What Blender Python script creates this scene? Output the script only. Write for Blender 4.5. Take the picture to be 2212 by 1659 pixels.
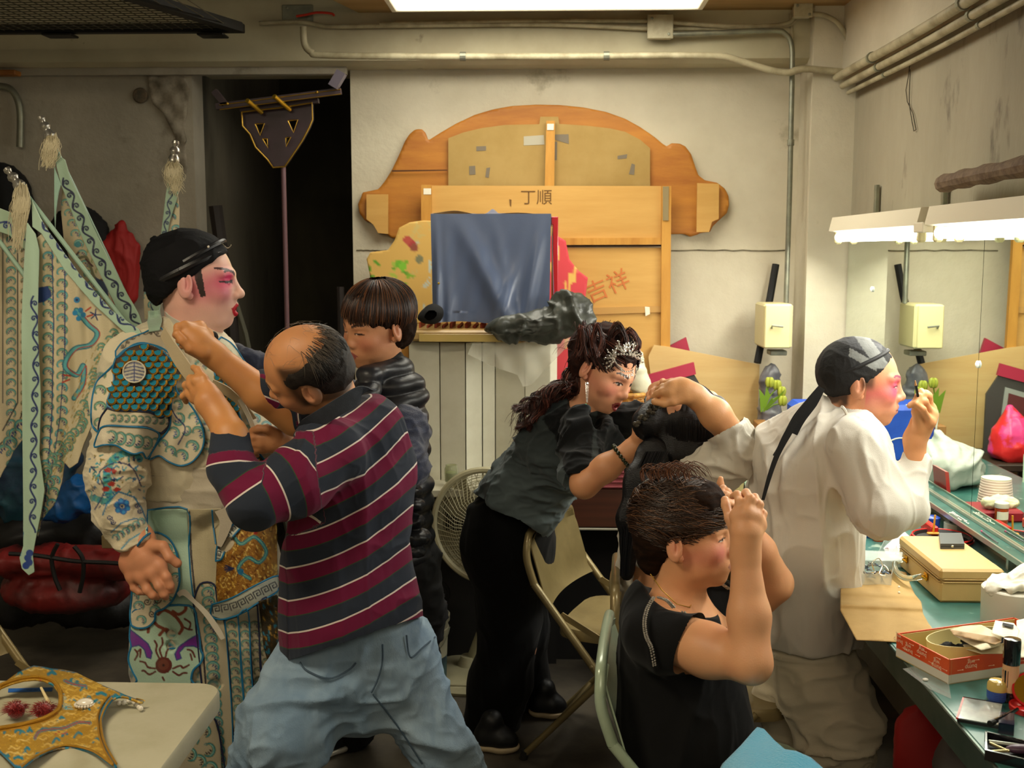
import bpy, math, random
import numpy as np
random.seed(7); np.random.seed(7)
for _o in list(bpy.data.objects): bpy.data.objects.remove(_o, do_unlink=True)
scn = bpy.context.scene
COL = scn.collection
# camera
FPX = 2400.0; H = 1.65; CX = 1106.0; CY = 829.5
pitch = math.atan(289.5/FPX)
yaw = math.atan(81.0*math.cos(pitch)/FPX)
_fw = np.array([-math.sin(yaw)*math.cos(pitch), math.cos(yaw)*math.cos(pitch), -math.sin(pitch)])
_rt = np.array([math.cos(yaw), math.sin(yaw), 0.0])
_up = np.cross(_rt, _fw)
CAMP = np.array([0.0, 0.0, H])
def A(px, py, Y):
 """world point on the vertical plane y=Y seen at reference pixel (px,py)"""
 d = _fw*FPX + _rt*(px-CX) - _up*(py-CY)
 return CAMP + d*(Y/d[1])
def AA(px, py, Y):
 px = np.asarray(px, float); py = np.asarray(py, float)
 d = _fw[None]*FPX + _rt[None]*(px-CX)[:, None] - _up[None]*(py-CY)[:, None]
 return CAMP[None] + d*(np.asarray(Y, float)/d[:, 1])[:, None]
def FL(px, py, z):
 """world point on the horizontal plane z"""
 d = _fw*FPX + _rt*(px-CX) - _up*(py-CY)
 return CAMP + d*((z-H)/d[2])
def RX(px, py, X):
 d = _fw*FPX + _rt*(px-CX) - _up*(py-CY)
 return CAMP + d*(X/d[0])
def PROJ(V):
 v = V - CAMP[None]
 z = v@_fw
 return CX + FPX*(v@_rt)/z, CY - FPX*(v@_up)/z
def pxm(Y): return FPX/Y
cam_d = bpy.data.cameras.new('camera'); cam = bpy.data.objects.new('camera', cam_d); COL.objects.link(cam)
cam_d.sensor_width = 36.0; cam_d.lens = 36.0*FPX/2212.0
cam.location = CAMP
cam.rotation_euler = (math.pi/2 - pitch, 0, yaw)
cam_d.dof.use_dof = True; cam_d.dof.focus_distance = 2.75; cam_d.dof.aperture_fstop = 8.0
cam_d.clip_start = 0.05
scn.camera = cam
scn.view_settings.view_transform = 'Standard'; scn.view_settings.look = 'None'
scn.view_settings.gamma = 1.0; scn.view_settings.use_curve_mapping = False
scn.view_settings.exposure = 0.0
w = bpy.data.worlds.new('world'); scn.world = w; w.use_nodes = True
w.node_tree.nodes['Background'].inputs[0].default_value = (1.0, 0.86, 0.66, 1)
w.node_tree.nodes['Background'].inputs[1].default_value = 0.085
def area(name, loc, size, power, col, rot=(0, 0, 0)):
 l = bpy.data.lights.new(name, 'AREA'); l.shape = 'RECTANGLE'; l.size = size[0]; l.size_y = size[1]
 l.energy = power; l.color = col
 o = bpy.data.objects.new(name, l); COL.objects.link(o); o.location = loc; o.rotation_euler = rot
 return o
WARM = (1.0, 0.86, 0.62)
# ceiling fluorescent in view, then unseen fill lights added above and behind the camera
area('ceiling_and_fill_light', (0.03, 4.05, 2.62), (1.2, 0.9), 38, WARM)
area('ceiling_and_fill_light', (-0.1, 1.5, 2.7), (1.3, 0.5), 62, WARM)
area('ceiling_and_fill_light', (-1.2, 1.3, 2.7), (1.3, 0.5), 62, WARM)  # key light added to brighten the figures at left
area('ceiling_and_fill_light', (0.3, -0.9, 2.6), (2.2, 1.2), 40, WARM, (math.radians(35), 0, 0))
# vanity tubes on the right wall
area('vanity_tube_light', (1.05, 3.95, 1.655), (0.12, 1.15), 13, (1.0, 0.97, 0.86), (0, math.radians(28), 0))
area('vanity_tube_light', (1.05, 2.75, 1.665), (0.12, 1.15), 12, (1.0, 0.97, 0.86), (0, math.radians(28), 0))
# materials
def C(h, g=1.0):
 """sRGB hex -> linear tuple"""
 h = h.lstrip('#'); v = [int(h[i:i+2], 16)/255 for i in (0, 2, 4)]
 return tuple((((c+0.055)/1.055)**2.4 if c > 0.04045 else c/12.92)*g for c in v)
MATS = {}
def mat(name, col='#888888', rough=0.6, metal=0.0, col2=None, scale=8.0, detail=5.0, mixlo=0.4, mixhi=0.65,
  bump=0.0, bscale=60.0, stretch=None, sheen=0.0, coat=0.0, trans=0.0, alpha=1.0, vcol=False, emit=0.0,
  spec=0.5, sss=0.0, ior=1.45, col3=None, scale3=2.0, lo3=0.55, hi3=0.62, vrough=False, bdist=0.004):
 if name in MATS: return MATS[name]
 m = bpy.data.materials.new(name); m.use_nodes = True; MATS[name] = m
 nt = m.node_tree; N = nt.nodes; L = nt.links; b = N['Principled BSDF']
 c1 = C(col) if isinstance(col, str) else col
 b.inputs['Base Color'].default_value = (*c1, 1)
 b.inputs['Roughness'].default_value = rough; b.inputs['Metallic'].default_value = metal
 b.inputs['Specular IOR Level'].default_value = spec; b.inputs['IOR'].default_value = ior
 b.inputs['Sheen Weight'].default_value = sheen; b.inputs['Coat Weight'].default_value = coat
 b.inputs['Transmission Weight'].default_value = trans; b.inputs['Alpha'].default_value = alpha
 if sss: b.inputs['Subsurface Weight'].default_value = sss; b.inputs['Subsurface Radius'].default_value = (0.012, 0.005, 0.003); b.inputs['Subsurface Scale'].default_value = 0.6
 tc = N.new('ShaderNodeTexCoord'); mp = N.new('ShaderNodeMapping'); L.new(tc.outputs['Object'], mp.inputs[0])
 if stretch: mp.inputs['Scale'].default_value = stretch
 src = None
 if vcol:
  a = N.new('ShaderNodeVertexColor'); a.layer_name = 'Col'; src = a.outputs[0]
 def noise(sc, det):
  n = N.new('ShaderNodeTexNoise'); n.inputs['Scale'].default_value = sc; n.inputs['Detail'].default_value = det
  n.inputs['Roughness'].default_value = 0.62; L.new(mp.outputs[0], n.inputs['Vector']); return n
 def mixc(fac, a, c, mode='MIX'):
  mx = N.new('ShaderNodeMix'); mx.data_type = 'RGBA'; mx.blend_type = mode
  L.new(fac, mx.inputs[0])
  if isinstance(a, tuple): mx.inputs[6].default_value = (*a, 1)
  else: L.new(a, mx.inputs[6])
  mx.inputs[7].default_value = (*c, 1); return mx.outputs[2]
 def ramp(o, lo, hi):
  r = N.new('ShaderNodeMapRange'); r.inputs[1].default_value = lo; r.inputs[2].default_value = hi
  L.new(o, r.inputs[0]); return r.outputs[0]
 if col2:
  n = noise(scale, detail); c2 = C(col2) if isinstance(col2, str) else col2
  src = mixc(ramp(n.outputs[0], mixlo, mixhi), src if src else c1, c2)
 if col3:
  n = noise(scale3, 8.0); src = mixc(ramp(n.outputs[0], lo3, hi3), src if src else c1, C(col3))
 if src is not None: L.new(src, b.inputs['Base Color'])
 if bump:
  n = noise(bscale, 6.0); bp = N.new('ShaderNodeBump'); bp.inputs['Strength'].default_value = bump
  bp.inputs['Distance'].default_value = bdist; L.new(n.outputs[0], bp.inputs['Height']); L.new(bp.outputs[0], b.inputs['Normal'])
 if emit:
  b.inputs['Emission Color'].default_value = (*c1, 1); b.inputs['Emission Strength'].default_value = emit
 return m
# objects
ORG = {}
def mk(name, V, F, m, parent=None, smooth=False, col=None, origin=None, mats=None, fmat=None):
 V = np.asarray(V, dtype=np.float64).reshape(-1, 3)
 if origin is None:
  mn, mx = V.min(0), V.max(0); origin = np.array([(mn[0]+mx[0])/2, (mn[1]+mx[1])/2, mn[2]])
 origin = np.asarray(origin, float)
 me = bpy.data.meshes.new(name)
 W = (V-origin).astype(np.float32)
 if isinstance(F, np.ndarray):
  n, k = F.shape
  me.vertices.add(len(W)); me.vertices.foreach_set('co', W.ravel())
  me.loops.add(n*k); me.loops.foreach_set('vertex_index', F.astype(np.int32).ravel())
  me.polygons.add(n); me.polygons.foreach_set('loop_start', np.arange(0, n*k, k, dtype=np.int32))
  me.polygons.foreach_set('loop_total', np.full(n, k, dtype=np.int32))
  me.update(calc_edges=True)
 else:
  me.from_pydata(W.tolist(), [], [list(f) for f in F]); me.update()
 me.validate()
 if smooth: me.polygons.foreach_set('use_smooth', np.ones(len(me.polygons), dtype=bool))
 me.materials.append(m)
 if mats:
  for q in mats: me.materials.append(q)
  me.polygons.foreach_set('material_index', np.asarray(fmat, dtype=np.int32))
 if col is not None:
  ca = me.color_attributes.new('Col', 'FLOAT_COLOR', 'POINT')
  c4 = np.ones((len(V), 4), np.float32); c4[:, :3] = col; ca.data.foreach_set('color', c4.ravel())
 o = bpy.data.objects.new(name, me); COL.objects.link(o)
 if parent is not None:
  o.parent = parent; o.location = origin - ORG[parent.name]
 else: o.location = origin
 ORG[o.name] = origin
 return o
def thing(name, label, cat, loc, group=None):
 o = bpy.data.objects.new(name, None); COL.objects.link(o); o.location = loc; o.empty_display_size = 0.05
 ORG[o.name] = np.asarray(loc, float); o['label'] = label; o['category'] = cat
 if group: o['group'] = group
 return o
def tag(o, label, cat, group=None, kind=None):
 o['label'] = label; o['category'] = cat
 if group: o['group'] = group
 if kind: o['kind'] = kind
 return o
def struct(o):
 o['kind'] = 'structure'; return o
class G:
 """collects shapes into one mesh"""
 def __init__(s): s.V = []; s.F = []; s.n = 0; s.c = []; s.cc = None
 def add(s, V, F):
  V = np.asarray(V, float).reshape(-1, 3)
  s.V.append(V); s.F += [[int(i)+s.n for i in f] for f in F]; s.n += len(V)
  s.c.append(np.tile(np.array(s.cc if s.cc is not None else (1, 1, 1), float), (len(V), 1)))
  return s
 def box(s, a, b):
  (x0, y0, z0), (x1, y1, z1) = np.minimum(a, b), np.maximum(a, b)
  return s.add([(x0, y0, z0), (x1, y0, z0), (x1, y1, z0), (x0, y1, z0), (x0, y0, z1), (x1, y0, z1), (x1, y1, z1), (x0, y1, z1)],
      [(3, 2, 1, 0), (4, 5, 6, 7), (0, 1, 5, 4), (1, 2, 6, 5), (2, 3, 7, 6), (3, 0, 4, 7)])
 def bbox(s, a, b, bev=0.004):
  """bevelled box"""
  a, b = np.minimum(a, b), np.maximum(a, b); c = (a+b)/2; h = (b-a)/2
  bev = min(bev, h.min()*0.9); P = []; idx = {}
  for sx in (-1, 1):
   for sy in (-1, 1):
    for sz in (-1, 1):
     for ax in range(3):
      v = np.array([sx, sy, sz])*h; v2 = v.copy()
      for q in range(3):
       if q != ax: v2[q] -= np.sign(v2[q])*bev
      idx[(sx, sy, sz, ax)] = len(P); P.append(c+v2)
  F = []
  for ax in range(3):
   o1, o2 = [q for q in range(3) if q != ax]
   for sg in (-1, 1):
    f = []
    for (u, v) in ((-1, -1), (1, -1), (1, 1), (-1, 1)):
     t = [0, 0, 0]; t[ax] = sg; t[o1] = u; t[o2] = v; f.append(idx[(*t, ax)])
    F.append(f)
   for u in (-1, 1):
    for v in (-1, 1):
     t = [0, 0, 0]; t[o1] = u; t[o2] = v
     t[ax] = -1; p = tuple(t); t[ax] = 1; q = tuple(t)
     F.append([idx[(*p, o1)], idx[(*p, o2)], idx[(*q, o2)], idx[(*q, o1)]])
  for sx in (-1, 1):
   for sy in (-1, 1):
    for sz in (-1, 1): F.append([idx[(sx, sy, sz, q)] for q in range(3)])
  return s.add(P, F)
 def tube(s, pts, r, n=8, closed=False, caps=True):
  pts = np.asarray(pts, float); k = len(pts)
  r = np.full(k, r) if np.isscalar(r) else np.asarray(r, float)
  T = np.gradient(pts, axis=0)
  if closed: T = np.roll(pts, -1, 0)-np.roll(pts, 1, 0)
  T /= np.linalg.norm(T, axis=1)[:, None]+1e-12
  up = np.array([0, 0, 1.0]) if abs(T[0][2]) < 0.9 else np.array([0, 1.0, 0])
  u = np.cross(T[0], up); u /= np.linalg.norm(u); V = []
  for i in range(k):
   u = u - T[i]*(u@T[i]); u /= np.linalg.norm(u)+1e-12; v = np.cross(T[i], u)
   a = np.arange(n)*2*math.pi/n
   V.append(pts[i]+r[i]*(np.cos(a)[:, None]*u+np.sin(a)[:, None]*v))
  F = []
  for i in range(k if closed else k-1):
   j = (i+1) % k
   for q in range(n): F.append((i*n+q, i*n+(q+1) % n, j*n+(q+1) % n, j*n+q))
  if caps and not closed: F.append(list(range(n))[::-1]); F.append([(k-1)*n+q for q in range(n)])
  return s.add(np.concatenate(V), F)
 def lathe(s, c, prof, n=24, axis=(0, 0, 1)):
  """prof: [(radius, height)...] around axis from point c"""
  ax = np.array(axis, float); ax /= np.linalg.norm(ax)
  u = np.cross(ax, [0, 1.0, 0.1]); u /= np.linalg.norm(u); v = np.cross(ax, u)
  a = np.arange(n)*2*math.pi/n; ring = np.cos(a)[:, None]*u+np.sin(a)[:, None]*v
  V = [np.asarray(c, float)+ax*h+ring*max(r, 1e-5) for r, h in prof]; F = []
  for i in range(len(prof)-1):
   for q in range(n): F.append((i*n+q, i*n+(q+1) % n, (i+1)*n+(q+1) % n, (i+1)*n+q))
  F.append(list(range(n))[::-1]); F.append([(len(prof)-1)*n+q for q in range(n)])
  return s.add(np.concatenate(V), F)
 def prism(s, P, d):
  """polygon P (3-D points) extruded by vector d"""
  P = np.asarray(P, float); n = len(P); d = np.asarray(d, float)
  F = [list(range(n)), [n+i for i in range(n)][::-1]]
  F += [(i, i+n, (i+1) % n+n, (i+1) % n) for i in range(n)]
  return s.add(np.concatenate([P, P+d]), F)
 def ball(s, c, r, n=12, m=8, R=None):
  r = np.array([r]*3 if np.isscalar(r) else r, float); V = []; F = []
  for i in range(m+1):
   t = math.pi*i/m
   for q in range(n):
    p = 2*math.pi*q/n; V.append((math.sin(t)*math.cos(p), math.sin(t)*math.sin(p), math.cos(t)))
  V = np.array(V)*r
  if R is not None: V = V@np.asarray(R).T
  for i in range(m):
   for q in range(n): F.append((i*n+q, (i+1)*n+q, (i+1)*n+(q+1) % n, i*n+(q+1) % n))
  return s.add(V+np.asarray(c), F)
 def mk(s, name, m, parent=None, smooth=False, origin=None):
  col = np.concatenate(s.c) if s.cc is not None else None
  return mk(name, np.concatenate(s.V), s.F, m, parent, smooth, col, origin)
def sm(o, ang=35):
 """smooth by angle"""
 o.data.polygons.foreach_set('use_smooth', np.ones(len(o.data.polygons), dtype=bool))
 try: o.data.set_sharp_from_angle(angle=math.radians(ang))
 except Exception: pass
 return o
def bez(pts, n=8):
 """Catmull-Rom through points"""
 P = np.asarray(pts, float); out = []
 for i in range(len(P)-1):
  p0 = P[max(i-1, 0)]; p1 = P[i]; p2 = P[i+1]; p3 = P[min(i+2, len(P)-1)]
  for t in np.linspace(0, 1, n, endpoint=False):
   out.append(0.5*((2*p1)+(-p0+p2)*t+(2*p0-5*p1+4*p2-p3)*t*t+(-p0+3*p1-3*p2+p3)*t**3))
 out.append(P[-1]); return np.array(out)
def pl(pts, Y, n=0):
 """polyline of pixels (px,py[,dY]) at depth Y -> world"""
 P = np.array([A(p[0], p[1], Y+(p[2] if len(p) > 2 else 0)) for p in pts])
 return bez(P, n) if n else P
# noise
_T = np.random.rand(32, 32, 32).astype(np.float32)
def vn(P, f):
 """value noise in -1..1"""
 q = P*f; i = np.floor(q).astype(int); t = q-i; t = t*t*(3-2*t); i &= 31; j = (i+1) & 31
 def g(a, b, c): return _T[a[:, 0], b[:, 1], c[:, 2]]
 x, y, z = t[:, 0], t[:, 1], t[:, 2]
 c00 = g(i, i, i)*(1-x)+g(j, i, i)*x; c10 = g(i, j, i)*(1-x)+g(j, j, i)*x
 c01 = g(i, i, j)*(1-x)+g(j, i, j)*x; c11 = g(i, j, j)*(1-x)+g(j, j, j)*x
 return ((c00*(1-y)+c10*y)*(1-z)+(c01*(1-y)+c11*y)*z)*2-1
# implicit modelling
class S:
 def __init__(s): s.p = []
 def cap(s, a, b, ra, rb=None, k=0.012, flat=None, fac=1.0, sub=False):
  s.p.append(('c', np.array(a, float), np.array(b, float), ra, ra if rb is None else rb, k, None if flat is None else np.array(flat, float)/np.linalg.norm(flat), fac, sub)); return s
 def ell(s, c, r, R=None, k=0.012, sub=False):
  s.p.append(('e', np.array(c, float), np.array(r, float), np.eye(3) if R is None else np.array(R), k, sub)); return s
 def cut(s, pt, n):
  """keep only the side the normal points away from"""
  n = np.array(n, float); s.p.append(('h', np.array(pt, float), n/np.linalg.norm(n))); return s
 def chain(s, pts, rs, k=0.012, flat=None, fac=1.0):
  for i in range(len(pts)-1): s.cap(pts[i], pts[i+1], rs[i], rs[i+1], k, flat, fac)
  return s
 def bounds(s):
  lo = []; hi = []
  for q in s.p:
   if q[0] == 'c' and not q[8]:
    r = max(q[3], q[4])+0.01; lo.append(np.minimum(q[1], q[2])-r); hi.append(np.maximum(q[1], q[2])+r)
   elif q[0] == 'e' and not q[5]:
    e = np.sqrt(((q[3]**2)*(q[2]**2)[None, :]).sum(1))+0.01; lo.append(q[1]-e); hi.append(q[1]+e)
  return np.min(lo, 0), np.max(hi, 0)
 def mesh(s, res=0.006, box=None, smooth=1):
  lo, hi = s.bounds()
  if box is not None: lo = np.maximum(lo, box[0]); hi = np.minimum(hi, box[1])
  n = np.ceil((hi-lo)/res).astype(int)+2; ax = [lo[i]+np.arange(n[i])*res for i in range(3)]
  D = np.full(n, 0.05, np.float32)
  for q in s.p:
   if q[0] == 'h':
    g = (ax[0][:, None, None]-q[1][0])*q[2][0]+(ax[1][None, :, None]-q[1][1])*q[2][1]+(ax[2][None, None, :]-q[1][2])*q[2][2]
    np.maximum(D, g.astype(np.float32), out=D); continue
   if q[0] == 'c':
    _, a, b, ra, rb, k, fl, fac, sub = q; m = max(ra, rb)+k+0.03
    l = np.minimum(a, b)-m; h = np.maximum(a, b)+m
   else:
    _, c, r, R, k, sub = q; m = k+0.03; e = np.sqrt(((R**2)*(r**2)[None, :]).sum(1))+m; l = c-e; h = c+e
   i0 = np.clip(np.floor((l-lo)/res).astype(int), 0, n); i1 = np.clip(np.ceil((h-lo)/res).astype(int)+1, 0, n)
   if (i1 <= i0).any(): continue
   sl = tuple(slice(i0[t], i1[t]) for t in range(3))
   x = ax[0][sl[0]][:, None, None]; y = ax[1][sl[1]][None, :, None]; z = ax[2][sl[2]][None, None, :]
   if q[0] == 'c':
    ba = b-a; L2 = max(ba@ba, 1e-12)
    px, py, pz = x-a[0], y-a[1], z-a[2]
    t = np.clip((px*ba[0]+py*ba[1]+pz*ba[2])/L2, 0, 1)
    rx, ry, rz = px-t*ba[0], py-t*ba[1], pz-t*ba[2]
    dd = rx*rx+ry*ry+rz*rz
    if fl is not None:
     dn = rx*fl[0]+ry*fl[1]+rz*fl[2]; dd = dd+(1/fac**2-1)*dn*dn
    g = np.sqrt(dd)-(ra+t*(rb-ra))
   else:
    px, py, pz = x-c[0], y-c[1], z-c[2]
    u = px*R[0, 0]+py*R[1, 0]+pz*R[2, 0]; v = px*R[0, 1]+py*R[1, 1]+pz*R[2, 1]; w_ = px*R[0, 2]+py*R[1, 2]+pz*R[2, 2]
    k0 = np.sqrt((u/r[0])**2+(v/r[1])**2+(w_/r[2])**2); k1 = np.sqrt((u/r[0]**2)**2+(v/r[1]**2)**2+(w_/r[2]**2)**2)+1e-9
    g = k0*(k0-1)/k1
   g = g.astype(np.float32); d = D[sl]
   if sub:
    g = -g; hh = np.maximum(k-np.abs(d-g), 0)/max(k, 1e-6); D[sl] = np.maximum(d, g)+hh*hh*k/4
   else:
    hh = np.maximum(k-np.abs(d-g), 0)/max(k, 1e-6); D[sl] = np.minimum(d, g)-hh*hh*k/4
  return nets(D, lo, res, smooth)
def nets(D, lo, res, smooth=1):
 s_ = D < 0
 def cn(a, i, j, k): return a[i:a.shape[0]-1+i, j:a.shape[1]-1+j, k:a.shape[2]-1+k]
 cnt = sum(cn(s_, i, j, k).astype(np.int8) for i in (0, 1) for j in (0, 1) for k in (0, 1))
 act = (cnt > 0) & (cnt < 8); I = np.argwhere(act)
 idx = np.full(act.shape, -1, np.int32); idx[act] = np.arange(len(I))
 co = [(i, j, k) for i in (0, 1) for j in (0, 1) for k in (0, 1)]
 val = np.stack([D[I[:, 0]+c[0], I[:, 1]+c[1], I[:, 2]+c[2]] for c in co], 1)
 acc = np.zeros((len(I), 3)); num = np.zeros(len(I))
 for a in range(8):
  for b in range(a+1, 8):
   df = np.array(co[b])-np.array(co[a])
   if np.abs(df).sum() != 1: continue
   m = (val[:, a] < 0) != (val[:, b] < 0)
   t = val[m, a]/(val[m, a]-val[m, b])
   acc[m] += np.array(co[a])+t[:, None]*df; num[m] += 1
 V = lo+(I+acc/num[:, None])*res
 F = []
 for axn in range(3):
  a = [slice(None)]*3; b = [slice(None)]*3; a[axn] = slice(0, -1); b[axn] = slice(1, None)
  s0 = s_[tuple(a)]; s1 = s_[tuple(b)]
  o1, o2 = (axn+1) % 3, (axn+2) % 3
  E = np.argwhere(s0 != s1)
  E = E[(E[:, o1] > 0) & (E[:, o2] > 0) & (E[:, o1] < D.shape[o1]-1) & (E[:, o2] < D.shape[o2]-1)]
  if len(E) == 0: continue
  def gi(d1, d2):
   q = E.copy(); q[:, o1] -= d1; q[:, o2] -= d2; return idx[q[:, 0], q[:, 1], q[:, 2]]
  Q = np.stack([gi(1, 1), gi(0, 1), gi(0, 0), gi(1, 0)], 1)
  fl = ~s0[E[:, 0], E[:, 1], E[:, 2]]; Q[fl] = Q[fl][:, ::-1]; F.append(Q)
 F = np.concatenate(F); F = F[(F >= 0).all(1)]
 for _ in range(smooth): V = lap(V, F, 0.5)
 return V, F
def lap(V, F, w_=0.5):
 n = len(V); S_ = np.zeros((n, 3)); c = np.zeros(n)
 for i in range(4):
  a = F[:, i]; b = F[:, (i+1) % 4]
  for x in range(3):
   S_[:, x] += np.bincount(a, V[b, x], n)+np.bincount(b, V[a, x], n)
  c += np.bincount(a, minlength=n)+np.bincount(b, minlength=n)
 return V*(1-w_)+w_*S_/np.maximum(c, 1)[:, None]
def norms(V, F):
 fn = np.cross(V[F[:, 2]]-V[F[:, 0]], V[F[:, 3]]-V[F[:, 1]]); N_ = np.zeros_like(V)
 for i in range(4):
  for x in range(3): N_[:, x] += np.bincount(F[:, i], fn[:, x], len(V))
 return N_/(np.linalg.norm(N_, axis=1)[:, None]+1e-12)
def folds(V, F, amp=0.004, f=9.0, stretch=(1, 1, 1), ridge=True, seed=0.0, fine=0.3):
 N_ = norms(V, F); P = V*np.array(stretch)+seed*3.7
 P = P+0.04*np.stack([vn(P, 5), vn(P+9, 5), vn(P+5, 5)], 1)
 n = vn(P, f); n2 = vn(P+3.3, f*2.1); n3 = vn(P+7.7, f*4.3)
 rg = lambda q: np.clip(1-2.6*np.abs(q), 0, 1)**1.5*1.5-.45
 d = rg(n)*.75+rg(n2)*fine*1.1+rg(n3)*fine*.35 if ridge else n+fine*n2
 return V+N_*(d*amp)[:, None]
def merge(*vf):
 V = []; F = []; n = 0
 for v, f in vf: V.append(v); F.append(f+n); n += len(v)
 return np.concatenate(V), np.concatenate(F)
def inside(P, x, y):
 """even-odd test, P polygon list of px"""
 P = np.asarray(P, float); r = np.zeros(x.shape, bool); n = len(P)
 for i in range(n):
  x0, y0 = P[i]; x1, y1 = P[(i+1) % n]
  if y0 == y1: continue
  c = ((y0 > y) != (y1 > y)); r ^= c & (x < (x1-x0)*(y-y0)/(y1-y0)+x0)
 return r
def clipm(V, F, phi):
 """keep phi<0, moving the vertices just outside onto the border"""
 ins = phi < 0; keep = ins[F].any(1); F = F[keep]; n = len(V); A_ = np.zeros((n, 3)); c = np.zeros(n)
 for i in range(4):
  for j in (1, 3):
   a = F[:, i]; b = F[:, (i+j) % 4]; m = (~ins[a]) & ins[b]; a, b = a[m], b[m]
   t = phi[a]/(phi[a]-phi[b]); q = V[a]+(V[b]-V[a])*t[:, None]; np.add.at(A_, a, q); np.add.at(c, a, 1)
 m = c > 0; V = V.copy(); V[m] = A_[m]/c[m][:, None]
 ok = ((c > 0) | ins)[F].all(1); return V, F[ok]
class DM:
 """depth of a built surface as seen from the front, for laying cloth on it"""
 def __init__(s, Vs, x0, y0, x1, y1, st=5):
  X, Y = PROJ(Vs); s.x0, s.y0, s.st = x0, y0, st; s.nx = int((x1-x0)/st)+1; s.ny = int((y1-y0)/st)+1
  D = np.full((s.nx, s.ny), 9.0); i = ((X-x0)/st+.5).astype(int); j = ((Y-y0)/st+.5).astype(int); m = (i >= 0) & (j >= 0) & (i < s.nx) & (j < s.ny)
  np.minimum.at(D, (i[m], j[m]), Vs[m, 1])
  for _ in range(60):
   h = D > 8
   if not h.any(): break
   Pd = np.pad(D, 1, mode='edge'); W = np.stack([Pd[1:-1, :-2], Pd[1:-1, 2:], Pd[:-2, 1:-1], Pd[2:, 1:-1]]); v = W < 8; c = v.sum(0); a = (W*v).sum(0)/np.maximum(c, 1); u = h & (c > 0); D[u] = a[u]
  for _ in range(3):
   Pd = np.pad(D, 1, mode='edge'); D = (Pd[1:-1, :-2]+Pd[1:-1, 2:]+Pd[:-2, 1:-1]+Pd[2:, 1:-1]+4*D)/8
  s.D = D
 def __call__(s, X, Y):
  u = np.clip((np.asarray(X, float)-s.x0)/s.st, 0, s.nx-1.001); v = np.clip((np.asarray(Y, float)-s.y0)/s.st, 0, s.ny-1.001); i = u.astype(int); j = v.astype(int); a = u-i; b = v-j
  return s.D[i, j]*(1-a)*(1-b)+s.D[i+1, j]*a*(1-b)+s.D[i, j+1]*(1-a)*b+s.D[i+1, j+1]*a*b
def patch(poly, Yf, step=4.0, thick=0.004, holes=(), mapf=None):
 """sheet with an outline in pixels on the depth surface Yf(px,py), with thickness; returns V,F,(u,v) px coords"""
 P = np.asarray(poly, float); x0, y0 = P.min(0)-step; x1, y1 = P.max(0)+step
 nx = int((x1-x0)/step)+2; ny = int((y1-y0)/step)+2
 gx, gy = np.meshgrid(x0+np.arange(nx)*step, y0+np.arange(ny)*step, indexing='ij')
 cx = gx[:-1, :-1]+step/2; cy = gy[:-1, :-1]+step/2
 m = inside(P, cx, cy)
 for h in holes: m &= ~inside(h, cx, cy)
 cntv = np.zeros(gx.shape, int)
 for i in (0, 1):
  for j in (0, 1): cntv[i:i+nx-1, j:j+ny-1] += m
 used = cntv > 0; bd = used & (cntv < 4)
 X = gx[used].copy(); Yp = gy[used].copy(); b = bd[used]
 bx, by = X[b], Yp[b]; best = np.full(len(bx), 1e9); sx, sy = bx.copy(), by.copy()
 for poly_ in [P]+[np.asarray(h, float) for h in holes]:
  for i in range(len(poly_)):
   a = poly_[i]; d = poly_[(i+1) % len(poly_)]-a; L2 = d@d+1e-9
   t = np.clip(((bx-a[0])*d[0]+(by-a[1])*d[1])/L2, 0, 1); qx, qy = a[0]+t*d[0], a[1]+t*d[1]
   ds = (qx-bx)**2+(qy-by)**2; u = ds < best; best[u] = ds[u]; sx[u] = qx[u]; sy[u] = qy[u]
 ok = best < (1.3*step)**2; bx[ok] = sx[ok]; by[ok] = sy[ok]; X[b] = bx; Yp[b] = by
 idx = np.full(gx.shape, -1); idx[used] = np.arange(used.sum())
 q = np.argwhere(m); f = np.stack([idx[q[:, 0], q[:, 1]], idx[q[:, 0], q[:, 1]+1], idx[q[:, 0]+1, q[:, 1]+1], idx[q[:, 0]+1, q[:, 1]]], 1)
 if mapf is not None: V = mapf(X, Yp)
 else: V = AA(X, Yp, Yf(X, Yp) if callable(Yf) else np.full(len(X), float(Yf)))
 n = len(V)
 if thick:
  N_ = norms(V, f); N_[(N_*(V-CAMP)).sum(1) > 0] *= -1
  V2 = V-N_*thick
  e = {}
  E = np.concatenate([f[:, [i, (i+1) % 4]] for i in range(4)]); key = np.sort(E, 1); kk = key[:, 0]*10**7+key[:, 1]
  u, inv, c = np.unique(kk, return_inverse=True, return_counts=True); be = E[c[inv] == 1]
  side = np.stack([be[:, 1], be[:, 0], be[:, 0]+n, be[:, 1]+n], 1)
  V = np.concatenate([V, V2]); f = np.concatenate([f, f[:, ::-1]+n, side]); X = np.tile(X, 2); Yp = np.tile(Yp, 2)
 return V, f, X, Yp
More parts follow.
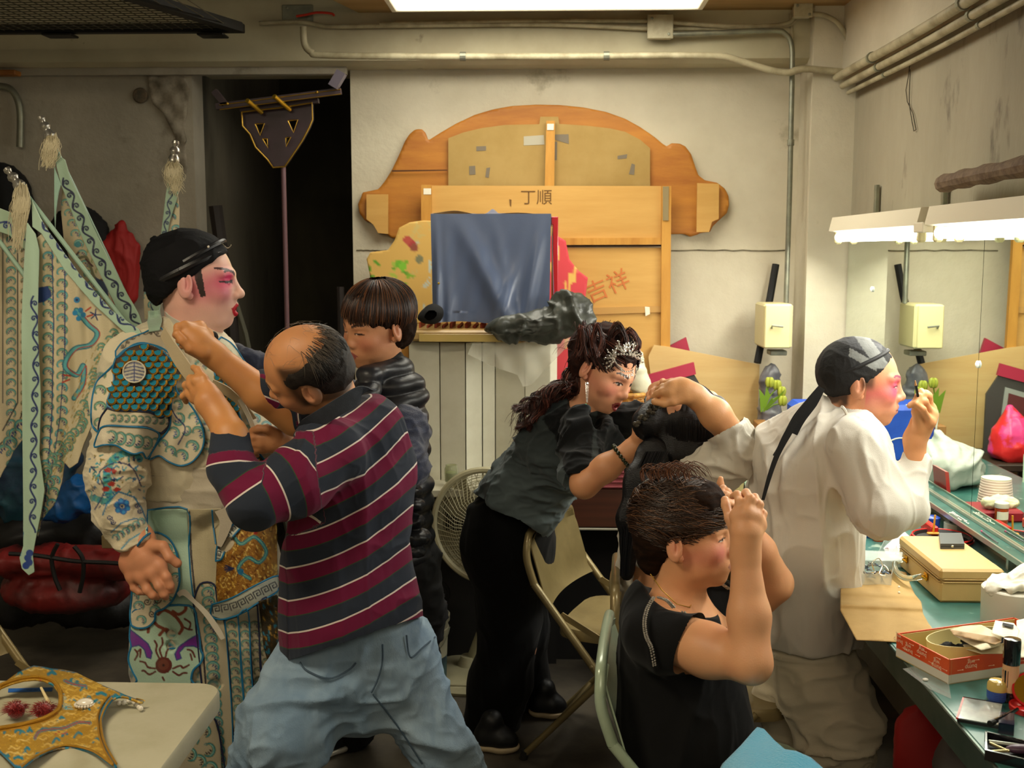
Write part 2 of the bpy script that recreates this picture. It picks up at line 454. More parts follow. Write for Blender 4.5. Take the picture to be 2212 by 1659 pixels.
# drawn cloth patterns (in the pixel coordinates of the cloth's outline)
class Cv:
 def __init__(s, x0, y0, x1, y1, bg, sc=2.0):
  s.x0, s.y0, s.sc = x0, y0, sc; s.w = int((x1-x0)*sc)+1; s.h = int((y1-y0)*sc)+1
  s.a = np.tile(np.array(C(bg), np.float32), (s.h, s.w, 1))
 def _box(s, xs, ys, m):
  i0 = max(int((min(xs)-m-s.x0)*s.sc), 0); i1 = min(int((max(xs)+m-s.x0)*s.sc)+2, s.w)
  j0 = max(int((min(ys)-m-s.y0)*s.sc), 0); j1 = min(int((max(ys)+m-s.y0)*s.sc)+2, s.h)
  if i1 <= i0 or j1 <= j0: return None
  gx, gy = np.meshgrid(s.x0+np.arange(i0, i1)/s.sc, s.y0+np.arange(j0, j1)/s.sc)
  return (slice(j0, j1), slice(i0, i1)), gx, gy
 def poly(s, P, c, cond=None):
  P = np.asarray(P, float); r = s._box(P[:, 0], P[:, 1], 1)
  if r is None: return s
  sl, gx, gy = r; m = inside(P, gx, gy); s.a[sl][m] = C(c) if isinstance(c, str) else c; return s
 def line(s, P, w_, c):
  P = np.asarray(P, float); cc = C(c) if isinstance(c, str) else c
  for i in range(len(P)-1):
   a, b = P[i], P[i+1]; r = s._box((a[0], b[0]), (a[1], b[1]), w_)
   if r is None: continue
   sl, gx, gy = r; d = b-a; L2 = d@d+1e-9
   t = np.clip(((gx-a[0])*d[0]+(gy-a[1])*d[1])/L2, 0, 1)
   m = (gx-a[0]-t*d[0])**2+(gy-a[1]-t*d[1])**2 < (w_/2)**2; s.a[sl][m] = cc
  return s
 def disc(s, x, y, r_, c): return s.poly([(x+r_*math.cos(t), y+r_*math.sin(t)) for t in np.linspace(0, 6.28, 14)[:-1]], c)
 def spiral(s, x, y, r_, w_, c, a0=0.0, turns=1.4, sgn=1):
  t = np.linspace(0, 1, 22); a = a0+sgn*turns*6.283*t; rr = r_*(1-0.85*t)
  return s.line(np.stack([x+rr*np.cos(a), y+rr*np.sin(a)], 1), w_, c)
 def wave(s, x, y, r_, a0=0.0, sgn=1, c1='#2f8fa0', c2='#1f3f7a', c3='#9fc9b4'):
  """breaking-wave crest with curls under it"""
  ca, sa = math.cos(a0), math.sin(a0)
  def T(u, v): u *= sgn; return (x+r_*(u*ca-v*sa), y+r_*(u*sa+v*ca))
  n = 14; ang = np.linspace(math.radians(200), math.radians(-35), n)
  P = [T(1.05*math.cos(a), -math.sin(a)*.95) for a in ang]
  for i in range(n-1):
   w_ = r_*(.12+.42*math.sin(math.pi*(i+.5)/(n-1))**.8); s.line(P[i:i+2], w_+1.6, '#8f8150')
  for i in range(n-1):
   w_ = r_*(.10+.40*math.sin(math.pi*(i+.5)/(n-1))**.8); s.line(P[i:i+2], w_, c1)
  s.line([T(.98*math.cos(a), -math.sin(a)*.88) for a in ang[2:-3]], r_*.13, c3)
  for (u, v) in ((.10, -.42), (.50, -.22), (.62, .18)):
   p = T(u, v); s.disc(p[0], p[1], r_*.17, c2); q = T(u-.16, v+.20); s.disc(q[0], q[1], r_*.10, c2)
  p = T(-.82, .42); s.spiral(p[0], p[1], r_*.30, r_*.12, c1, a0=math.pi, turns=1.0, sgn=sgn)
  return s
 def vine(s, P, r_=7, w_=3.2, c='#1d2d62', gap=26):
  """scroll vine along polyline"""
  P = bez(P, 30); d = np.r_[0, np.cumsum(np.linalg.norm(np.diff(P, axis=0), axis=1))]; n = int(d[-1]/gap)
  k = np.arange(0, d[-1], 2.0); X = np.interp(k, d, P[:, 0]); Y = np.interp(k, d, P[:, 1])
  T = np.stack([np.gradient(X), np.gradient(Y)], 1); T /= np.linalg.norm(T, axis=1)[:, None]; Nn = np.stack([-T[:, 1], T[:, 0]], 1)
  o = np.sin(k/gap*math.pi)*r_*0.75; Q = np.stack([X, Y], 1)+Nn*o[:, None]; s.line(Q, w_, c)
  for i in range(n):
   kk = min(int((i+0.5)*gap/2.0), len(k)-1); sg = 1 if i % 2 == 0 else -1
   p = np.array([X[kk], Y[kk]])-Nn[kk]*sg*r_*0.25
   s.spiral(p[0], p[1], r_*0.75, w_*0.85, c, a0=math.atan2(T[kk][1], T[kk][0])+math.pi*(0.5 if sg > 0 else -0.5), turns=1.15, sgn=sg)
  return s
 def __call__(s, X, Y):
  if not getattr(s, 'done', 0):
   s.done = 1
   for ax_ in (0, 1): s.a = (np.roll(s.a, 1, ax_)+s.a*2+np.roll(s.a, -1, ax_))/4
  i = np.clip(((X-s.x0)*s.sc+0.5).astype(int), 0, s.w-1); j = np.clip(((Y-s.y0)*s.sc+0.5).astype(int), 0, s.h-1)
  return s.a[j, i]
def rot(ax, a):
 c, s_ = math.cos(a), math.sin(a)
 return np.array({'x': [[1, 0, 0], [0, c, -s_], [0, s_, c]], 'y': [[c, 0, s_], [0, 1, 0], [-s_, 0, c]], 'z': [[c, -s_, 0], [s_, c, 0], [0, 0, 1]]}[ax])
def cmix(a, b, t):
 t = np.clip(t, 0, 1)[:, None]; return a*(1-t)+b*t
def sst(x, a, b):
 t = np.clip((x-a)/(b-a), 0, 1); return t*t*(3-2*t)
# the room
YB = 4.96; XR = 1.257; ZC = 2.64; YC = 4.73
m_wall = mat('painted_concrete', '#bdb49c', 0.75, col2='#cfc7b0', scale=2.2, mixlo=0.35, mixhi=0.7, bump=0.5, bscale=14, col3='#8d836c', scale3=3.1, lo3=0.63, hi3=0.74, bdist=0.01)
m_wall_l = mat('old_concrete', '#958e7e', 0.85, col2='#a8a08f', scale=2.0, bump=0.6, bscale=9, col3='#5f584a', scale3=2.6, lo3=0.6, hi3=0.72, bdist=0.015)
m_dark = mat('recess_shade', '#2e2b22', 0.9, col2='#46412f', scale=1.7, bump=0.4, bscale=10, stretch=(1, 1, 0.35))  # shade of the recess and the ceiling void put into a dark colour
m_floor = mat('worn_concrete_floor', '#403b33', 0.45, col2='#5a5347', scale=3.5, mixlo=0.42, mixhi=0.62, bump=0.25, bscale=30, col3='#7b6047', scale3=2.3, lo3=0.6, hi3=0.7)
m_ceil = mat('tan_plywood_ceiling', '#a98a58', 0.7, col2='#94733f', scale=3, stretch=(0.4, 3, 1), bump=0.15)
m_beam = mat('painted_beam', '#b8b092', 0.7, col2='#aaa083', scale=3, bump=0.35, bscale=18, col3='#7a705a', scale3=4, lo3=0.68, hi3=0.74)
g = G().box((-3.2, -1.5, -0.05), (1.6, 6.8, 0)); struct(g.mk('floor', m_floor))
XE = A(762, 500, YB)[0]; XL = A(425, 500, 4.9)[0]
struct(G().box((XE, YB, 0), (1.5, YB+0.12, 2.9)).mk('wall_back', m_wall))
struct(G().box((-2.9, 4.9, 0), (XL, 5.05, 2.9)).mk('wall_back_left', m_wall_l))
struct(G().box((XL-0.12, 5.05, 0), (XL, 6.6, 2.9)).mk('wall_recess_side', mat('shaded_grimy_concrete', '#6d6656', .9, col2='#4c4739', scale=1.8, bump=.5, bscale=9, stretch=(1, 1, .4), col3='#2c281f', scale3=1.6, lo3=.5, hi3=.68)))  # side wall falling into shade: darkness put into the colour, plus grime
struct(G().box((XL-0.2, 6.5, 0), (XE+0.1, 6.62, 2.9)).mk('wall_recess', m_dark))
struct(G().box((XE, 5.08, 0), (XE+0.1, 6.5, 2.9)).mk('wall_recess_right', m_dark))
m_wall_r = mat('stained_concrete', '#938b76', 0.8, col2='#a69e88', scale=2.0, mixlo=0.35, mixhi=0.7, bump=0.5, bscale=16, stretch=(1, 1, .45), col3='#5f574b', scale3=4.5, lo3=0.60, hi3=0.70, bdist=0.01)
struct(G().box((XR, -1.5, 0), (XR+0.12, 5.08, 2.9)).mk('wall_right', m_wall_r))
struct(G().box((-3.0, -1.5, 0), (-2.88, 5.05, 2.9)).mk('wall_left', m_wall_l))
# column at the corner with a raised plaster edge
g = G().box((1.08, YC, 0), (XR, YB, ZC+0.2)); struct(g.mk('trim_1', m_wall))
# beam along the back wall
g = G(); pr = [(4.80, 2.445), (4.80, 2.86), (5.2, 2.86), (5.2, 2.43), (4.84, 2.43)]
g.prism([(-2.9, y, z) for y, z in pr], (2.9+1.08, 0, 0)); struct(g.mk('trim_2', m_beam))
struct(G().box((-2.9, 4.86, 2.40), (XE+0.0, 4.90, 2.435)).mk('trim_3', m_wall_l))
# beam above the conduit on the right wall
struct(G().box((1.20, -1.5, 2.33), (XR+0.02, 4.80, 2.9)).mk('trim_4', m_wall))
# ceiling: tan plywood over the right part, dark void above on the left
xs_ = A(755, 45, 4.8)[0]
g = G()
g.prism([(xs_-0.12, -0.5, ZC), (XR, -0.5, ZC), (XR, 4.80, ZC), (xs_+0.04, 4.80, ZC), (xs_-0.12, 4.2, ZC)], (0, 0, 0.03)); struct(g.mk('ceiling', m_ceil))
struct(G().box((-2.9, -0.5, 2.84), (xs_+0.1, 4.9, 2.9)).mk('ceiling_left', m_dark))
m_wood = mat('rough_timber', '#7b6650', 0.8, col2='#5d4a38', scale=6, stretch=(1, 6, 6), bump=0.5, bscale=30)
# floor-wall dark lines and stains come from the materials; wall joint lines are thin dark tubes on the wall
m_joint = mat('dark_joint_line', '#7d745e', 0.9, col2='#4f4838', scale=20)
g = G()
for (a, b) in (((770, 540), (835, 541)), ((1450, 541), (1700, 541))):
 p = A(a[0], a[1], YB-0.002); q = A(b[0], b[1], YB-0.002)
 n = 14; pts = [p+(q-p)*t+np.array([0, 0, random.uniform(-.002, .002)]) for t in np.linspace(0, 1, n)]
 g.tube(pts, 0.003, 5)
struct(g.mk('trim_5', m_joint))
# conduits
m_cond = mat('painted_conduit', '#b3aa8c', 0.5, col2='#8d8366', scale=9, bump=0.1)
m_galv = mat('galvanised_metal', '#8f907c', 0.45, 0.6, col2='#77776a', scale=12)
def conduit(pts, Y, r, label, n=10, m=m_cond, clips=()):
 P = pl(pts, Y, n); o = sm(G().tube(P, r, 12).mk('conduit_pipe', m)); tag(o, label, 'pipe', 'electrical conduits')
 for (c, ax) in clips:
  c = A(c[0], c[1], Y)
  d = np.array(ax, float); q = G().tube([c-d*0.012, c+d*0.012], r*1.35, 12).mk('pipe_clip', m_galv, o)
 return o
conduit([(655, 58), (658, 95), (672, 112), (700, 119), (900, 122), (1200, 122), (1480, 120), (1560, 122), (1600, 132), (1660, 150), (1700, 157), (1722, 151), (1745, 149), (1838, 157)], 4.69, 0.014,
  'thick cream conduit bending down from the beam top and running along it to the column', clips=(((1000, 122), (1, 0, 0)), ((1310, 121), (1, 0, 0))))
conduit([(560, 50), (640, 47), (680, 52), (720, 57), (900, 55), (1180, 53), (1400, 62)], 4.77, 0.009, 'dull green conduit along the beam top left of the junction box, lower of two')
conduit([(820, 52), (1000, 48), (1200, 45), (1400, 45)], 4.77, 0.009, 'thin conduit along the ceiling edge, upper of two left of the junction box')
conduit([(1450, 48), (1560, 56), (1660, 56), (1700, 50), (1715, 38)], 4.76, 0.009, 'conduit right of the junction box curving up toward the column top')
conduit([(1450, 62), (1600, 60), (1700, 55), (1722, 35)], 4.78, 0.007, 'thin middle conduit right of the junction box')
conduit([(1450, 74), (1560, 70), (1670, 66), (1697, 74), (1710, 100), (1711, 160), (1709, 260), (1706, 400), (1703, 500), (1698, 655)], 4.735, 0.011,
  'vertical conduit dropping down the left face of the column to the electrical box', m=m_galv, clips=(((1708, 308), (0, 0, 1)),))
conduit([(1745, 30), (1780, 33), (1812, 52), (1832, 90), (1834, 130), (1834, 150)], 4.70, 0.010, 'curved conduit looping over the face of the column under the ceiling')
conduit([(1708, 30), (1711, 100), (1709, 250), (1705, 450)], 4.80, 0.008, 'slim conduit hidden in the corner behind the column conduit')
for z, r, lab, xo in ((2.345, 0.016, 'thick cream conduit running along the top of the right wall', 1.17), (2.312, 0.013, 'second cream conduit just below the thick one on the right wall', 1.195), (2.285, 0.009, 'thin grey conduit lowest of the three on the right wall', 1.22)):
 P = [(xo, y, z+0.004*math.sin(y*3)) for y in np.linspace(4.70, 0.6, 24)]
 o = sm(G().tube(P, r, 12).mk('conduit_pipe', m_cond)); tag(o, lab, 'pipe', 'electrical conduits')
 for y in (4.2, 3.3, 2.4): G().tube([(xo, y-0.01, z), (xo, y+0.01, z)], r*1.3, 12).mk('pipe_clip', m_galv, o)
o = sm(G().tube(pl([(0, 186), (22, 192), (38, 215), (44, 250), (43, 318)], 4.86, 8), 0.015, 12).mk('conduit_pipe', m_galv)); tag(o, 'dark bent pipe hooking down the wall at the upper left corner', 'pipe')
def jbox(x0, y0, x1, y1, Y, label, mm=m_cond):
 t = thing('junction_box', label, 'junction box', A((x0+x1)/2, y1, Y))
 a = A(x0, y1, Y-0.05); b = A(x1, y0, Y); G().bbox(a, (b[0], Y, b[2]), 0.004).mk('body', mm, t)
 G().bbox((a[0]-0.004, Y-0.056, a[2]-0.004), (b[0]+0.004, Y-0.049, b[2]+0.004), 0.003).mk('cover', mm, t)
 for q in (0.15, 0.85): sm(G().lathe((a[0]+(b[0]-a[0])*q, Y-0.056, a[2]+(b[2]-a[2])*(1-q)), [(0.006, 0), (0.006, 0.003), (0.002, 0.004)], 10, (0, -1, 0)).mk('screw', m_galv, t))
jbox(1400, 38, 1450, 82, 4.78, 'square cream junction box on the beam between the conduit runs')
jbox(1716, 14, 1748, 36, 4.74, 'small dirty junction box at the top of the column')
jbox(612, 18, 680, 46, 4.85, 'dark junction box with a red cable in the shadow left of the ceiling panel', m_galv)
o = sm(G().tube(pl([(640, 35), (660, 32), (685, 27), (715, 29), (722, 34)], 4.76, 6), 0.005, 8).mk('red_cable', mat('red_rubber', '#c8321c', 0.5))); tag(o, 'short red cable looping between dark boxes under the ceiling', 'cable')
o = sm(G().tube([RX(x, y, 1.25) for x, y in ((1966, 130), (1963, 160), (1957, 195), (1960, 220), (1972, 245), (1979, 280), (1974, 283), (1970, 262), (1964, 225), (1966, 150))], 0.0015, 6).mk('hanging_string', mat('dark_string', '#3d382c', 0.9)))
tag(o, 'thin looped string hanging from the conduit on the right wall', 'string')
# round rusty hole cover
t = sm(G().lathe(A(305, 207, 4.9), [(0.03, 0), (0.034, 0.01), (0.028, 0.018), (0.012, 0.02)], 20, (0, -1, 0)).mk('pipe_cap', mat('rust_cap', '#4a4438', 0.9, col2='#6b5a44', scale=30))); tag(t, 'round rusty pipe cap on the cracked left wall', 'pipe cap')
V, F, _, _ = patch([(318, 165), (395, 160), (410, 190), (402, 240), (398, 300), (405, 370), (385, 400), (372, 350), (380, 300), (352, 245), (330, 225), (322, 200)], lambda x, y: 4.888-0.008*np.sin(x*0.13)*np.sin(y*0.11), 6, 0.02)
o = mk('plaster_patch', V, F, mat('cracked_plaster', '#988f7e', 0.9, col2='#6e6656', scale=14, bump=0.8, bscale=25)); tag(o, 'rough flaking plaster patch beside the round pipe cap', 'plaster')
o = G().bbox(A(0, 166, 4.86), A(32, 150, 4.80), 0.004).mk('orange_board', mat('orange_board', '#a86d2c', 0.6, col2='#8a5320', scale=9)); tag(o, 'orange wooden board end under the beam at the far left', 'board')
# lamps
m_lampw = mat('lamp_enamel', '#e6dfc8', 0.4)
m_emit = mat('tube_glow', (1.0, 0.95, 0.80), 0.4, emit=9.0)
m_emit2 = mat('tube_glow_cool', (1.0, 0.98, 0.9), 0.4, emit=8.0)
# ceiling fixture with lens
t = thing('ceiling_lamp', 'wide glowing fluorescent panel lamp on the tan ceiling', 'ceiling lamp', (0.03, 4.05, 2.6))
x0, x1 = A(852, 20, 4.53)[0], A(1512, 12, 4.53)[0]
G().bbox((x0-0.012, 3.55, 2.605), (x1+0.012, 4.545, 2.64), 0.01).mk('housing', m_lampw, t)
for (a, b) in (((x0-0.015, 3.54, 2.59), (x0+0.01, 4.555, 2.612)), ((x1-0.01, 3.54, 2.59), (x1+0.015, 4.555, 2.612)), ((x0, 4.535, 2.59), (x1, 4.555, 2.612)), ((x0, 3.54, 2.59), (x1, 3.56, 2.612))):
 G().bbox(a, b, 0.004).mk('frame_rail', m_lampw, t)
G().bbox((x0+0.01, 3.56, 2.596), (x1-0.01, 4.535, 2.605), 0.003).mk('glowing_lens', m_emit, t)
# two vanity fixtures on the right wall
def vanity(y0, y1, z, label, socket_end):
 t = thing('vanity_lamp', label, 'lamp', ((1.0+XR)/2, (y0+y1)/2, z), 'fluorescent strip lamps above the mirror')
 X0 = 1.075; g = G()
 pr = [(X0, z), (X0+0.012, z+0.052), (XR-0.06, z+0.06), (XR-0.05, z), (XR-0.06, z-0.004), (X0+0.01, z-0.004)]
 g.prism([(x, y0, zz) for x, zz in pr], (0, y1-y0, 0)); g.mk('housing', m_lampw, t)
 for xx in (X0+0.028, X0+0.088):
  sm(G().tube([(xx, y0+0.05, z-0.024), (xx, y1-0.05, z-0.024)], 0.0165, 16).mk('fluorescent_tube', m_emit2, t))
  for yy in (y0+0.02, y1-0.05):
   G().bbox((xx-0.012, yy, z-0.05), (xx+0.012, yy+0.028, z+0.002), 0.006).mk('tube_holder', mat('holder_plastic', '#d8cf9e', 0.4), t)
 return t
vanity(3.33, 4.36, 1.722, 'far strip lamp of the two above the mirror, next to the column', 0)
vanity(2.05, 3.26, 1.722, 'near strip lamp of the two above the mirror, cut by the right edge', 1)
t = thing('lamp_coupling', 'metal pipe coupling joining the two strip lamps above the mirror', 'coupling', (1.13, 3.3, 1.74))
sm(G().tube([(1.13, 3.22, 1.755), (1.13, 3.40, 1.755)], 0.016, 14).mk('pipe', m_galv, t)); sm(G().tube([(1.13, 3.37, 1.755), (1.13, 3.40, 1.755)], 0.023, 14).mk('collar', m_galv, t)); G().bbox((1.07, 3.26, 1.70), (1.20, 3.34, 1.73), 0.003).mk('bracket', m_lampw, t)
for (x, y0, y1, lab) in ((1893, 400, 475, 'flat grey hanger strap above the far strip lamp'), (2041, 382, 432, 'flat grey hanger strap behind the brown timber')):
 p = RX(x, y1, 1.245); q = RX(x, y0, 1.245)
 o = G().bbox((1.235, p[1]-0.012, p[2]-0.03), (1.25, p[1]+0.012, q[2]), 0.002).mk('hanger_strap', m_galv); tag(o, lab, 'strap')
P = [(1.17, 3.42, 1.845), (1.17, 3.2, 1.85), (1.17, 2.9, 1.853), (1.17, 2.4, 1.86), (1.17, 2.0, 1.862)]
P = bez(P, 6); g = G(); g.tube(P, [0.012]+[0.026+0.003*math.sin(i*1.7) for i in range(len(P)-1)], 10); o = sm(g.mk('timber_rail', m_wood)); tag(o, 'rough brown timber rail resting above the near strip lamp', 'timber')
# mirror
m_mirror = mat('mirror_glass', (0.80, 0.87, 0.80), 0.015, 1.0)
t = thing('mirror', 'long wall mirror above the green counter', 'mirror', (XR-0.01, 3.3, 0.86))
ys = A(2116, 700, 2.0)
ysm = RX(2116, 700, 1.245)[1]
G().box((1.2475, ysm+0.0015, 0.812), (1.256, 4.72, 1.70)).mk('mirror_pane', m_mirror, t)
G().box((1.2475, 1.2, 0.812), (1.256, ysm-0.0015, 1.70)).mk('mirror_pane', m_mirror, t)
m_steel = mat('brushed_trim', '#b9bcae', 0.3, 0.8)
G().box((1.243, 1.2, 0.810), (1.2475, 4.72, 0.818)).mk('bottom_channel', m_steel, t)
for yy, zz in ((4.35, 1.5), (ysm, 1.32)): sm(G().lathe((1.247, yy, zz), [(0.011, 0), (0.011, 0.004), (0.004, 0.008)], 12, (-1, 0, 0)).mk('mirror_clip', mat('clear_clip', '#dfe3da', 0.2), t))
# counter
m_cnt = mat('green_counter', '#3f7068', 0.28, col2='#2b5750', scale=9, detail=9, mixlo=0.35, mixhi=0.65, col3='#8ea598', scale3=16, lo3=0.62, hi3=0.68, bump=0.05)
m_edge = mat('steel_edge', '#5e6a60', 0.32, 0.75, col2='#324a42', scale=5)
XCF = 0.738; ZT = 0.81
t = thing('vanity_counter', 'long green laminate makeup counter with metal front edge under the mirror', 'counter', ((XCF+XR)/2, 2.9, 0))
G().bbox((XCF, 1.2, ZT-0.035), (XR, 4.72, ZT), 0.002).mk('worktop', m_cnt, t)
G().bbox((XCF-0.006, 1.2, ZT-0.06), (XCF+0.002, 4.72, ZT-0.001), 0.002).mk('edge_strip', m_edge, t)
m_dkw = mat('dark_wood', '#2a1d14', 0.6, col2='#3d2a1b', scale=5, stretch=(1, 1, 0.2), bump=0.1)
for y in (4.5, 3.35, 1.5): G().box((XCF+0.08, y-0.03, 0), (XCF+0.14, y+0.03, ZT-0.035)).mk('leg', m_dkw, t)
G().box((XCF+0.05, 1.2, ZT-0.12), (XCF+0.08, 4.72, ZT-0.035)).mk('apron', m_dkw, t)
# rack top-left
m_blk = mat('black_metal', '#15130f', 0.5, 0.2)
t = thing('wire_rack', 'black wire mesh rack hanging under the dark ceiling at upper left', 'rack', A(265, 80, 4.3))
z0 = A(265, 72, 4.4)[2]
xa, xb = -2.35, A(527, 78, 4.4)[0]
G().bbox((xa, 4.38, z0), (xb, 4.42, z0+0.035), 0.003).mk('front_rail', m_blk, t)
G().prism([(xb-0.42, 3.4, z0), (xb-0.36, 3.4, z0), (xb, 4.38, z0), (xb-0.05, 4.38, z0)], (0, 0, 0.035)).mk('side_rail', m_blk, t)
G().bbox((xa, 3.38, z0), (xb-0.36, 3.42, z0+0.035), 0.003).mk('back_rail', m_blk, t)
m_wire = mat('grey_wire', '#55503f', 0.5, 0.4)
g = G()
for i in range(30):
 x = xa+(xb-xa)*i/30.0; g.tube([(x, 4.40, z0+0.01), (x-0.02, 3.42, z0+0.01)], 0.002, 4, caps=False)
for j in range(26):
 y = 3.45+j*0.038; g.tube([(xa, y, z0+0.012), (xb-0.38+(y-3.4)*0.37, y, z0+0.012)], 0.0018, 4, caps=False)
o = g.mk('wire_mesh', m_wire, t); o['kind'] = 'stuff'
for x in (130, 460): G().bbox(A(x-22, 84, 4.44), A(x+22, 70, 4.36), 0.003).mk('bracket', m_blk, t)
t = thing('mirror_shelf', 'narrow green and steel shelf running along the foot of the mirror', 'shelf', (1.22, 3.0, 0.855))
G().bbox((1.196, 1.2, 0.855), (1.247, 4.72, 0.862), 0.001).mk('shelf_strip', m_cnt, t)
G().bbox((1.192, 1.2, 0.852), (1.197, 4.72, 0.868), 0.001).mk('steel_lip', m_steel, t); G().bbox((1.240, 1.2, 0.862), (1.247, 4.72, 0.872), 0.001).mk('steel_lip', m_steel, t)
for y in (4.4, 3.6, 2.9, 2.2): G().box((1.215, y, 0.81), (1.235, y+0.015, 0.855)).mk('bracket', m_steel, t)
# things along the back wall
def cc(pts): return [(740+u/2.4578, 180+v/2.4578) for u, v in pts]
m_ply_o = mat('orange_ply', '#b97a28', 0.55, col2='#9a5a18', scale=3.5, stretch=(0.6, 1, 3), mixlo=0.35, mixhi=0.7, bump=0.15, col3='#6b3d10', scale3=2.2, lo3=0.68, hi3=0.74)
m_ply_y = mat('pale_ply', '#cb9f56', 0.6, col2='#b88a42', scale=3, stretch=(0.5, 1, 5), mixlo=0.3, mixhi=0.75, bump=0.1)
m_card = mat('cardboard', '#a5884e', 0.8, col2='#9a7d43', scale=5)
m_tape = mat('grey_tape', '#6f6452', 0.5)
m_tape2 = mat('pale_tape', '#a8a28e', 0.4)
m_frame = mat('stud_wood', '#c48f3c', 0.6, col2='#ad7629', scale=5, stretch=(3, 1, 0.5), bump=0.1)
t = thing('scenery_cutout', 'large orange plywood scenery cutout with arched top leaning on the back wall', 'scenery', A(1180, 505, 4.92))
out = cc([(460, 300), (520, 262), (600, 215), (700, 168), (800, 138), (900, 120), (1030, 113), (1150, 115), (1280, 128), (1400, 152), (1500, 188), (1580, 232), (1650, 280), (1700, 322), (1722, 335), (1745, 318), (1790, 320), (1820, 335), (1850, 375), (1875, 450), (1890, 490), (1925, 515), (1990, 528), (2030, 560), (2050, 600), (2052, 650), (2040, 690), (1990, 735), (1965, 760), (1950, 790), (1900, 795), (1880, 805), (1845, 815), (1820, 800), (1700, 802), (1100, 802), (420, 815), (300, 820), (262, 822), (235, 800), (190, 795), (160, 745), (120, 730), (90, 690), (82, 640), (100, 600), (105, 580), (190, 562), (225, 520), (262, 460), (300, 380), (330, 310), (355, 270), (385, 245), (420, 242), (440, 262), (452, 298)])
V, F, _, _ = patch(out, 4.93, 6, 0.02); mk('cutout_board', V, F, m_ply_o, t)
def board(name, pts, Y, th, m, par, step=7, label=None):
 """flat polygon board"""
 P = [A(x, y, Y) for x, y in pts]; o = G().prism(P, (0, -th, 0)).mk(name, m, par)
 if label: o['label'] = label
 return o
board('cardboard_panel', cc([(562, 292), (640, 262), (740, 238), (860, 222), (1045, 218), (1050, 178), (1145, 178), (1150, 216), (1300, 226), (1420, 240), (1500, 258), (1580, 300), (1632, 345), (1632, 600), (562, 600)]), 4.915, 0.005, m_card, t)
board('batten', cc([(1082, 203), (1128, 203), (1122, 700), (1070, 700)]), 4.905, 0.03, m_frame, t)
board('paper_label', cc([(1086, 215), (1122, 215), (1121, 248), (1086, 248)]), 4.873, 0.001, mat('white_paper', '#e2dcc6', 0.7), t)
for pts, mm in ((((962, 282), (1068, 275), (1072, 325), (962, 330)), m_tape2), (((1125, 272), (1200, 270), (1202, 322), (1128, 300)), m_tape), (((1122, 310), (1140, 310), (1138, 408), (1122, 408)), m_tape), (((710, 335), (762, 333), (762, 357), (710, 360)), m_tape), (((672, 440), (704, 438), (706, 484), (673, 486)), m_tape), (((764, 450), (784, 446), (776, 502), (758, 498)), m_tape), (((1460, 385), (1512, 376), (1508, 398), (1460, 403)), m_tape), (((1535, 425), (1552, 432), (1548, 486), (1520, 482)), m_tape)):
 board('tape_piece', cc(pts), 4.9095, 0.001, mm, t)
board('side_board', cc([(128, 590), (243, 590), (243, 800), (190, 795), (165, 750), (128, 722)]), 4.909, 0.006, m_ply_y, t)
board('side_board', cc([(1882, 530), (1998, 534), (1996, 720), (1960, 735), (1945, 790), (1878, 790)]), 4.909, 0.006, m_ply_y, t)
for pts in ((((262, 461), (556, 458), (556, 464), (262, 470))),): board('crack_line', cc(pts), 4.909, 0.002, mat('dark_crack', '#4e2c10', 0.8), t)
# plywood flat on stud frame
t = thing('plywood_flat', 'tall pale plywood stage flat on a stud frame below the arched cutout', 'scenery flat', A(1180, 800, 4.86))
board('face_panel', cc([(420, 543), (1740, 546), (1736, 850), (1190, 850), (1190, 1480), (420, 1480)]), 4.87, 0.008, m_ply_y, t)
board('face_panel', cc([(1190, 872), (1690, 872), (1690, 1560), (1190, 1560)]), 4.868, 0.008, m_ply_y, t)
board('rail', cc([(1150, 822), (1690, 820), (1690, 856), (1150, 858)]), 4.862, 0.02, m_frame, t)
board('stud', cc([(1692, 546), (1742, 546), (1735, 1570), (1686, 1570)]), 4.862, 0.025, m_frame, t)
board('stud', cc([(420, 540), (474, 540), (474, 900), (420, 900)]), 4.862, 0.02, m_frame, t)
board('paper_label', cc([(430, 558), (470, 558), (470, 590), (430, 590)]), 4.841, 0.001, MATS['white_paper'], t)
board('metal_strip', cc([(1700, 548), (1732, 548), (1730, 728), (1700, 728)]), 4.836, 0.004, mat('weathered_strip', '#8a7a55', 0.5), t)
board('rail', cc([(1295, 1192), (1690, 1182), (1690, 1215), (1295, 1228)]), 4.859, 0.008, mat('dull_rail', '#b58a4a', 0.6), t)
board('gap_line', cc([(1190, 859), (1690, 857), (1690, 866), (1190, 869)]), 4.862, 0.004, mat('gap_dark', '#3a240e', 0.9), t)
board('tape_piece', cc([(1605, 1185), (1630, 1188), (1632, 1225), (1608, 1236)]), 4.851, 0.002, MATS['white_paper'], t)
FONT = None
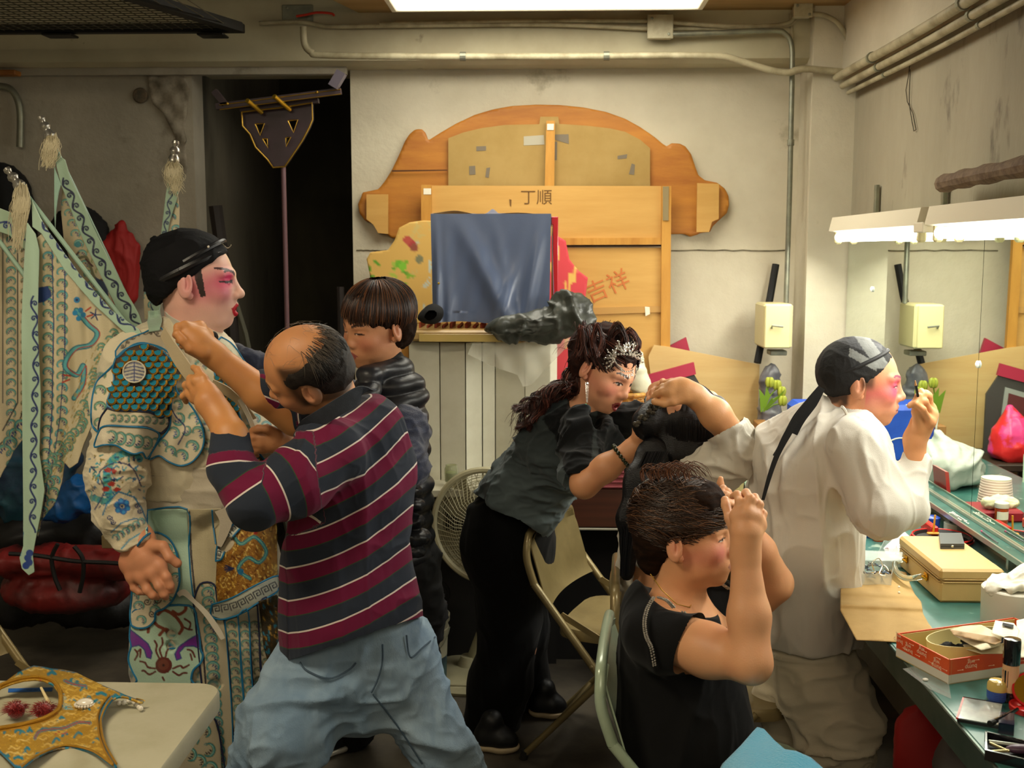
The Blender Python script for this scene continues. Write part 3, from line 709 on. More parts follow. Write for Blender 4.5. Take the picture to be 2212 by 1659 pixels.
def text(name, s, org, ux, uy, size, m, parent, thick=0.0006, width=None):
 """lettering as mesh: org = world point of the text centre, ux/uy = writing directions"""
 cu = bpy.data.curves.new('t', 'FONT'); cu.body = s; cu.size = 1.0; cu.align_x = 'CENTER'; cu.align_y = 'CENTER'; cu.space_line = 0.75; cu.resolution_u = 3
 o = bpy.data.objects.new('t', cu); COL.objects.link(o)
 dg = bpy.context.evaluated_depsgraph_get(); me = bpy.data.meshes.new_from_object(o.evaluated_get(dg))
 V = np.array([v.co[:] for v in me.vertices]); F = [list(p.vertices) for p in me.polygons]
 bpy.data.objects.remove(o, do_unlink=True); bpy.data.curves.remove(cu)
 if len(V) == 0: return None
 c = (V.max(0)+V.min(0))/2; V = V-c
 ux = np.array(ux, float); uy = np.array(uy, float); ux /= np.linalg.norm(ux); uy /= np.linalg.norm(uy); nz = np.cross(ux, uy)
 sc_ = size if width is None else width/max(np.ptp(V[:, 0]), 1e-6)
 W = np.array(org)+sc_*(V[:, :1]*ux+V[:, 1:2]*uy)+nz*thick
 return mk(name, W, F, m, parent)
m_ink = mat('brown_ink', '#6b4a20', 0.8); m_rink = mat('faded_red_ink', '#c4703a', 0.8)
board('ink_mark', cc([(885, 615), (897, 618), (895, 655), (889, 650)]), 4.861, 0.001, m_ink, t)
text('handwriting', '丁順', A(1159, 426, 4.861), (1, 0, 0), (0, 0, 1), 0.07, m_ink, t)
text('handwriting', '吉祥', A(1312, 617, 4.858), (0.8, 0, 0.35), (-0.35, 0, 0.8), 0.1, m_rink, t)
# painted yellow-green scenery piece
P = [(800, 600), (792, 560), (800, 545), (838, 540), (852, 520), (862, 492), (885, 480), (915, 476), (950, 478), (950, 700), (905, 700), (830, 690), (795, 640)]
cv = Cv(780, 460, 960, 710, '#d2a959')
rs = random.Random(3)
for _ in range(16):
 x, y = rs.uniform(880, 950), rs.uniform(470, 700); cv.poly([(x+rs.uniform(-14, 14), y+rs.uniform(-20, 20)) for _ in range(7)], rs.choice(['#a9bdb4', '#b7c6bd', '#c9b06a']))
for _ in range(34):
 x, y = rs.uniform(795, 900), rs.uniform(560, 700); a = rs.uniform(0, 3.1); L_ = rs.uniform(8, 20)
 cv.line([(x, y), (x+L_*math.cos(a), y+L_*math.sin(a)*0.5)], rs.uniform(4, 9), rs.choice(['#7fae2e', '#a7b948', '#5f9a2a', '#8f9c50', '#c9c35a']))
for x, y, c in ((888, 525, '#a83a3a'), (895, 535, '#8e4a38'), (880, 518, '#b54f40'), (862, 570, '#6fae2e'), (870, 576, '#7fbf36'), (905, 560, '#7a7a5a')): cv.disc(x, y, 9, c)
V, F, X, Y_ = patch(P, 4.80, 4, 0.02)
o = mk('painted_scenery', V, F, mat('scenery_paint', rough=0.6, vcol=True), col=cv(X, Y_)); tag(o, 'yellow and green painted rocky scenery piece left of the blue draped box', 'scenery')
# red scenery piece
P = [(1150, 508), (1205, 510), (1222, 520), (1230, 560), (1250, 585), (1270, 600), (1265, 640), (1262, 700), (1250, 760), (1240, 900), (1150, 900)]
cv = Cv(1140, 500, 1290, 910, '#d0424a')
for _ in range(26):
 x, y = rs.uniform(1190, 1262), rs.uniform(560, 900); cv.line([(x, y), (x+rs.uniform(-4, 4), y-rs.uniform(12, 36))], rs.uniform(4, 8), '#e0b45a')
V, F, X, Y_ = patch(P, 4.78, 4, 0.02)
o = mk('painted_scenery', V, F, MATS['scenery_paint'], col=cv(X, Y_)); tag(o, 'red painted scenery piece with yellow flame marks right of the blue draped box', 'scenery')
# blue draped box
t = thing('draped_prop_box', 'red framed box covered by a slate blue satin cloth on the cabinet', 'box', A(1060, 700, 4.3))
m_blue = mat('slate_satin', '#4d5a76', 0.33, sheen=0.15, spec=.7, bump=0.08, bscale=200)
m_redw = mat('red_lacquer', '#b5121f', 0.3, coat=0.4)
a = A(944, 690, 4.22); b = A(1206, 468, 4.22)
X0, X1, Z0, Z1 = a[0], b[0], a[2], b[2]; Yf, Yk = 4.22, 4.56
for (p, q) in (((X1-0.03, Yf, Z1-0.03), (X1, Yk, Z1)), ((X1-0.03, Yf, Z0), (X1, Yk, Z0+0.03)), ((X1-0.02, Yf, Z0), (X1, Yf+0.02, Z1)), ((X1-0.02, Yk-0.02, Z0), (X1, Yk, Z1)), ((X0, Yf, Z0), (X0+0.02, Yf+0.02, Z1)), ((X0, Yf+0.01, Z1-0.03), (X1, Yf+0.03, Z1)), ((X0, Yk-0.02, Z1-0.03), (X1, Yk, Z1)), ((X0, Yf, Z0), (X1, Yf+0.02, Z0+0.03))):
 G().bbox(p, q, 0.002).mk('frame_bar', m_redw, t)
# cloth: front panel with folds + top + right side
nu, nv = 70, 70; V = [];
XA, XB = A(932, 600, Yf)[0], A(1190, 600, Yf)[0]; ZA = A(940, 697, Yf)[2]; ZB = A(940, 462, Yf)[2]
U, W = np.meshgrid(np.linspace(0, 1, nu), np.linspace(0, 1, nv), indexing='ij')
def ridge(u, c, w_): return np.exp(-((u-c)/w_)**2)
dep = 0.034*W*(ridge(U, 0.22+0.45*W, 0.09)+0.8*ridge(U, 0.93-0.13*W, 0.05)+0.7*ridge(U, 0.05, 0.03)+0.4*ridge(U, 0.12+0.02*W, 0.05)+0.8*ridge(U, 0.78-0.3*(W-0.3), 0.06)*sst(W, 0.3, 0.9)+0.35*ridge(U, 0.52+0.18*W, 0.05))
dep = dep+0.004*np.sin(U*40+W*9)*W
Xc = XA+(XB-XA)*U+0.012*(W)*(U-0.5)*-1; Zc = ZB+(ZA-ZB)*W+0.006*np.sin(U*7)*(W > 0.9)
Vf = np.stack([Xc, Yf-0.012-dep, Zc], -1).reshape(-1, 3)
idx = np.arange(nu*nv).reshape(nu, nv); Ff = np.stack([idx[:-1, :-1], idx[:-1, 1:], idx[1:, 1:], idx[1:, :-1]], -1).reshape(-1, 4)
Vt = np.stack([XA+(XB-XA)*U, Yf-0.012+(Yk-Yf)*W, ZB+0.004*np.sin(U*11+W*6)+0.015*ridge(U, 0.22, 0.12)*ridge(W, 0.3, .4)+0.02*ridge(U, 0.5, 0.04)*ridge(W, 0.5, .2)], -1).reshape(-1, 3)
Vs = np.stack([XB+0.002+0.02*W*(0.5+0.5*np.sin(U*9)), Yf-0.012+(Yk-Yf-0.05)*U, ZB+(ZA-ZB)*W*(0.96)], -1).reshape(-1, 3)
V, F = merge((Vf, Ff), (Vt, Ff[:, ::-1]), (Vs, Ff))
mk('draped_cloth', V, F, m_blue, t, True)
sm(G().lathe(A(948, 612, Yf-0.03), [(0.004, 0), (0.004, 0.003), (0.001, 0.004)], 10, (0, -1, 0)).mk('brass_pin', mat('brass', '#c9a227', 0.3, 0.9), t))
# black plastic bag, lumpy
def blob(name, pts, Y, rs_, m, label, cat, res=0.008, amp=0.012, f=14, flat=None, parent=None, grp=None, k=0.05):
 s = S()
 for i, p in enumerate(pts):
  c = A(p[0], p[1], Y+(p[3] if len(p) > 3 else 0)); r = p[2]*Y/FPX
  s.ell(c, (r, r*0.8, r*(p[4] if len(p) > 4 else 0.75)), k=k)
 V, F = s.mesh(res); V = folds(V, F, amp, f, seed=pts[0][0]*0.01)
 o = mk(name, V, F, m, parent, True)
 if label: tag(o, label, cat, grp)
 return o
m_bagk = mat('black_plastic', '#2f312c', 0.42, coat=0.1, bump=0.3, bscale=40, col2='#4a4d45', scale=8)
blob('plastic_bag', [(1105, 708, 32, 0, .5), (1150, 705, 36, 0, .6), (1195, 700, 38, 0, .7), (1235, 680, 34, 0, 1), (1225, 655, 22, 0, 1), (1252, 700, 18, 0, .9), (1070, 712, 22, 0, .4)], 4.08, 0, m_bagk, 'crumpled dark grey plastic bag at the foot of the blue draped box', 'bag', 0.007, 0.028, 9)
blob('black_hat', [(918, 686, 15, 0, .55), (934, 682, 17, 0, .75), (940, 672, 12, 0, .8)], 4.15, 0, mat('black_cloth', '#0d0d0e', 0.9), 'small black cloth hat lying left of the blue draped box', 'hat', 0.005, 0.002)
# orange foam blocks & cardboard parcel on the cabinet
m_foam = mat('orange_foam', '#a5482b', 0.8, col2='#8b3a24', scale=20, bump=0.2)
t = thing('foam_mat', 'brick orange egg crate foam mat under the blue draped box', 'foam mat', A(1000, 715, 4.3))
for i in range(13):
 x = 905+i*16.5; sm(G().bbox(A(x, 714, 4.24), A(x+14, 690+(i % 2)*5, 4.42), 0.006).mk('foam_block', m_foam, t))
G().bbox(A(903, 718, 4.25), A(1130, 706, 4.44), 0.003).mk('base', m_foam, t)
t = thing('flat_parcel', 'flat brown cardboard parcel with glossy tape across the top of the white cabinet', 'parcel', A(1020, 742, 4.1))
a = A(872, 737, 4.12); b = A(1168, 714, 4.12)
sm(G().bbox((a[0], 4.12, a[2]), (b[0], 4.5, b[2]), 0.008).mk('cardboard', mat('kraft_board', '#a3854f', 0.5, col2='#8d6f3c', scale=7, coat=0.3), t))
G().bbox(A(905, 738, 4.117), A(1120, 722, 4.118), 0.0004).mk('tape_strip', mat('glossy_tape', '#b39a58', 0.15, coat=1.0), t)
G().prism([A(1120, 742, 4.11), A(1172, 726, 4.11), A(1178, 716, 4.11), A(1118, 716, 4.11)], (0, 0.05, 0)).mk('flap', mat('flap_board', '#b5935a', 0.6), t)
# white panelled cabinet
m_cab = mat('white_painted_metal', '#cfccb8', 0.5, col2='#bebaa4', scale=4, bump=0.06, col3='#8a5a34', scale3=7, lo3=0.69, hi3=0.73)
t = thing('white_cabinet', 'old white panelled cabinet of folding boards with rust spots behind the fan', 'cabinet', A(1040, 1045, 4.2))
zt = A(1000, 741, 4.2)[2]; zb = A(1000, 1040, 4.2)[2]
edges = [(884, 4.22), (951, 4.22), (1006, 4.20), (1042, 4.26), (1070, 4.28), (1134, 4.24), (1187, 4.22), (1204, 4.24)]
for i in range(len(edges)-1):
 (x0, y0), (x1, y1) = edges[i], edges[i+1]
 p = A(x0+1.2, 900, y0); q = A(x1-1.2, 900, y1)
 G().prism([(p[0], p[1], zb), (q[0], q[1], zb), (q[0], q[1], zt), (p[0], p[1], zt)], (0, 0.018, 0)).mk('board', m_cab, t)
G().box((A(884, 900, 4.3)[0], 4.31, zb), (A(1200, 900, 4.3)[0], 4.55, zt-0.002)).mk('body', m_cab, t)
G().bbox((A(870, 1040, 4.1)[0], 4.05, zb-0.03), (A(1204, 1040, 4.2)[0], 4.6, zb), 0.004).mk('ledge', mat('ledge_paint', '#b5b09a', 0.5), t)
G().box((A(880, 1040, 4.2)[0], 4.3, 0), (A(1204, 1040, 4.2)[0], 4.58, zb-0.03)).mk('lower_body', mat('black_void_shade', '#0e0b09', 0.8), t)  # near-black body stands for the unlit void below the ledge
for (x0, y0, x1, y1) in ((905, 742, 925, 752), (1000, 743, 1012, 750)): pass
# timber scrap behind the vest woman
o = G().bbox(A(868, 780, 4.3), A(884, 735, 4.25), 0.004).mk('timber_offcut', m_frame); tag(o, 'short orange timber offcut between the vest collar and the white cabinet', 'timber')
# draped clear sheet
m_clear = mat('clear_sheeting', '#dcd9c8', 0.25, trans=0.0, alpha=0.42, bump=0.3, bscale=20)
V, F, _, _ = patch([(1020, 742), (1190, 738), (1250, 700), (1262, 712), (1215, 760), (1180, 795), (1150, 830), (1130, 836), (1118, 810), (1060, 790), (1010, 765)], lambda x, y: 4.13+0.010*np.sin(x*0.045+y*0.03)+0.006*np.sin(x*0.11-y*0.017)*np.sin(y*.05), 5, 0)
o = mk('plastic_sheet', V, F, m_clear, smooth=True); tag(o, 'translucent plastic sheet hanging over the front of the white cabinet', 'plastic sheet')
# jar
t = thing('glass_jar', 'small glass jar with greenish contents on the ledge above the fan', 'jar', A(975, 1036, 4.12))
c = A(975, 1040, 4.12); rj = 15*4.12/FPX
sm(G().lathe(c, [(rj*0.9, 0), (rj, 0.006), (rj, 0.05), (rj*0.85, 0.058), (rj*0.85, 0.064), (rj*0.8, 0.064), (rj*0.9, 0.03), (rj*0.85, 0.005)], 20).mk('glass', mat('jar_glass', '#d6d9bd', 0.1, trans=0.8), t))
sm(G().lathe(c+np.array([0, 0, 0.004]), [(rj*0.8, 0), (rj*0.82, 0.03), (0.001, 0.032)], 16).mk('contents', mat('green_contents', '#8d9a52', 0.6), t))
# maroon ridged case + dark cabinet
m_mar = mat('maroon_plastic', '#8a4046', 0.4, col2='#7a353c', scale=6)
t = thing('ridged_case', 'maroon ridged equipment case with black latches on the dark wood chest', 'case', A(1320, 1060, 4.2))
x0 = A(1262, 1000, 4.1)[0]; x1 = A(1470, 1000, 4.1)[0]; zc0 = A(1300, 1058, 4.1)[2]; zc1 = A(1300, 930, 4.1)[2]
G().bbox((x0, 4.12, zc0), (x1, 4.4, zc1-0.004), 0.006).mk('body', m_mar, t)
for i in range(11):
 z = zc0+0.008+(zc1-zc0-0.02)*i/11; sm(G().tube([(x0-0.002, 4.118, z), (x1, 4.118, z)], 0.0055, 8).mk('ridge', m_mar, t))
G().bbox((x0-0.006, 4.1, zc1-0.012), (x1, 4.41, zc1), 0.004).mk('lid', mat('pink_lid', '#b06a66', 0.5), t)
for x in (1312, 1335, 1372): G().bbox(A(x, 990, 4.105), A(x+14, 978, 4.09), 0.003).mk('latch', m_blk, t)
sm(G().tube(pl([(1352, 1005), (1352, 1022), (1362, 1034), (1372, 1030)], 4.08, 5), 0.006, 8).mk('handle', m_blk, t))
m_chest = mat('mahogany', '#432014', 0.4, col2='#2f140c', scale=4, stretch=(0.3, 1, 6), coat=0.2)
t = thing('wood_chest', 'dark mahogany chest supporting the maroon case', 'chest', A(1320, 1450, 4.3))
zm = A(1300, 1143, 4.1)[2]; xa_ = A(1175, 1100, 4.1)[0]; xb_ = A(1500, 1100, 4.1)[0]
G().bbox((xa_, 4.12, zm), (xb_, 4.6, zc0), 0.004).mk('upper_board', m_chest, t)
G().bbox((xa_, 4.11, zm-0.008), (xb_, 4.12, zm), 0.002).mk('pale_edge', mat('pale_edge', '#8f8a7a', 0.4), t)
G().box((xa_, 4.35, 0), (xb_, 4.6, zm-0.01)).mk('back_panel', MATS['black_void_shade'], t)  # shade of the void under the chest board put in as near-black colour
G().bbox((xb_-0.02, 4.13, 0), (xb_, 4.6, zm-0.01), 0.002).mk('side_panel', MATS['black_void_shade'], t)
# pale plywood sheet leaning, dark painted scenery behind it
t = tag(board('plywood_sheet', [(1400, 770), (1412, 745), (1440, 748), (1640, 787), (1635, 900), (1622, 985), (1618, 1290), (1400, 1290), (1412, 870)], 4.84, 0.012, mat('fresh_ply', '#cdae74', 0.6, col2='#c3a066', scale=3.2, stretch=(0.5, 1, 4), bump=0.08), None), 'pale fresh plywood sheet with slanting top leaning behind the black wig', 'plywood')
t = thing('painted_house_flat', 'dark scenery flat painted as a house gable with red roof edge', 'scenery', A(1400, 1000, 4.88))
p0 = lambda x, z: np.array([x, 4.90, z])
G().prism([p0(0.30, 0.05), p0(0.30, 1.02), p0(0.42, 1.20), p0(0.60, 1.24), p0(0.66, 1.10), p0(0.66, 0.05)], (0, -0.012, 0)).mk('panel', mat('charcoal_paint', '#3c3a36', 0.6), t)
G().prism([p0(0.28, 1.0), p0(0.28, 1.10), p0(0.60, 1.27), p0(0.62, 1.2)], (0, -0.02, 0)).mk('roof_edge', mat('crimson_paint', '#a02740', 0.5), t)
G().prism([p0(0.36, 0.85), p0(0.36, 1.02), p0(0.58, 1.14), p0(0.58, 0.85)], (0, -0.016, 0)).mk('window_frame', mat('grey_paint', '#8f948c', 0.5), t)
G().prism([p0(0.38, 0.86), p0(0.38, 1.0), p0(0.56, 1.1), p0(0.56, 0.86)], (0, -0.02, 0)).mk('window_field', mat('maroon_paint', '#5a2b2a', 0.5), t)
# pink and red shopping bag (hidden behind the wig, seen in the mirror)
def bagshape(name, c, w_, d, h, m, label, amp=0.012):
 s = S(); c = np.array(c)
 s.ell(c+[0, 0, h*0.38], (w_/2, d/2, h*0.42), k=0.03); s.ell(c+[0, 0, h*0.15], (w_*0.52, d*0.5, h*0.2), k=0.04)
 s.cap(c+[0, 0, h*0.6], c+[w_*0.12, 0, h*0.95], w_*0.22, 0.02, k=0.06)
 s.cut(c+[0, 0, 0.0], (0, 0, -1))
 V, F = s.mesh(0.009); V = folds(V, F, amp, 9, seed=c[0]); o = mk(name, V, F, m, None, True); tag(o, label, 'bag'); return o
m_pink = mat('pink_bag_plastic', '#d23a78', 0.35, col2='#d02a2a', scale=5, mixlo=0.48, mixhi=0.52, bump=0.3, bscale=40)
t = thing('side_table', 'dark low table behind the wig wearer carrying the pink bag', 'table', (0.72, 4.6, 0))
G().bbox((0.36, 4.42, 0.77), (0.72, 4.80, 0.80), 0.004).mk('tabletop', m_dkw, t)
for x, y in ((0.39, 4.46), (0.69, 4.46), (0.39, 4.76), (0.69, 4.76)): G().box((x-0.015, y-0.015, 0), (x+0.015, y+0.015, 0.77)).mk('leg', m_dkw, t)
bagshape('shopping_bag', (0.60, 4.53, 0.80), 0.20, 0.16, 0.22, m_pink, 'pink and red plastic bag behind the black wig, showing in the mirror')
# plastic bag + basket + red chili right of tiara woman
blob('clear_bag', [(1365, 800, 26, 0, 1.1), (1385, 835, 22, 0, 1.1), (1350, 790, 20, 0, 1.0), (1372, 770, 14, 0, .8)], 4.3, 0, mat('milky_plastic', '#cfcdb4', 0.25, bump=0.4, bscale=30), 'milky clear plastic bag behind the tiara woman', 'bag', 0.008, 0.008)
t = thing('wicker_basket', 'small honey coloured wicker basket right of the tiara woman', 'basket', A(1362, 895, 4.3))
c = A(1360, 898, 4.3); m_wick = mat('wicker', '#c08f3e', 0.6, col2='#8a5c20', scale=60)
for i in range(9):
 z = i*0.009; r = 0.04+0.012*i/9; a = np.linspace(0, 2*math.pi, 37)[:-1]
 sm(G().tube(np.stack([c[0]+(r+0.003*np.cos(a*9+i*math.pi))*np.cos(a), c[1]+(r+0.003*np.cos(a*9+i*math.pi))*np.sin(a), np.full(36, c[2]+z)], 1), 0.0052, 6, closed=True).mk('weave_ring', m_wick, t))
a = np.linspace(0, 2*math.pi, 25)[:-1]; sm(G().tube(np.stack([c[0]+0.056*np.cos(a), c[1]+0.056*np.sin(a), np.full(24, c[2]+0.086)], 1), 0.009, 8, closed=True).mk('rim', m_wick, t))
G().box((c[0]-0.08, 4.25, zc1+0.0), (c[0]+0.09, 4.38, c[2]-0.004)).mk('base_block', m_dkw, t)
o = sm(G().tube(pl([(1404, 815), (1402, 824), (1406, 832), (1413, 838)], 4.815, 5), [0.003]+[0.010]*13+[0.008, 0.002], 8).mk('red_pepper', mat('red_gloss', '#b81f1c', 0.25))); tag(o, 'curved red plastic hook against the pale plywood sheet', 'hook')
# electrical box
t = thing('electrical_box', 'cream electrical switch box with lever handle on the column side', 'electrical box', A(1680, 757, 4.8))
a = A(1648, 753, 4.6); b = A(1714, 657, 4.6); m_el = mat('cream_enamel', '#cabf8c', 0.4)
G().bbox((a[0], 4.6, a[2]), (b[0], 4.8, b[2]), 0.008).mk('body', m_el, t)
G().bbox((a[0]+0.003, 4.588, a[2]+0.003), (b[0]-0.012, 4.6, b[2]-0.003), 0.004).mk('door', m_el, t)
sm(G().tube([A(1667, 708, 4.585), A(1668, 703, 4.57), A(1692, 706, 4.57)], 0.0045, 8).mk('handle', m_galv, t))
G().bbox(A(1664, 768, 4.66), A(1692, 754, 4.74), 0.003).mk('conduit_fitting', m_galv, t)
o = G().tube([A(1676, 571, 4.9), A(1664, 640, 4.88), A(1636, 784, 4.8)], 0.016, 10).mk('black_pole', mat('matte_black', '#0e0d0c', 0.7)); sm(o); tag(o, 'black pole leaning in the corner behind the electrical box', 'pole')
# tulips with gray bag
m_leafg = mat('leaf_green', '#6d8c22', 0.5); m_petal = mat('petal_yellow', '#92982f', 0.5, col2='#a03a30', scale=12, mixlo=0.6, mixhi=0.7)
t = thing('flower_bunch', 'artificial tulips with yellow green petals beside the pale plywood sheet', 'flowers', A(1668, 900, 4.65))
for i, (x, y, ex, ey) in enumerate(((1650, 880, 1678, 838), (1652, 884, 1688, 852), (1648, 878, 1662, 832), (1655, 886, 1690, 872))):
 p = A(x, y, 4.62); q = A(ex, ey, 4.62-i*0.01); sm(G().tube([p, (p+q)/2+[0, 0, .01], q], 0.003, 6).mk('stem', m_leafg, t))
 g = G()
 for k in range(5):
  a = k*1.256; g.ball(q+np.array([0.008*math.cos(a), 0.008*math.sin(a), 0.012]), (0.012, 0.008, 0.022), 8, 6, rot('z', a))
 sm(g.mk('bloom', m_petal, t))
for (x, y, ex, ey) in ((1645, 890, 1640, 840), (1650, 890, 1668, 858), (1650, 888, 1655, 835), (1655, 885, 1697, 840)):
 p = A(x, y, 4.6); q = A(ex, ey, 4.58); m_ = (p+q)/2+np.array([0.01, 0, 0.008]); d = np.array([0.012, 0, 0.006])
 g = G(); g.add([p-d*0.3, m_-d, q, m_+d, p+d*0.3], [(0, 1, 2, 3, 4)]); g.mk('leaf', m_leafg, t)
blob('grey_bag', [(1664, 812, 22, 0, 1.2), (1664, 850, 20, .03, 1.6), (1662, 900, 26, .02, 1.6), (1668, 930, 24, .0, 1.)], 4.72, 0, mat('grey_plastic', '#77767a', 0.35, col2='#3f3f40', scale=6), 'crumpled grey plastic bag behind the artificial tulips', 'bag', 0.009, 0.01)
o = G().bbox(A(1622, 1100, 4.7), A(1668, 918, 4.55), 0.004).mk('cardboard_box', mat('brown_carton', '#9a6f3c', 0.7)); tag(o, 'brown carton standing between the plywood sheet and the corner', 'carton')
# beige pot, green tray
t = thing('beige_pot', 'beige plastic pot on the low shelf behind the seated woman', 'pot', A(1586, 1075, 4.0))
c = A(1585, 1078, 3.95); r0 = 24*3.95/FPX; sm(G().lathe(c, [(r0*0.75, 0), (r0*0.95, 0.085), (r0*1.05, 0.09), (r0*1.05, 0.1), (r0*0.95, 0.1), (r0*0.9, 0.085), (r0*0.7, 0.01)], 24).mk('pot_body', mat('beige_plastic', '#cdbf84', 0.4), t))
z_ = c[2]
G().bbox((c[0]-0.12, 3.8, z_-0.02), (c[0]+0.07, 4.15, z_), 0.003).mk('shelf_board', m_dkw, t)
o = G().prism([A(1598, 992, 4.1), A(1612, 985, 4.1), A(1645, 1060, 4.0), A(1640, 1095, 4.0), A(1616, 1080, 4.0)], (0, 0.02, 0.01)).mk('green_tray', mat('sage_plastic', '#8fa58a', 0.4)); tag(o, 'sage green tray leaning beside the beige pot', 'tray')
# trident rake prop
m_prop = mat('dark_lacquer', '#2c1f22', 0.45, col2='#3a2930', scale=8); m_gold = mat('gold_line', '#a8832f', 0.35, 0.7)
t = thing('trident_prop', 'tall dark stage trident with gold outlines and mauve pole standing in the recess', 'stage weapon', A(617, 900, 4.5))
YP = 4.55
hd = [(522, 242), (610, 232), (674, 222), (675, 258), (668, 275), (652, 305), (632, 335), (615, 360), (590, 362), (578, 345), (552, 318), (540, 290), (524, 272)]
tri = [[(551, 268), (571, 267), (562, 292)], [(622, 261), (643, 259), (634, 286)], [(567, 300), (577, 300), (579, 319)], [(617, 298), (628, 296), (618, 316)]]
V, F, _, _ = patch(hd, YP, 2.5, 0.03, tri); mk('blade_plate', V, F, m_prop, t)
g = G(); g.tube([A(x, y, YP-0.031) for x, y in hd]+[A(522, 242, YP-0.031)], 0.0035, 6); sm(g.mk('gold_outline', m_gold, t))
for q in tri: g = G(); g.tube([A(x, y, YP-0.031) for x, y in q+[q[0]]], 0.003, 6); g.mk('gold_triangle', m_gold, t)
def bar3(p, q, w_, Y, th):
 p = np.array(p, float); q = np.array(q, float); d = (q-p)/np.linalg.norm(q-p); n = np.array([-d[1], d[0]])*w_/2
 return G().prism([A(*(p+n), Y), A(*(q+n), Y), A(*(q-n), Y), A(*(p-n), Y)], (0, -th, 0))
bar3((470, 232), (738, 198), 13, YP-0.04, 0.03).mk('cross_bar', m_prop, t)
bar3((522, 238), (690, 219), 10, YP, 0.03).mk('cross_bar', m_prop, t)
for dy in (-5, 5): sm(G().tube([A(474, 232+dy, YP-0.072), A(736, 198+dy, YP-0.072)], 0.002, 6).mk('gold_edge', m_gold, t))
bar3((466, 198), (490, 228), 13, YP-0.04, 0.03).mk('end_prong', m_prop, t)
bar3((741, 158), (722, 190), 20, YP-0.06, 0.045).mk('end_prong', mat('grey_lacquer', '#57505c', 0.4), t)
for (x0, y0, x1, y1) in ((534, 217, 565, 243), (592, 208, 626, 237)): sm(G().tube([A(x0, y0, YP-0.12), A(x1, y1, YP-0.03)], 0.009, 12).mk('gold_peg', mat('polished_gold', '#d8b13a', 0.25, 0.8), t))
for (x, y) in ((491, 224), (685, 199)): sm(G().ball(A(x, y, YP-0.075), 0.006).mk('brass_knob', m_gold, t))
sm(G().tube([A(612, 360, YP-0.015), A(617, 560, YP-0.015), A(627, 1000, YP-0.015), A(640, 1410, YP-0.015)], 0.010, 12).mk('pole', mat('mauve_paint', '#5e4348', 0.45), t))
for pts, r, lab in ((((465, 445), (500, 700), (515, 900)), 0.030, 'thick dark timber leaning in the recess behind the actor'), (((505, 640), (530, 720), (560, 860)), 0.012, 'thin grey stick leaning in the recess'), (((735, 620), (738, 760), (742, 860)), 0.016, 'dark green post at the right side of the recess')):
 _q = pl(pts, 4.8); _e = _q[-1]+(_q[-1]-_q[-2])*(_q[-1][2]/(_q[-2][2]-_q[-1][2])); o = sm(G().tube(np.vstack([_q, _e]), r, 8).mk('leaning_stick', mat('stick_dark' if r > 0.02 else 'stick_'+lab.split()[0], '#1a120d' if r > 0.02 else ('#4b4a3c' if 'grey' in lab else '#26391f'), 0.7))); tag(o, lab, 'stick')
# black and red garments on the left wall
o = blob('black_garment', [(150, 500, 38, 0, 1.3), (190, 500, 40, 0, 1.3), (205, 540, 36, 0, 1.5), (140, 560, 36, 0, 1.8), (170, 640, 40, 0, 2)], 4.8, 0, MATS['black_cloth'], 'black garment hanging on the left wall behind the flags', 'garment', 0.014, 0.01)
o = blob('black_garment', [(10, 430, 60, 0, 1.3), (20, 520, 60, 0, 1.5), (10, 640, 70, 0, 1.6)], 4.82, 0, MATS['black_cloth'], 'black garment at the far left edge behind the foremost flag', 'garment', 0.014, 0.01)
m_redc = mat('red_cloth', '#8f1210', 0.7, bump=0.3, bscale=60)
s = S();
for a_, b_, r1, r2 in (((262, 488), (262, 492), 14, 14), ((245, 512), (278, 512), 16, 14), ((240, 530), (236, 660), 22, 20), ((280, 530), (282, 640), 20, 14), ((260, 520), (262, 660), 24, 22)):
 s.cap(A(*a_, 4.8), A(*b_, 4.8), r1*4.8/FPX, r2*4.8/FPX, 0.015)
V, F = s.mesh(0.008); V = folds(V, F, 0.012, 9, (3, 1, 0.5)); o = mk('red_garment', V, F, m_redc, None, True); tag(o, 'red folded garment hanging on the left wall beside the flags', 'garment')
# bags on the floor at left
blob('blue_cloth_bundle', [(0, 1010, 95, .1, .9), (60, 960, 80, .1, 1), (115, 990, 60, .1, 1), (60, 1060, 90, 0.05, .9)], 4.3, 0, mat('dark_blue_print', '#132a44', 0.6, col2='#1b4a55', scale=6, bump=0.3), 'dark blue and green bundle of stage cloth behind the hanging flag', 'bundle', 0.016, 0.02, 8)
blob('blue_plastic_bag', [(150, 1085, 40, 0, .9), (170, 1060, 32, 0, 1), (120, 1105, 36, 0, .6), (190, 1078, 22, 0, .8)], 4.1, 0, mat('royal_blue_plastic', '#0e4f8c', 0.4, bump=0.4, bscale=25), 'bright blue plastic bag between the flag and the costumed actor', 'bag', 0.009, 0.012)
blob('black_bag', [(60, 1150, 110, .1, .5), (180, 1150, 90, .1, .55), (250, 1160, 60, .1, .6), (120, 1250, 140, .25, .6), (260, 1240, 70, .2, .9)], 4.25, 0, mat('black_nylon', '#0c0b0b', 0.55, bump=0.3), 'big black soft bag heaped on the floor at the left', 'bag', 0.018, 0.02, 7)
t = blob('duffel_bag', [(30, 1212, 60, 0, .55), (110, 1210, 60, 0, .6), (190, 1212, 64, 0, .6), (270, 1218, 56, 0, .6), (150, 1265, 150, .1, .35)], 4.05, 0, mat('red_nylon', '#6e1210', 0.5, col2='#3a0b0a', scale=5, bump=0.3), 'dark red duffel bag with black straps on the floor at the left', 'bag', 0.014, 0.012, 8)
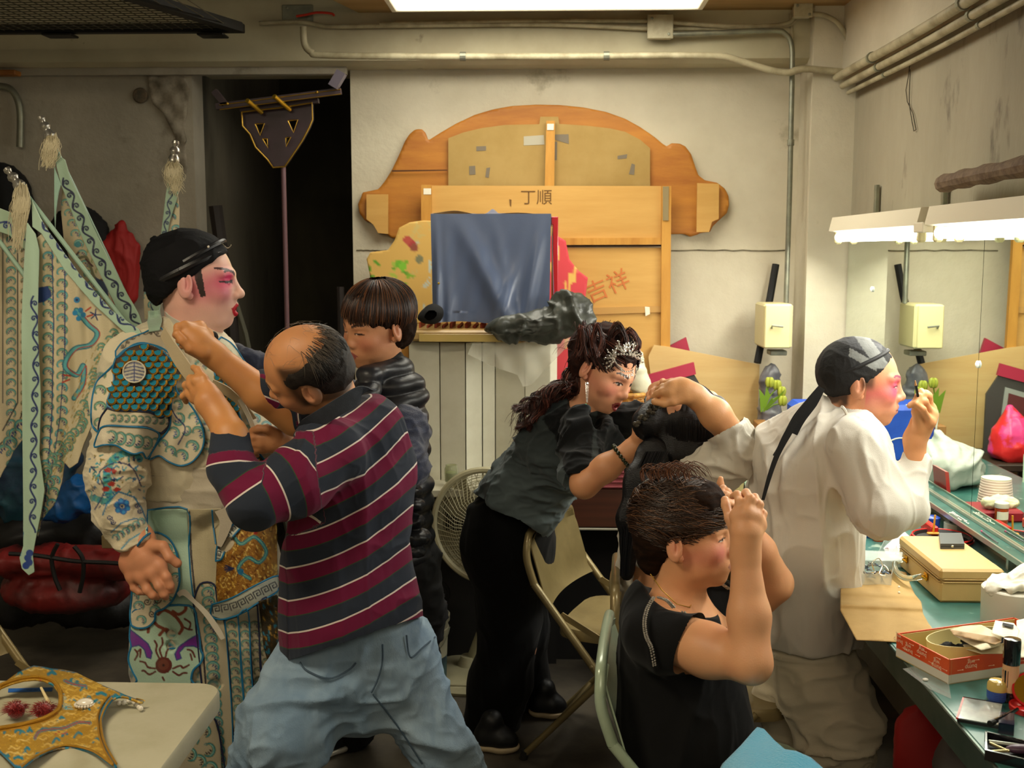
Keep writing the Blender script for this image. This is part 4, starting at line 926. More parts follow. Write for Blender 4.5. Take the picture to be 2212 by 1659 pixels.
for i, pts in enumerate([[(125, 1175), (112, 1205), (118, 1245), (130, 1275)], [(160, 1180), (178, 1205), (180, 1240), (172, 1280)], [(20, 1196), (80, 1200), (160, 1212), (240, 1216), (300, 1222)]]):
 P = pl(pts, 3.88, 6); sm(G().tube(P, 0.008, 6).mk('strap', MATS['black_nylon'], t))
o = G().bbox(A(224, 1182, 4.02), A(242, 1157, 4.0), 0.003).mk('luggage_tag', mat('tan_tag', '#8d7a52', 0.6)); tag(o, 'small tan luggage tag above the red duffel bag', 'tag')
o = tag(blob('dark_clutter', [(60, 1290, 120, .1, .5), (220, 1300, 120, .15, .5), (330, 1290, 80, .2, .6)], 4.3, 0, MATS['black_nylon'], None, None, 0.02, 0.02, 7), 'low black bag pushed behind the red duffel bag', 'bag')
t = thing('painted_gable_board', 'charcoal painted gable board with crimson edge standing on the low dark table', 'scenery', (0.49, 4.68, 0.80))
q0 = lambda x, z: np.array([x, 4.70, z])
G().prism([q0(.37, .80), q0(.37, 1.08), q0(.60, 1.15), q0(.66, 1.05), q0(.66, .80)], (0, -.012, 0)).mk('panel', MATS['charcoal_paint'], t)
G().prism([q0(.36, 1.06), q0(.36, 1.11), q0(.61, 1.18), q0(.62, 1.13)], (0, -.02, 0)).mk('roof_edge', MATS['crimson_paint'], t)
G().prism([q0(.41, .90), q0(.41, 1.03), q0(.585, 1.08), q0(.60, .90)], (0, -.016, 0)).mk('window_frame', MATS['grey_paint'], t)
G().prism([q0(.425, .915), q0(.425, 1.012), q0(.57, 1.055), q0(.58, .915)], (0, -.02, 0)).mk('window_field', MATS['maroon_paint'], t)
# people: builders
def skinmat(name, rough=0.48, **k): return mat(name, rough=rough, vcol=True, sss=0.12, bump=0.12, bscale=260, **k)
M_SKIN = skinmat('skin')
def frame(head, pitch_=0.0, roll=0.0):
 """head rotation: heading angle in degrees (0 = facing +x, -90 = facing the camera), pitch down>0, roll>0 = left ear down.
 local axes x = left of the head, y = forward, z = up"""
 h = math.radians(head); R = rot('z', h)@rot('z', -math.pi/2)   # local +y -> heading
 return R@rot('x', -math.radians(pitch_))@rot('y', math.radians(-roll))
def fu(f, u):
 f = np.array(f, float); f /= np.linalg.norm(f); u = np.array(u, float); u -= f*(u@f); u /= np.linalg.norm(u)
 return np.stack([np.cross(f, u), f, u], 1)
def loc(R, c, s, p): return np.asarray(c)+R@(np.array(p, float)*s)
def head_sdf(s, c, R, sc, sex='m', mouth=0.0, wide=1.0, ears=True, nose=1.0, jaw=1.0, lid=0.0):
 L = lambda *p: loc(R, c, sc, p)
 Sx = np.array([wide, 1, 1])
 s.ell(L(0, -.014, .035), np.array((.077, .098, .086))*sc*Sx, R, .02)
 s.ell(L(0, .026, -.012), np.array((.068, .070, .086))*sc*Sx, R, .025)
 s.ell(L(0, .030, -.062), np.array((.055*jaw, .056, .044))*sc*Sx, R, .025)
 s.ell(L(0, .066, -.096), np.array((.022, .020, .017))*sc, R, .025)
 for q in (-1, 1):
  s.ell(L(q*.040, .060, -.026), np.array((.024, .024, .022))*sc, R, .02)
  s.cap(L(q*.012, .088, .022), L(q*.046, .070, .022), .009*sc, .009*sc, .014)
  s.ell(L(q*.031, .102, .002), np.array((.017, .016, .011))*sc, R, .010, sub=True)
 s.cap(L(0, .088, .012), L(0, .106*(.5+.5*nose), -.026), .008*sc, .0105*sc, .012)
 s.ell(L(0, .108*(.55+.45*nose), -.030), np.array((.0125, .0115, .0105))*sc, R, .010)
 for q in (-1, 1):
  s.ell(L(q*.013, .096, -.034), np.array((.0085, .011, .0085))*sc, R, .006)
  s.ell(L(q*.007, .107, -.0425), np.array((.004, .006, .0035))*sc, R, .003, sub=True)
 # muzzle, lips
 s.ell(L(0, .076, -.062), np.array((.027, .022, .022))*sc, R, .02)
 s.cap(L(-.020, .085, -.064-mouth*.2), L(0, .0965, -.0575), .0035*sc, .0060*sc, .005); s.cap(L(.020, .085, -.064-mouth*.2), L(0, .0965, -.0575), .0035*sc, .0060*sc, .005)
 s.cap(L(-.018, .085, -.068-mouth*.5), L(0, .094, -.0705-mouth), .0035*sc, .0068*sc, .005); s.cap(L(.018, .085, -.068-mouth*.5), L(0, .094, -.0705-mouth), .0035*sc, .0068*sc, .005)
 if mouth: s.ell(L(0, .096, -.0655-mouth*.45), np.array((.0105, .012, .0022+mouth*.42))*sc, R, .003, sub=True)
 else: s.cap(L(-.018, .0925, -.0655), L(.018, .0925, -.0655), .0012*sc, .0012*sc, .002, sub=True)
 for q in (-1, 1):
  s.ell(L(q*.031, .0765, .001), np.array((.0135, .0125, .0125))*sc, R, .002)
  s.cap(L(q*.017, .0835, .0055), L(q*.046, .0765, .0045), .0042*sc, .0042*sc, .004)
  s.cap(L(q*.020, .0835, -.0085), L(q*.043, .077, -.0075), .0035*sc, .0035*sc, .005)
  if ears:
   Re = R@rot('y', math.radians(-q*10))@rot('z', math.radians(q*-22))
   s.ell(L(q*.079*wide, -.014, -.004), np.array((.0085, .021, .034))*sc, Re, .004)
   s.ell(L(q*.090*wide, -.010, .002), np.array((.0095, .0125, .022))*sc, Re, .0015, sub=True); s.ell(L(q*.083*wide, -.016, -.002), np.array((.003, .006, .016))*sc, Re, .003)
   s.ell(L(q*.076*wide, -.004, -.030), np.array((.006, .009, .010))*sc, R, .006)
def head_col(V, c, R, sc, base, lips='#a8524a', brow='#3a2a22', blush=None, lid=None, iris='#1c130e', open_=1.0, makeup=None, browh=0.024, lipm=0.0, lipw=.0225, cheek='#c98272'):
 P = (V-np.asarray(c))@R/sc; x, y, z = P[:, 0], P[:, 1], P[:, 2]; ax = np.abs(x)
 col = np.tile(np.array(C(base)), (len(V), 1)); n = vn(V, 60)
 col = col*(1+0.05*n)[:, None]*(1+0.04*vn(V+3, 18))[:, None]
 ckk = np.exp(-((ax-.046)/.026)**2-((z+.028)/.026)**2)*(y > 0)
 col = cmix(col, np.array(C(cheek))[None], (0.45 if blush is None else blush)*ckk)
 if makeup: col = makeup(col, x, y, z)
 col = cmix(col, np.array(C(cheek))[None], .35*np.exp(-((y+.012)/.02)**2-((z+.004)/.03)**2)*(ax > .074))
 f = y > .05
 # brow: arched stroke
 bz = browh+.006*np.sin(np.clip((ax-.014)/.036, 0, 1)*math.pi*.8); m = f & (ax > .014) & (ax < .052) & (np.abs(z-bz) < .0038*(1.25-(ax-.014)/.05))
 col[m] = C(brow)
 # eye: sclera, iris, lids
 ez = .0005+.0035*(1-((ax-.031)/.0145)**2)*open_; e0 = -.0045*(1-((ax-.031)/.0145)**2)*open_
 e = f & (np.abs(ax-.031) < .0145) & (z < ez) & (z > e0)
 col[e] = C('#d9cfc2'); m = e & (np.abs(ax-.031-0) < .0058); col[m] = C(iris)
 m = f & (np.abs(ax-.032) < .0165) & (np.abs(z-ez) < .0017); col[m] = C(lid or '#2c1a14')
 # lips: height grows to the middle
 w_ = np.clip(1-(ax/lipw)**2, 0, 1); up = -.0655+.0125*w_*(1-0.25*np.exp(-(ax/.004)**2)); dn = -.0655-(.0125+lipm)*w_
 m = (y > .06) & (ax < lipw) & (z < up) & (z > dn); col[m] = C(lips)
 m = (y > .06) & (ax < .018) & (np.abs(z+.0655+lipm*.4) < .0009+lipm*.35*w_) & (y < (.094 if lipm else .2)); col[m] = C('#4a1712')
 return col
HC = {}
def hand(s, wrist, kn, tips, r=0.0088, thumb=None, mid=None, k=0.006, palm=0.0145):
 """wrist point, knuckle points (4), per finger list of joints after the knuckle; thumb chain from the palm"""
 for i, kp in enumerate(kn):
  s.cap(wrist, kp, palm*1.25, palm*(0.88 if i < 3 else 0.8), 0.016)
  if i: s.cap(kn[i-1], kp, palm*.85, palm*.8, 0.012)
 for i, ch in enumerate(tips):
  ff = [1.0, 1.03, 1.0, .86][i]; pts = [kn[i]]+list(ch)
  rs_ = [r*1.12*ff]+[r*ff*(1.04-.13*j) for j in range(len(ch))]
  for j in range(len(pts)-1): s.cap(pts[j], pts[j+1], rs_[j], rs_[j+1], k if j else 0.01)
 if thumb is not None:
  n = len(thumb)
  for j in range(n-1): s.cap(thumb[j], thumb[j+1], r*(1.65 if j == 0 else 1.22-.1*j), r*(1.25-.1*j), 0.012 if j == 0 else k)
def skincol(V, base, red='#b87058', seed=0.0):
 col = np.tile(np.array(C(base)), (len(V), 1)); n = vn(V+seed, 40); col = col*(1+0.06*n)[:, None]
 return cmix(col, np.array(C(red))[None], 0.22*np.clip(vn(V+seed+5, 22), 0, 1))
def nail(name, p, d, nrm, w_, m, parent):
 """small nail plate at p, pointing d, facing nrm"""
 d = np.array(d, float); d /= np.linalg.norm(d); nrm = np.array(nrm, float); nrm -= d*(nrm@d); nrm /= np.linalg.norm(nrm)
 R = np.stack([np.cross(d, nrm), d, nrm], 1); return sm(G().ball(p, (w_, w_*1.35, w_*0.35), 8, 6, R).mk(name, m, parent))
def strands(paths, r, cols, name, m, parent, n=10, sides=3, taper=0.3):
 """many hairs: list of polylines (k,3) of equal length -> one mesh"""
 P = np.array(paths); N_, k, _ = P.shape
 T = np.gradient(P, axis=1); T /= np.linalg.norm(T, axis=2)[:, :, None]+1e-9
 a = np.array([0.3, 0.5, 0.8]); U = np.cross(T, a[None, None]); U /= np.linalg.norm(U, axis=2)[:, :, None]+1e-9; W = np.cross(T, U)
 r = np.broadcast_to(np.asarray(r, float), (N_,)); tp = 1-(1-taper)*np.linspace(0, 1, k)**2
 V = []
 for q in range(sides):
  t = q*2*math.pi/sides; V.append(P+(math.cos(t)*U+math.sin(t)*W)*(r[:, None]*tp[None])[:, :, None])
 V = np.stack(V, 2).reshape(-1, 3); idx = np.arange(N_*k*sides).reshape(N_, k, sides); F = []
 for q in range(sides):
  F.append(np.stack([idx[:, :-1, q], idx[:, :-1, (q+1) % sides], idx[:, 1:, (q+1) % sides], idx[:, 1:, q]], -1).reshape(-1, 4))
 col = np.repeat(np.array(cols), k*sides, axis=0)
 return mk(name, V, np.concatenate(F), m, parent, True, col)
M_HAIR = mat('hair', rough=0.42, vcol=True, spec=0.6)
def haircols(n, c1, c2, c3=None, p=0.15, seed=1):
 rs_ = np.random.RandomState(seed); t = rs_.rand(n)[:, None]; col = np.array(C(c1))*(1-t)+np.array(C(c2))*t
 if c3: m = rs_.rand(n) < p; col[m] = C(c3)
 return col
def shell_hair(c, R, sc, radii, n, th_end, c1, c2, c3, parent, seed=1, crown=(0, -.02, .06), lift=1.03, swirl=0.3, rr=0.0011, noise=0.004, jag=0.12, name='hair_strands', zsq=1.0, k=12, msk=None, start=0.05, p=0.15):
 """hair running from a crown point over an ellipsoid. th_end(phi) = end angle from the crown"""
 rs_ = np.random.RandomState(seed); paths = []
 cr = np.array(crown)/np.linalg.norm(crown); a = np.cross(cr, [1, 0, 0.01]); a /= np.linalg.norm(a); b = np.cross(cr, a)
 rad = np.array(radii)
 for i in range(n):
  ph = rs_.rand()*2*math.pi; te = th_end(ph)*(1+jag*rs_.randn()*0.5); t0 = start+abs(rs_.randn())*0.25+(te*0.75*rs_.rand() if rs_.rand() < 0.5 else 0)
  t = np.linspace(min(t0, te*0.8), te, k); pp = ph+swirl*(t/te)+rs_.randn()*0.02
  d = cr[None]*np.cos(t)[:, None]+(a[None]*np.cos(pp)[:, None]+b[None]*np.sin(pp)[:, None])*np.sin(t)[:, None]
  l = lift+abs(rs_.randn())*0.012+0.03*np.sin(np.linspace(0, math.pi, k))*rs_.rand()
  q = d*rad[None]*l[:, None]*sc
  q = q+noise*np.array([math.sin(i*1.3+j*.9) for j in range(k)])[:, None]*rs_.randn(3)[None]*0.5
  paths.append(np.asarray(c)[None]+q@R.T)
 return strands(paths, rr*(0.7+0.6*rs_.rand(n)), haircols(n, c1, c2, c3, p, seed), name, M_HAIR, parent, taper=0.25)
def person(label, V, F, col, group=None):
 o = mk('person', V, F, M_SKIN, None, True, col); tag(o, label, 'person', group); return o
def cloth(name, s, res, m, parent, colf=None, amp=0.004, f=9, stretch=(1, 1, 1), seed=0.0, fine=0.35, smooth=1, box=None):
 V, F = s.mesh(res, box, smooth); V0 = V.copy(); V = folds(V, F, amp, f, stretch, seed=seed, fine=fine)
 return mk(name, V, F, m, parent, True, None if colf is None else colf(V0))
def shoe(parent, toe, heel, m, msole, h=0.075, w_=0.045, name='shoe'):
 toe = np.array(toe, float); heel = np.array(heel, float); d = toe-heel; u = d/np.linalg.norm(d)
 z = lambda p, a: np.array([p[0], p[1], a])
 s = S(); s.cap(z(heel, 0.045), z(heel+d*.5, .045), .038, .036, .02); s.cap(z(heel+d*.5, .042), z(toe-u*.03, .036), .038, .028, .02); s.cap(z(heel, .05), z(heel+u*.02, h+.02), .036, .038, .02); s.cut((0, 0, .014), (0, 0, -1))
 V, F = s.mesh(0.006); o = mk(name, V, F, m, parent, True)
 s = S(); s.cap(z(heel, .02), z(heel+d*.5, .02), .041, .040, .02, (0, 0, 1), .6); s.cap(z(heel+d*.5, .02), z(toe-u*.03, .02), .042, .032, .02, (0, 0, 1), .6); s.cut((0, 0, .024), (0, 0, 1)); s.cut((0, 0, 0.001), (0, 0, -1))
 V, F = s.mesh(0.005); mk('sole', V, F, msole, o, True); return o
m_blkshoe = mat('black_shoe_leather', '#0c0c0d', 0.5); m_sole = mat('pale_sole', '#b8a583', 0.6)
def px(r, Y): return r*Y/FPX
def P3(x, y, Y, dY=0.0): return A(x, y, Y+dY)
def rescale(root, k):
 """move a whole figure nearer along its own sight distance, keeping its build"""
 def tree(o):
  out = [o]
  for c in [q for q in bpy.data.objects if q.parent == o]: out += tree(c)
  return out
 for o in tree(root):
  if o.type == 'MESH':
   n = len(o.data.vertices); a = np.empty(n*3, np.float32); o.data.vertices.foreach_get('co', a); o.data.vertices.foreach_set('co', a*k); o.data.update()
  if o == root: o.location = tuple(CAMP+(np.array(o.location)-CAMP)*k)
  else: o.location = tuple(np.array(o.location)*k)
# actor in white shirt painting his face at the mirror
Y7 = 3.15
R7 = frame(-13, 4, 0); c7 = A(1862, 826, Y7); s7 = 1.03
s = S(); head_sdf(s, c7, R7, s7, nose=0.95)
s.cap(loc(R7, c7, s7, (0, -.03, -.05)), A(1795, 960, Y7+.01), .056, .070, .03)
hb7 = (c7-.16, c7+.16)
V1, F1 = s.mesh(0.0026, (np.array([c7[0]-.16, c7[1]-.15, c7[2]-.17]), c7+.17))
def mk7(col, x, y, z):
 ax = np.abs(x)
 m = np.exp(-((ax-.034)/.022)**2-((z-.006)/.024)**2)+.85*np.exp(-((ax-.05)/.026)**2-((z+.026)/.03)**2)
 m = m*(y > .01)*(ax > .006); col = cmix(col, np.array(C('#d63f66'))[None], np.clip(m, 0, 1)*.9)
 return cmix(col, np.array(C('#d9a083'))[None], .5*sst(y, .0, .03)*sst(-z, .015, .045))
col1 = head_col(V1, c7, R7, s7, '#cc9069', lips='#c08070', brow='#7a3a50', lid='#5a2a3a', makeup=mk7, open_=.8)
# hairline
P = (V1-c7)@R7/s7; hl = sst(-P[:, 1], .026, .040)*sst(P[:, 2]+.012*vn(V1, 60), -.070, -.052); hl = np.maximum(hl, .8*sst(P[:, 1], -.01, .004)*sst(-P[:, 1], -.034, -.020)*sst(P[:, 2], -.020, .004)*(np.abs(P[:, 0]) > .045)); col1 = cmix(col1, np.array(C('#2a221e'))[None]*(1+.4*vn(V1, 90))[:, None], hl*.92)
# arm with the brow pencil
sh = A(1880, 960, 3.0); el = A(1965, 1110, 2.98); wr = A(1976, 948, 3.0)
s = S(); s.cap(sh, el, .035, .035); s.cap(el, A(1978, 1040, 2.99), .040, .036); s.cap(A(1978, 1040, 2.99), wr, .036, .026, .02)
kn = [A(2003, 872, 3.02), A(2010, 884, 3.0), A(2013, 898, 2.985), A(2010, 912, 2.97)]
s.cap(wr, A(1990, 915, 3.0), .028, .030, .02)
tips = [[A(2000, 850, 2.99), A(1990, 846, 2.975), A(1984, 856, 2.965)], [A(2006, 856, 2.98), A(1994, 852, 2.965), A(1986, 862, 2.955)], [A(1998, 868, 2.955), A(1980, 866, 2.95), A(1966, 874, 2.95)], [A(1994, 884, 2.94), A(1978, 872, 2.94), A(1964, 878, 2.945)]]
hand(s, A(1986, 935, 3.0), kn, tips, .0088, thumb=[A(1985, 925, 2.98), A(1978, 890, 2.955), A(1981, 868, 2.95), A(1983, 855, 2.952)])
V2, F2 = s.mesh(0.0026, (A(1900, 1060, 2.7), A(2100, 800, 3.3)))
# hidden body under the clothes
s = S(); s.cap(A(1785, 1010, Y7+.02), A(1740, 1380, Y7+.05), .09, .10); s.cap(A(1740, 1380, Y7+.05), A(1790, 1700, Y7+.1), .09, .07); V3, F3 = s.mesh(0.02)
V, F = merge((V1, F1), (V2, F2), (V3, F3))
col = np.concatenate([col1, skincol(V2, '#c98c5c'), skincol(V3, '#dda06c')])
p7 = person('actor in loose white shirt and black cap leaning to the mirror with a brow pencil', V, F, col)
# cap with tape
m_cap = mat('black_stocking', rough=0.75, vcol=True, bump=0.3, bscale=200)
s = S(); Rc = R7@rot('x', math.radians(0))
s.ell(loc(R7, c7, s7, (0, -.02, .042)), np.array((.085, .101, .082))*s7, R7, .01)
s.ell(loc(R7, c7, s7, (0, -.055, .015)), np.array((.078, .068, .068))*s7, R7, .03)
s.cut(loc(R7, c7, s7, (0, .066, .072)), R7@np.array([0, .93, -.62])*1.0)
V, F = s.mesh(0.0035); V = folds(V, F, .0018, 22, seed=2)
P = (V-c7)@R7/s7; x, y, z = P.T; col = np.tile(np.array(C('#151516')), (len(V), 1))
tp = np.array(C('#6f716e'))[None]*(1+.15*vn(V, 50))[:, None]
t1 = (np.abs((z-.112)-(y+.03)*-.25) < .014) & (y < .04) & (y > -.10); col[t1] = np.array(C('#3e3f42'))
t2 = (np.abs((y-.02)*.9+(z-.085)*.75) < .018) & (z > .05); col[t2] = tp[t2]
t3 = (np.abs((z-.066)+(y-.0)*.45) < .011) & (y > -.045) & (y < .03); col[t3] = (tp*1.15)[t3]
t4 = (y > .03) & (np.abs((z-.03)-(y-.05)*1.0) < .012); col[t4] = (tp*1.3)[t4]
cap = mk('head_cap', V, F, m_cap, p7, True, col)
e = [loc(R7, c7, s7, (.084*math.cos(a), -.026+.083*math.sin(a), .046+.048*math.sin(a))) for a in np.linspace(0, 2*math.pi, 40)]
sm(G().tube(e, .006, 8).mk('cap_band', mat('black_band', '#1a1a1c', .7), cap))
# ribbon tails
mrib = mat('black_ribbon', '#0d0d0e', .8, bump=.2)
def ribbon(name, pts, Y, w_, m, parent, th=.003, n=8, dirv=None):
 Pq = pl(pts, Y, n); k = len(Pq); ww = np.interp(np.linspace(0, 1, k), np.linspace(0, 1, len(w_)), w_)
 T = np.gradient(Pq, axis=0); T /= np.linalg.norm(T, axis=1)[:, None]; side = np.cross(T, dirv if dirv is not None else [0, 1, 0]); side /= np.linalg.norm(side, axis=1)[:, None]+1e-9
 nn = np.cross(T, side); g = G(); V = []
 for i in range(k):
  a, b = Pq[i]-side[i]*ww[i], Pq[i]+side[i]*ww[i]; V += [a+nn[i]*th/2, b+nn[i]*th/2, b-nn[i]*th/2, a-nn[i]*th/2]
 F = []
 for i in range(k-1):
  for q in range(4): F.append((i*4+q, i*4+(q+1) % 4, (i+1)*4+(q+1) % 4, (i+1)*4+q))
 F += [(3, 2, 1, 0), tuple((k-1)*4+q for q in range(4))]
 return sm(g.add(V, F).mk(name, m, parent))
ribbon('ribbon_tail', [(1776, 838), (1755, 870), (1728, 905), (1712, 936)], 3.06, [.008, .014, .015, .014], mrib, cap)
ribbon('ribbon_tail', [(1772, 836), (1738, 880), (1700, 940), (1678, 985), (1662, 1030), (1648, 1080)], 3.03, [.006, .009, .010, .007, .006, .004], mrib, cap)
ribbon('ribbon_tail', [(1768, 842), (1720, 900), (1685, 965), (1672, 985)], 3.05, [.006, .008, .006, .004], mrib, cap)
for i in range(1): pass
# white shirt
m_shirt = mat('white_muslin', '#cfc9bd', .8, bump=.25, bscale=500, sheen=.2, trans=0)
s = S();
s.chain([A(1800, 925, Y7), A(1755, 1010, Y7), A(1745, 1180, Y7+.02), A(1755, 1330, Y7+.03), A(1752, 1392, Y7+.03)], [.085, .15, .155, .145, .150], .05, (0, 1, 0), .8)
s.cap(A(1740, 930, Y7+.02), A(1700, 985, Y7+.04), .075, .085, .05); s.cap(A(1850, 945, 3.05), A(1800, 990, 3.1), .075, .1, .05)
s.cap(A(1700, 960, Y7+.08), A(1660, 1060, Y7+.1), .07, .06, .06); s.cap(A(1660, 1060, Y7+.1), A(1655, 1300, Y7+.12), .055, .03, .06)
# big sleeve
s.cap(A(1850, 960, 3.0), A(1900, 1090, 2.94), .085, .088, .04); s.cap(A(1900, 1090, 2.94), A(1965, 1105, 2.95), .072, .050, .04)
s.cap(A(1968, 1095, 2.95), A(1978, 990, 3.0), .052, .040, .03); s.cap(A(1978, 1000, 3.0), A(1976, 975, 3.0), .036, .030, .02)
s.cut(A(1750, 1392, Y7), (0.04, 0, -1))
s.ell(A(1976, 962, 3.0), (.05, .05, .014), None, .006, sub=True)
def c7f(V): return None
cloth('white_shirt', s, .005, m_shirt, p7, None, .016, 6, (1.2, 1, .42), .5, .4)
# collar opening at the neck
g = G(); Pq = [A(1786+30*math.cos(a)+14, 905+34*math.sin(a)*1.0, 3.06+.07*(-math.cos(a+1.5))) for a in np.linspace(-.9, 1.75, 14)]
sm(g.tube(Pq, .0045, 6).mk('neck_binding', m_shirt, p7))
# pants
m_pant = mat('cream_cotton', '#c9bfa6', .8, bump=.25, bscale=500, sheen=.15)
s = S(); s.chain([A(1742, 1375, Y7+.04), A(1765, 1470, Y7+.03), A(1800, 1570, Y7+.0), A(1800, 1700, Y7+.06)], [.125, .125, .118, .10], .04, (0, 1, 0), .85)
s.chain([A(1700, 1400, Y7+.15), A(1730, 1600, Y7+.2), A(1745, 1740, Y7+.2)], [.11, .10, .09], .04)
s.cap(A(1830, 1560, Y7-.02), A(1835, 1620, Y7), .075, .06, .05)
cloth('cream_trousers', s, .007, m_pant, p7, None, .018, 6, (.7, 1, 1.5), 2.1, .4)
# pencil in the hand: a thing of its own
t = thing('brow_pencil', 'black brow pencil held up by the actor at the mirror', 'pencil', A(1981, 845, 2.95))
sm(G().tube([A(1983, 856, 2.945), A(1978, 832, 2.93)], .0038, 8).mk('barrel', m_blk, t)); sm(G().tube([A(1978, 832, 2.93), A(1977, 822, 2.925)], [.0036, .001], 8).mk('wood_tip', mat('cedar', '#b98552', .6), t))
rescale(p7, .885); rescale(t, .885)
# seated woman in black T-shirt
Y6 = 2.42
R6 = frame(-15, -5, 0); c6 = A(1481, 1160, Y6); s6 = 0.97
SK6 = '#d99e72'
s = S(); head_sdf(s, c6, R6, s6, nose=.85, jaw=1.06)
s.cap(loc(R6, c6, s6, (0, -.02, -.05)), A(1468, 1330, Y6+.02), .052, .062, .03); s.cap(A(1468, 1330, Y6+.02), A(1500, 1370, Y6), .07, .07, .03)
s.cap(A(1405, 1350, Y6-.05), A(1540, 1360, Y6+.1), .06, .06, .04)
V1, F1 = s.mesh(0.0025, (np.array([c6[0]-.16, c6[1]-.18, c6[2]-.26]), c6+.16))
col1 = head_col(V1, c6, R6, s6, SK6, lips='#b97f68', brow='#4b3326', cheek='#cf6f6e', blush=.75, open_=.7)
# arms
s = S()
sh, el, wr = A(1440, 1370, 2.32), A(1622, 1432, 2.16), A(1610, 1195, 2.22)
s.chain([sh, A(1530, 1405, 2.24), el], [.058, .052, .040], .03); s.chain([el, A(1618, 1330, 2.19), wr], [.040, .041, .027], .02)
# near hand, fingers to the brow
kn = [A(1592, 1115, 2.23), A(1612, 1110, 2.22), A(1630, 1118, 2.225), A(1641, 1135, 2.235)]
s.cap(wr, A(1612, 1150, 2.22), .028, .031, .02)
tips = [[A(1598, 1085, 2.235), A(1592, 1068, 2.255), A(1582, 1072, 2.27)], [A(1622, 1078, 2.23), A(1612, 1064, 2.26), A(1600, 1072, 2.28)], [A(1640, 1090, 2.235), A(1630, 1074, 2.265), A(1616, 1084, 2.285)], [A(1649, 1110, 2.25), A(1640, 1096, 2.275), A(1626, 1100, 2.29)]]
hand(s, A(1612, 1170, 2.22), kn, tips, .0085, thumb=[A(1595, 1160, 2.235), A(1576, 1120, 2.26), A(1568, 1092, 2.29), A(1566, 1080, 2.30)])
# far arm
s.chain([A(1580, 1340, 2.62), A(1672, 1265, 2.56)], [.050, .042], .03); s.chain([A(1672, 1255, 2.56), A(1640, 1190, 2.52), A(1600, 1120, 2.50)], [.042, .036, .026], .02)
kn = [A(1580, 1085, 2.5), A(1588, 1092, 2.48), A(1592, 1102, 2.46), A(1592, 1112, 2.45)]
tips = [[A(1562, 1060, 2.49), A(1556, 1045, 2.49), A(1557, 1034, 2.49)], [A(1572, 1064, 2.46), A(1562, 1055, 2.45), A(1556, 1062, 2.44)], [A(1578, 1076, 2.44), A(1568, 1068, 2.43), A(1560, 1074, 2.42)], [A(1584, 1092, 2.43), A(1572, 1086, 2.42), A(1564, 1090, 2.41)]]
hand(s, A(1598, 1125, 2.49), kn, tips, .0082, thumb=[A(1590, 1120, 2.5), A(1576, 1105, 2.52), A(1562, 1095, 2.53)])
V2, F2 = s.mesh(0.0028)
s = S(); s.cap(A(1450, 1440, Y6+.02), A(1480, 1640, Y6+.02), .10, .11); s.cap(A(1480, 1700, Y6), A(1720, 1760, Y6+.1), .09, .08); V3, F3 = s.mesh(.02)
V, F = merge((V1, F1), (V2, F2), (V3, F3)); col = np.concatenate([col1, skincol(V2, SK6), skincol(V3, SK6)])
P = (V2-A(1626, 1440, 2.16));
p6 = person('seated woman with short brown hair in black T-shirt raising both hands to her forehead', V, F, col)
# hair volume + strands
def hair_base(c, R, sc, ells, m, parent, cuts=(), res=.005, amp=.004, f=26, name='hair', stretch=(1, 1, 1), subs=()):
 s = S()
 for (p, r) in ells: s.ell(loc(R, c, sc, p), np.array(r)*sc, R, .02)
 for (p, r) in subs: s.ell(loc(R, c, sc, p), np.array(r)*sc, R, .012, sub=True)
 for (p, n) in cuts: s.cut(loc(R, c, sc, p), R@np.array(n, float))
 V, F = s.mesh(res); V = folds(V, F, amp, f, stretch); return mk(name, V, F, m, parent, True)
m_hb = mat('dark_brown_hair_base', '#1a0f08', .85, spec=.12, col2='#2a190e', scale=30, bump=.4, bscale=160, stretch=(1, 1, 3))
h6 = hair_base(c6, R6, s6, [((0, -.018, .052), (.090, .112, .088)), ((0, -.062, .005), (.074, .060, .075)), ((0, -.078, -.045), (.050, .035, .045)), ((0, .05, .088), (.065, .045, .035))], m_hb, p6,
    subs=[((0, .125, -.01), (.12, .075, .058)), ((.09, .035, -.045), (.03, .075, .055)), ((-.09, .035, -.045), (.03, .075, .055)), ((.09, -.012, -.03), (.022, .028, .045)), ((-.09, -.012, -.03), (.022, .028, .045))])
def flow6(n, seed, c3):
 rs_ = np.random.RandomState(seed); paths = []
 for i in range(n):
  # sweep from the back crown forward over the side
  q = rs_.choice([-1, 1], p=[.7, .3]); u = rs_.rand(); y0 = -.135+.19*rs_.rand(); z0 = .140-.15*u**1.2-(.07*rs_.rand() if y0 < -.05 else 0); L_ = .05+.07*rs_.rand()
  t = np.linspace(0, 1, 9); yy = y0+L_*t; zz = z0+(.012*np.sin(t*math.pi))-.03*t**2*(.5+u)+.002*np.sin(t*6+i)*rs_.rand()
  # project onto hair ellipsoid side
  e = 1-((yy+.018)/.118)**2-((zz-.052)/.092)**2; x = q*.093*np.sqrt(np.clip(e, 0.0, 1));
  P = np.stack([x, yy, zz], 1); cen = np.array([0, -.018, .052]); d = P-cen; rr_ = np.sqrt((d[:, 0]/.092)**2+(d[:, 1]/.114)**2+(d[:, 2]/.090)**2)
  P = cen+d/np.maximum(rr_, .35)[:, None]*(1.0+.03*rs_.rand()+.05*np.sin(t*math.pi)*rs_.rand())[:, None] if True else P
  if (rs_.rand() < .9) and (P[-1, 2] < .0) and P[-1, 1] > .0: P[:, 2] += .03
  paths.append(np.array(c6)[None]+(P*s6)@R6.T)
 return strands(paths, .0008+.0006*rs_.rand(n), haircols(n, '#22140b', '#432a18', c3, .16, seed), 'hair_strands', M_HAIR, h6, taper=.2)
flow6(4800, 5, '#6e4a2e')
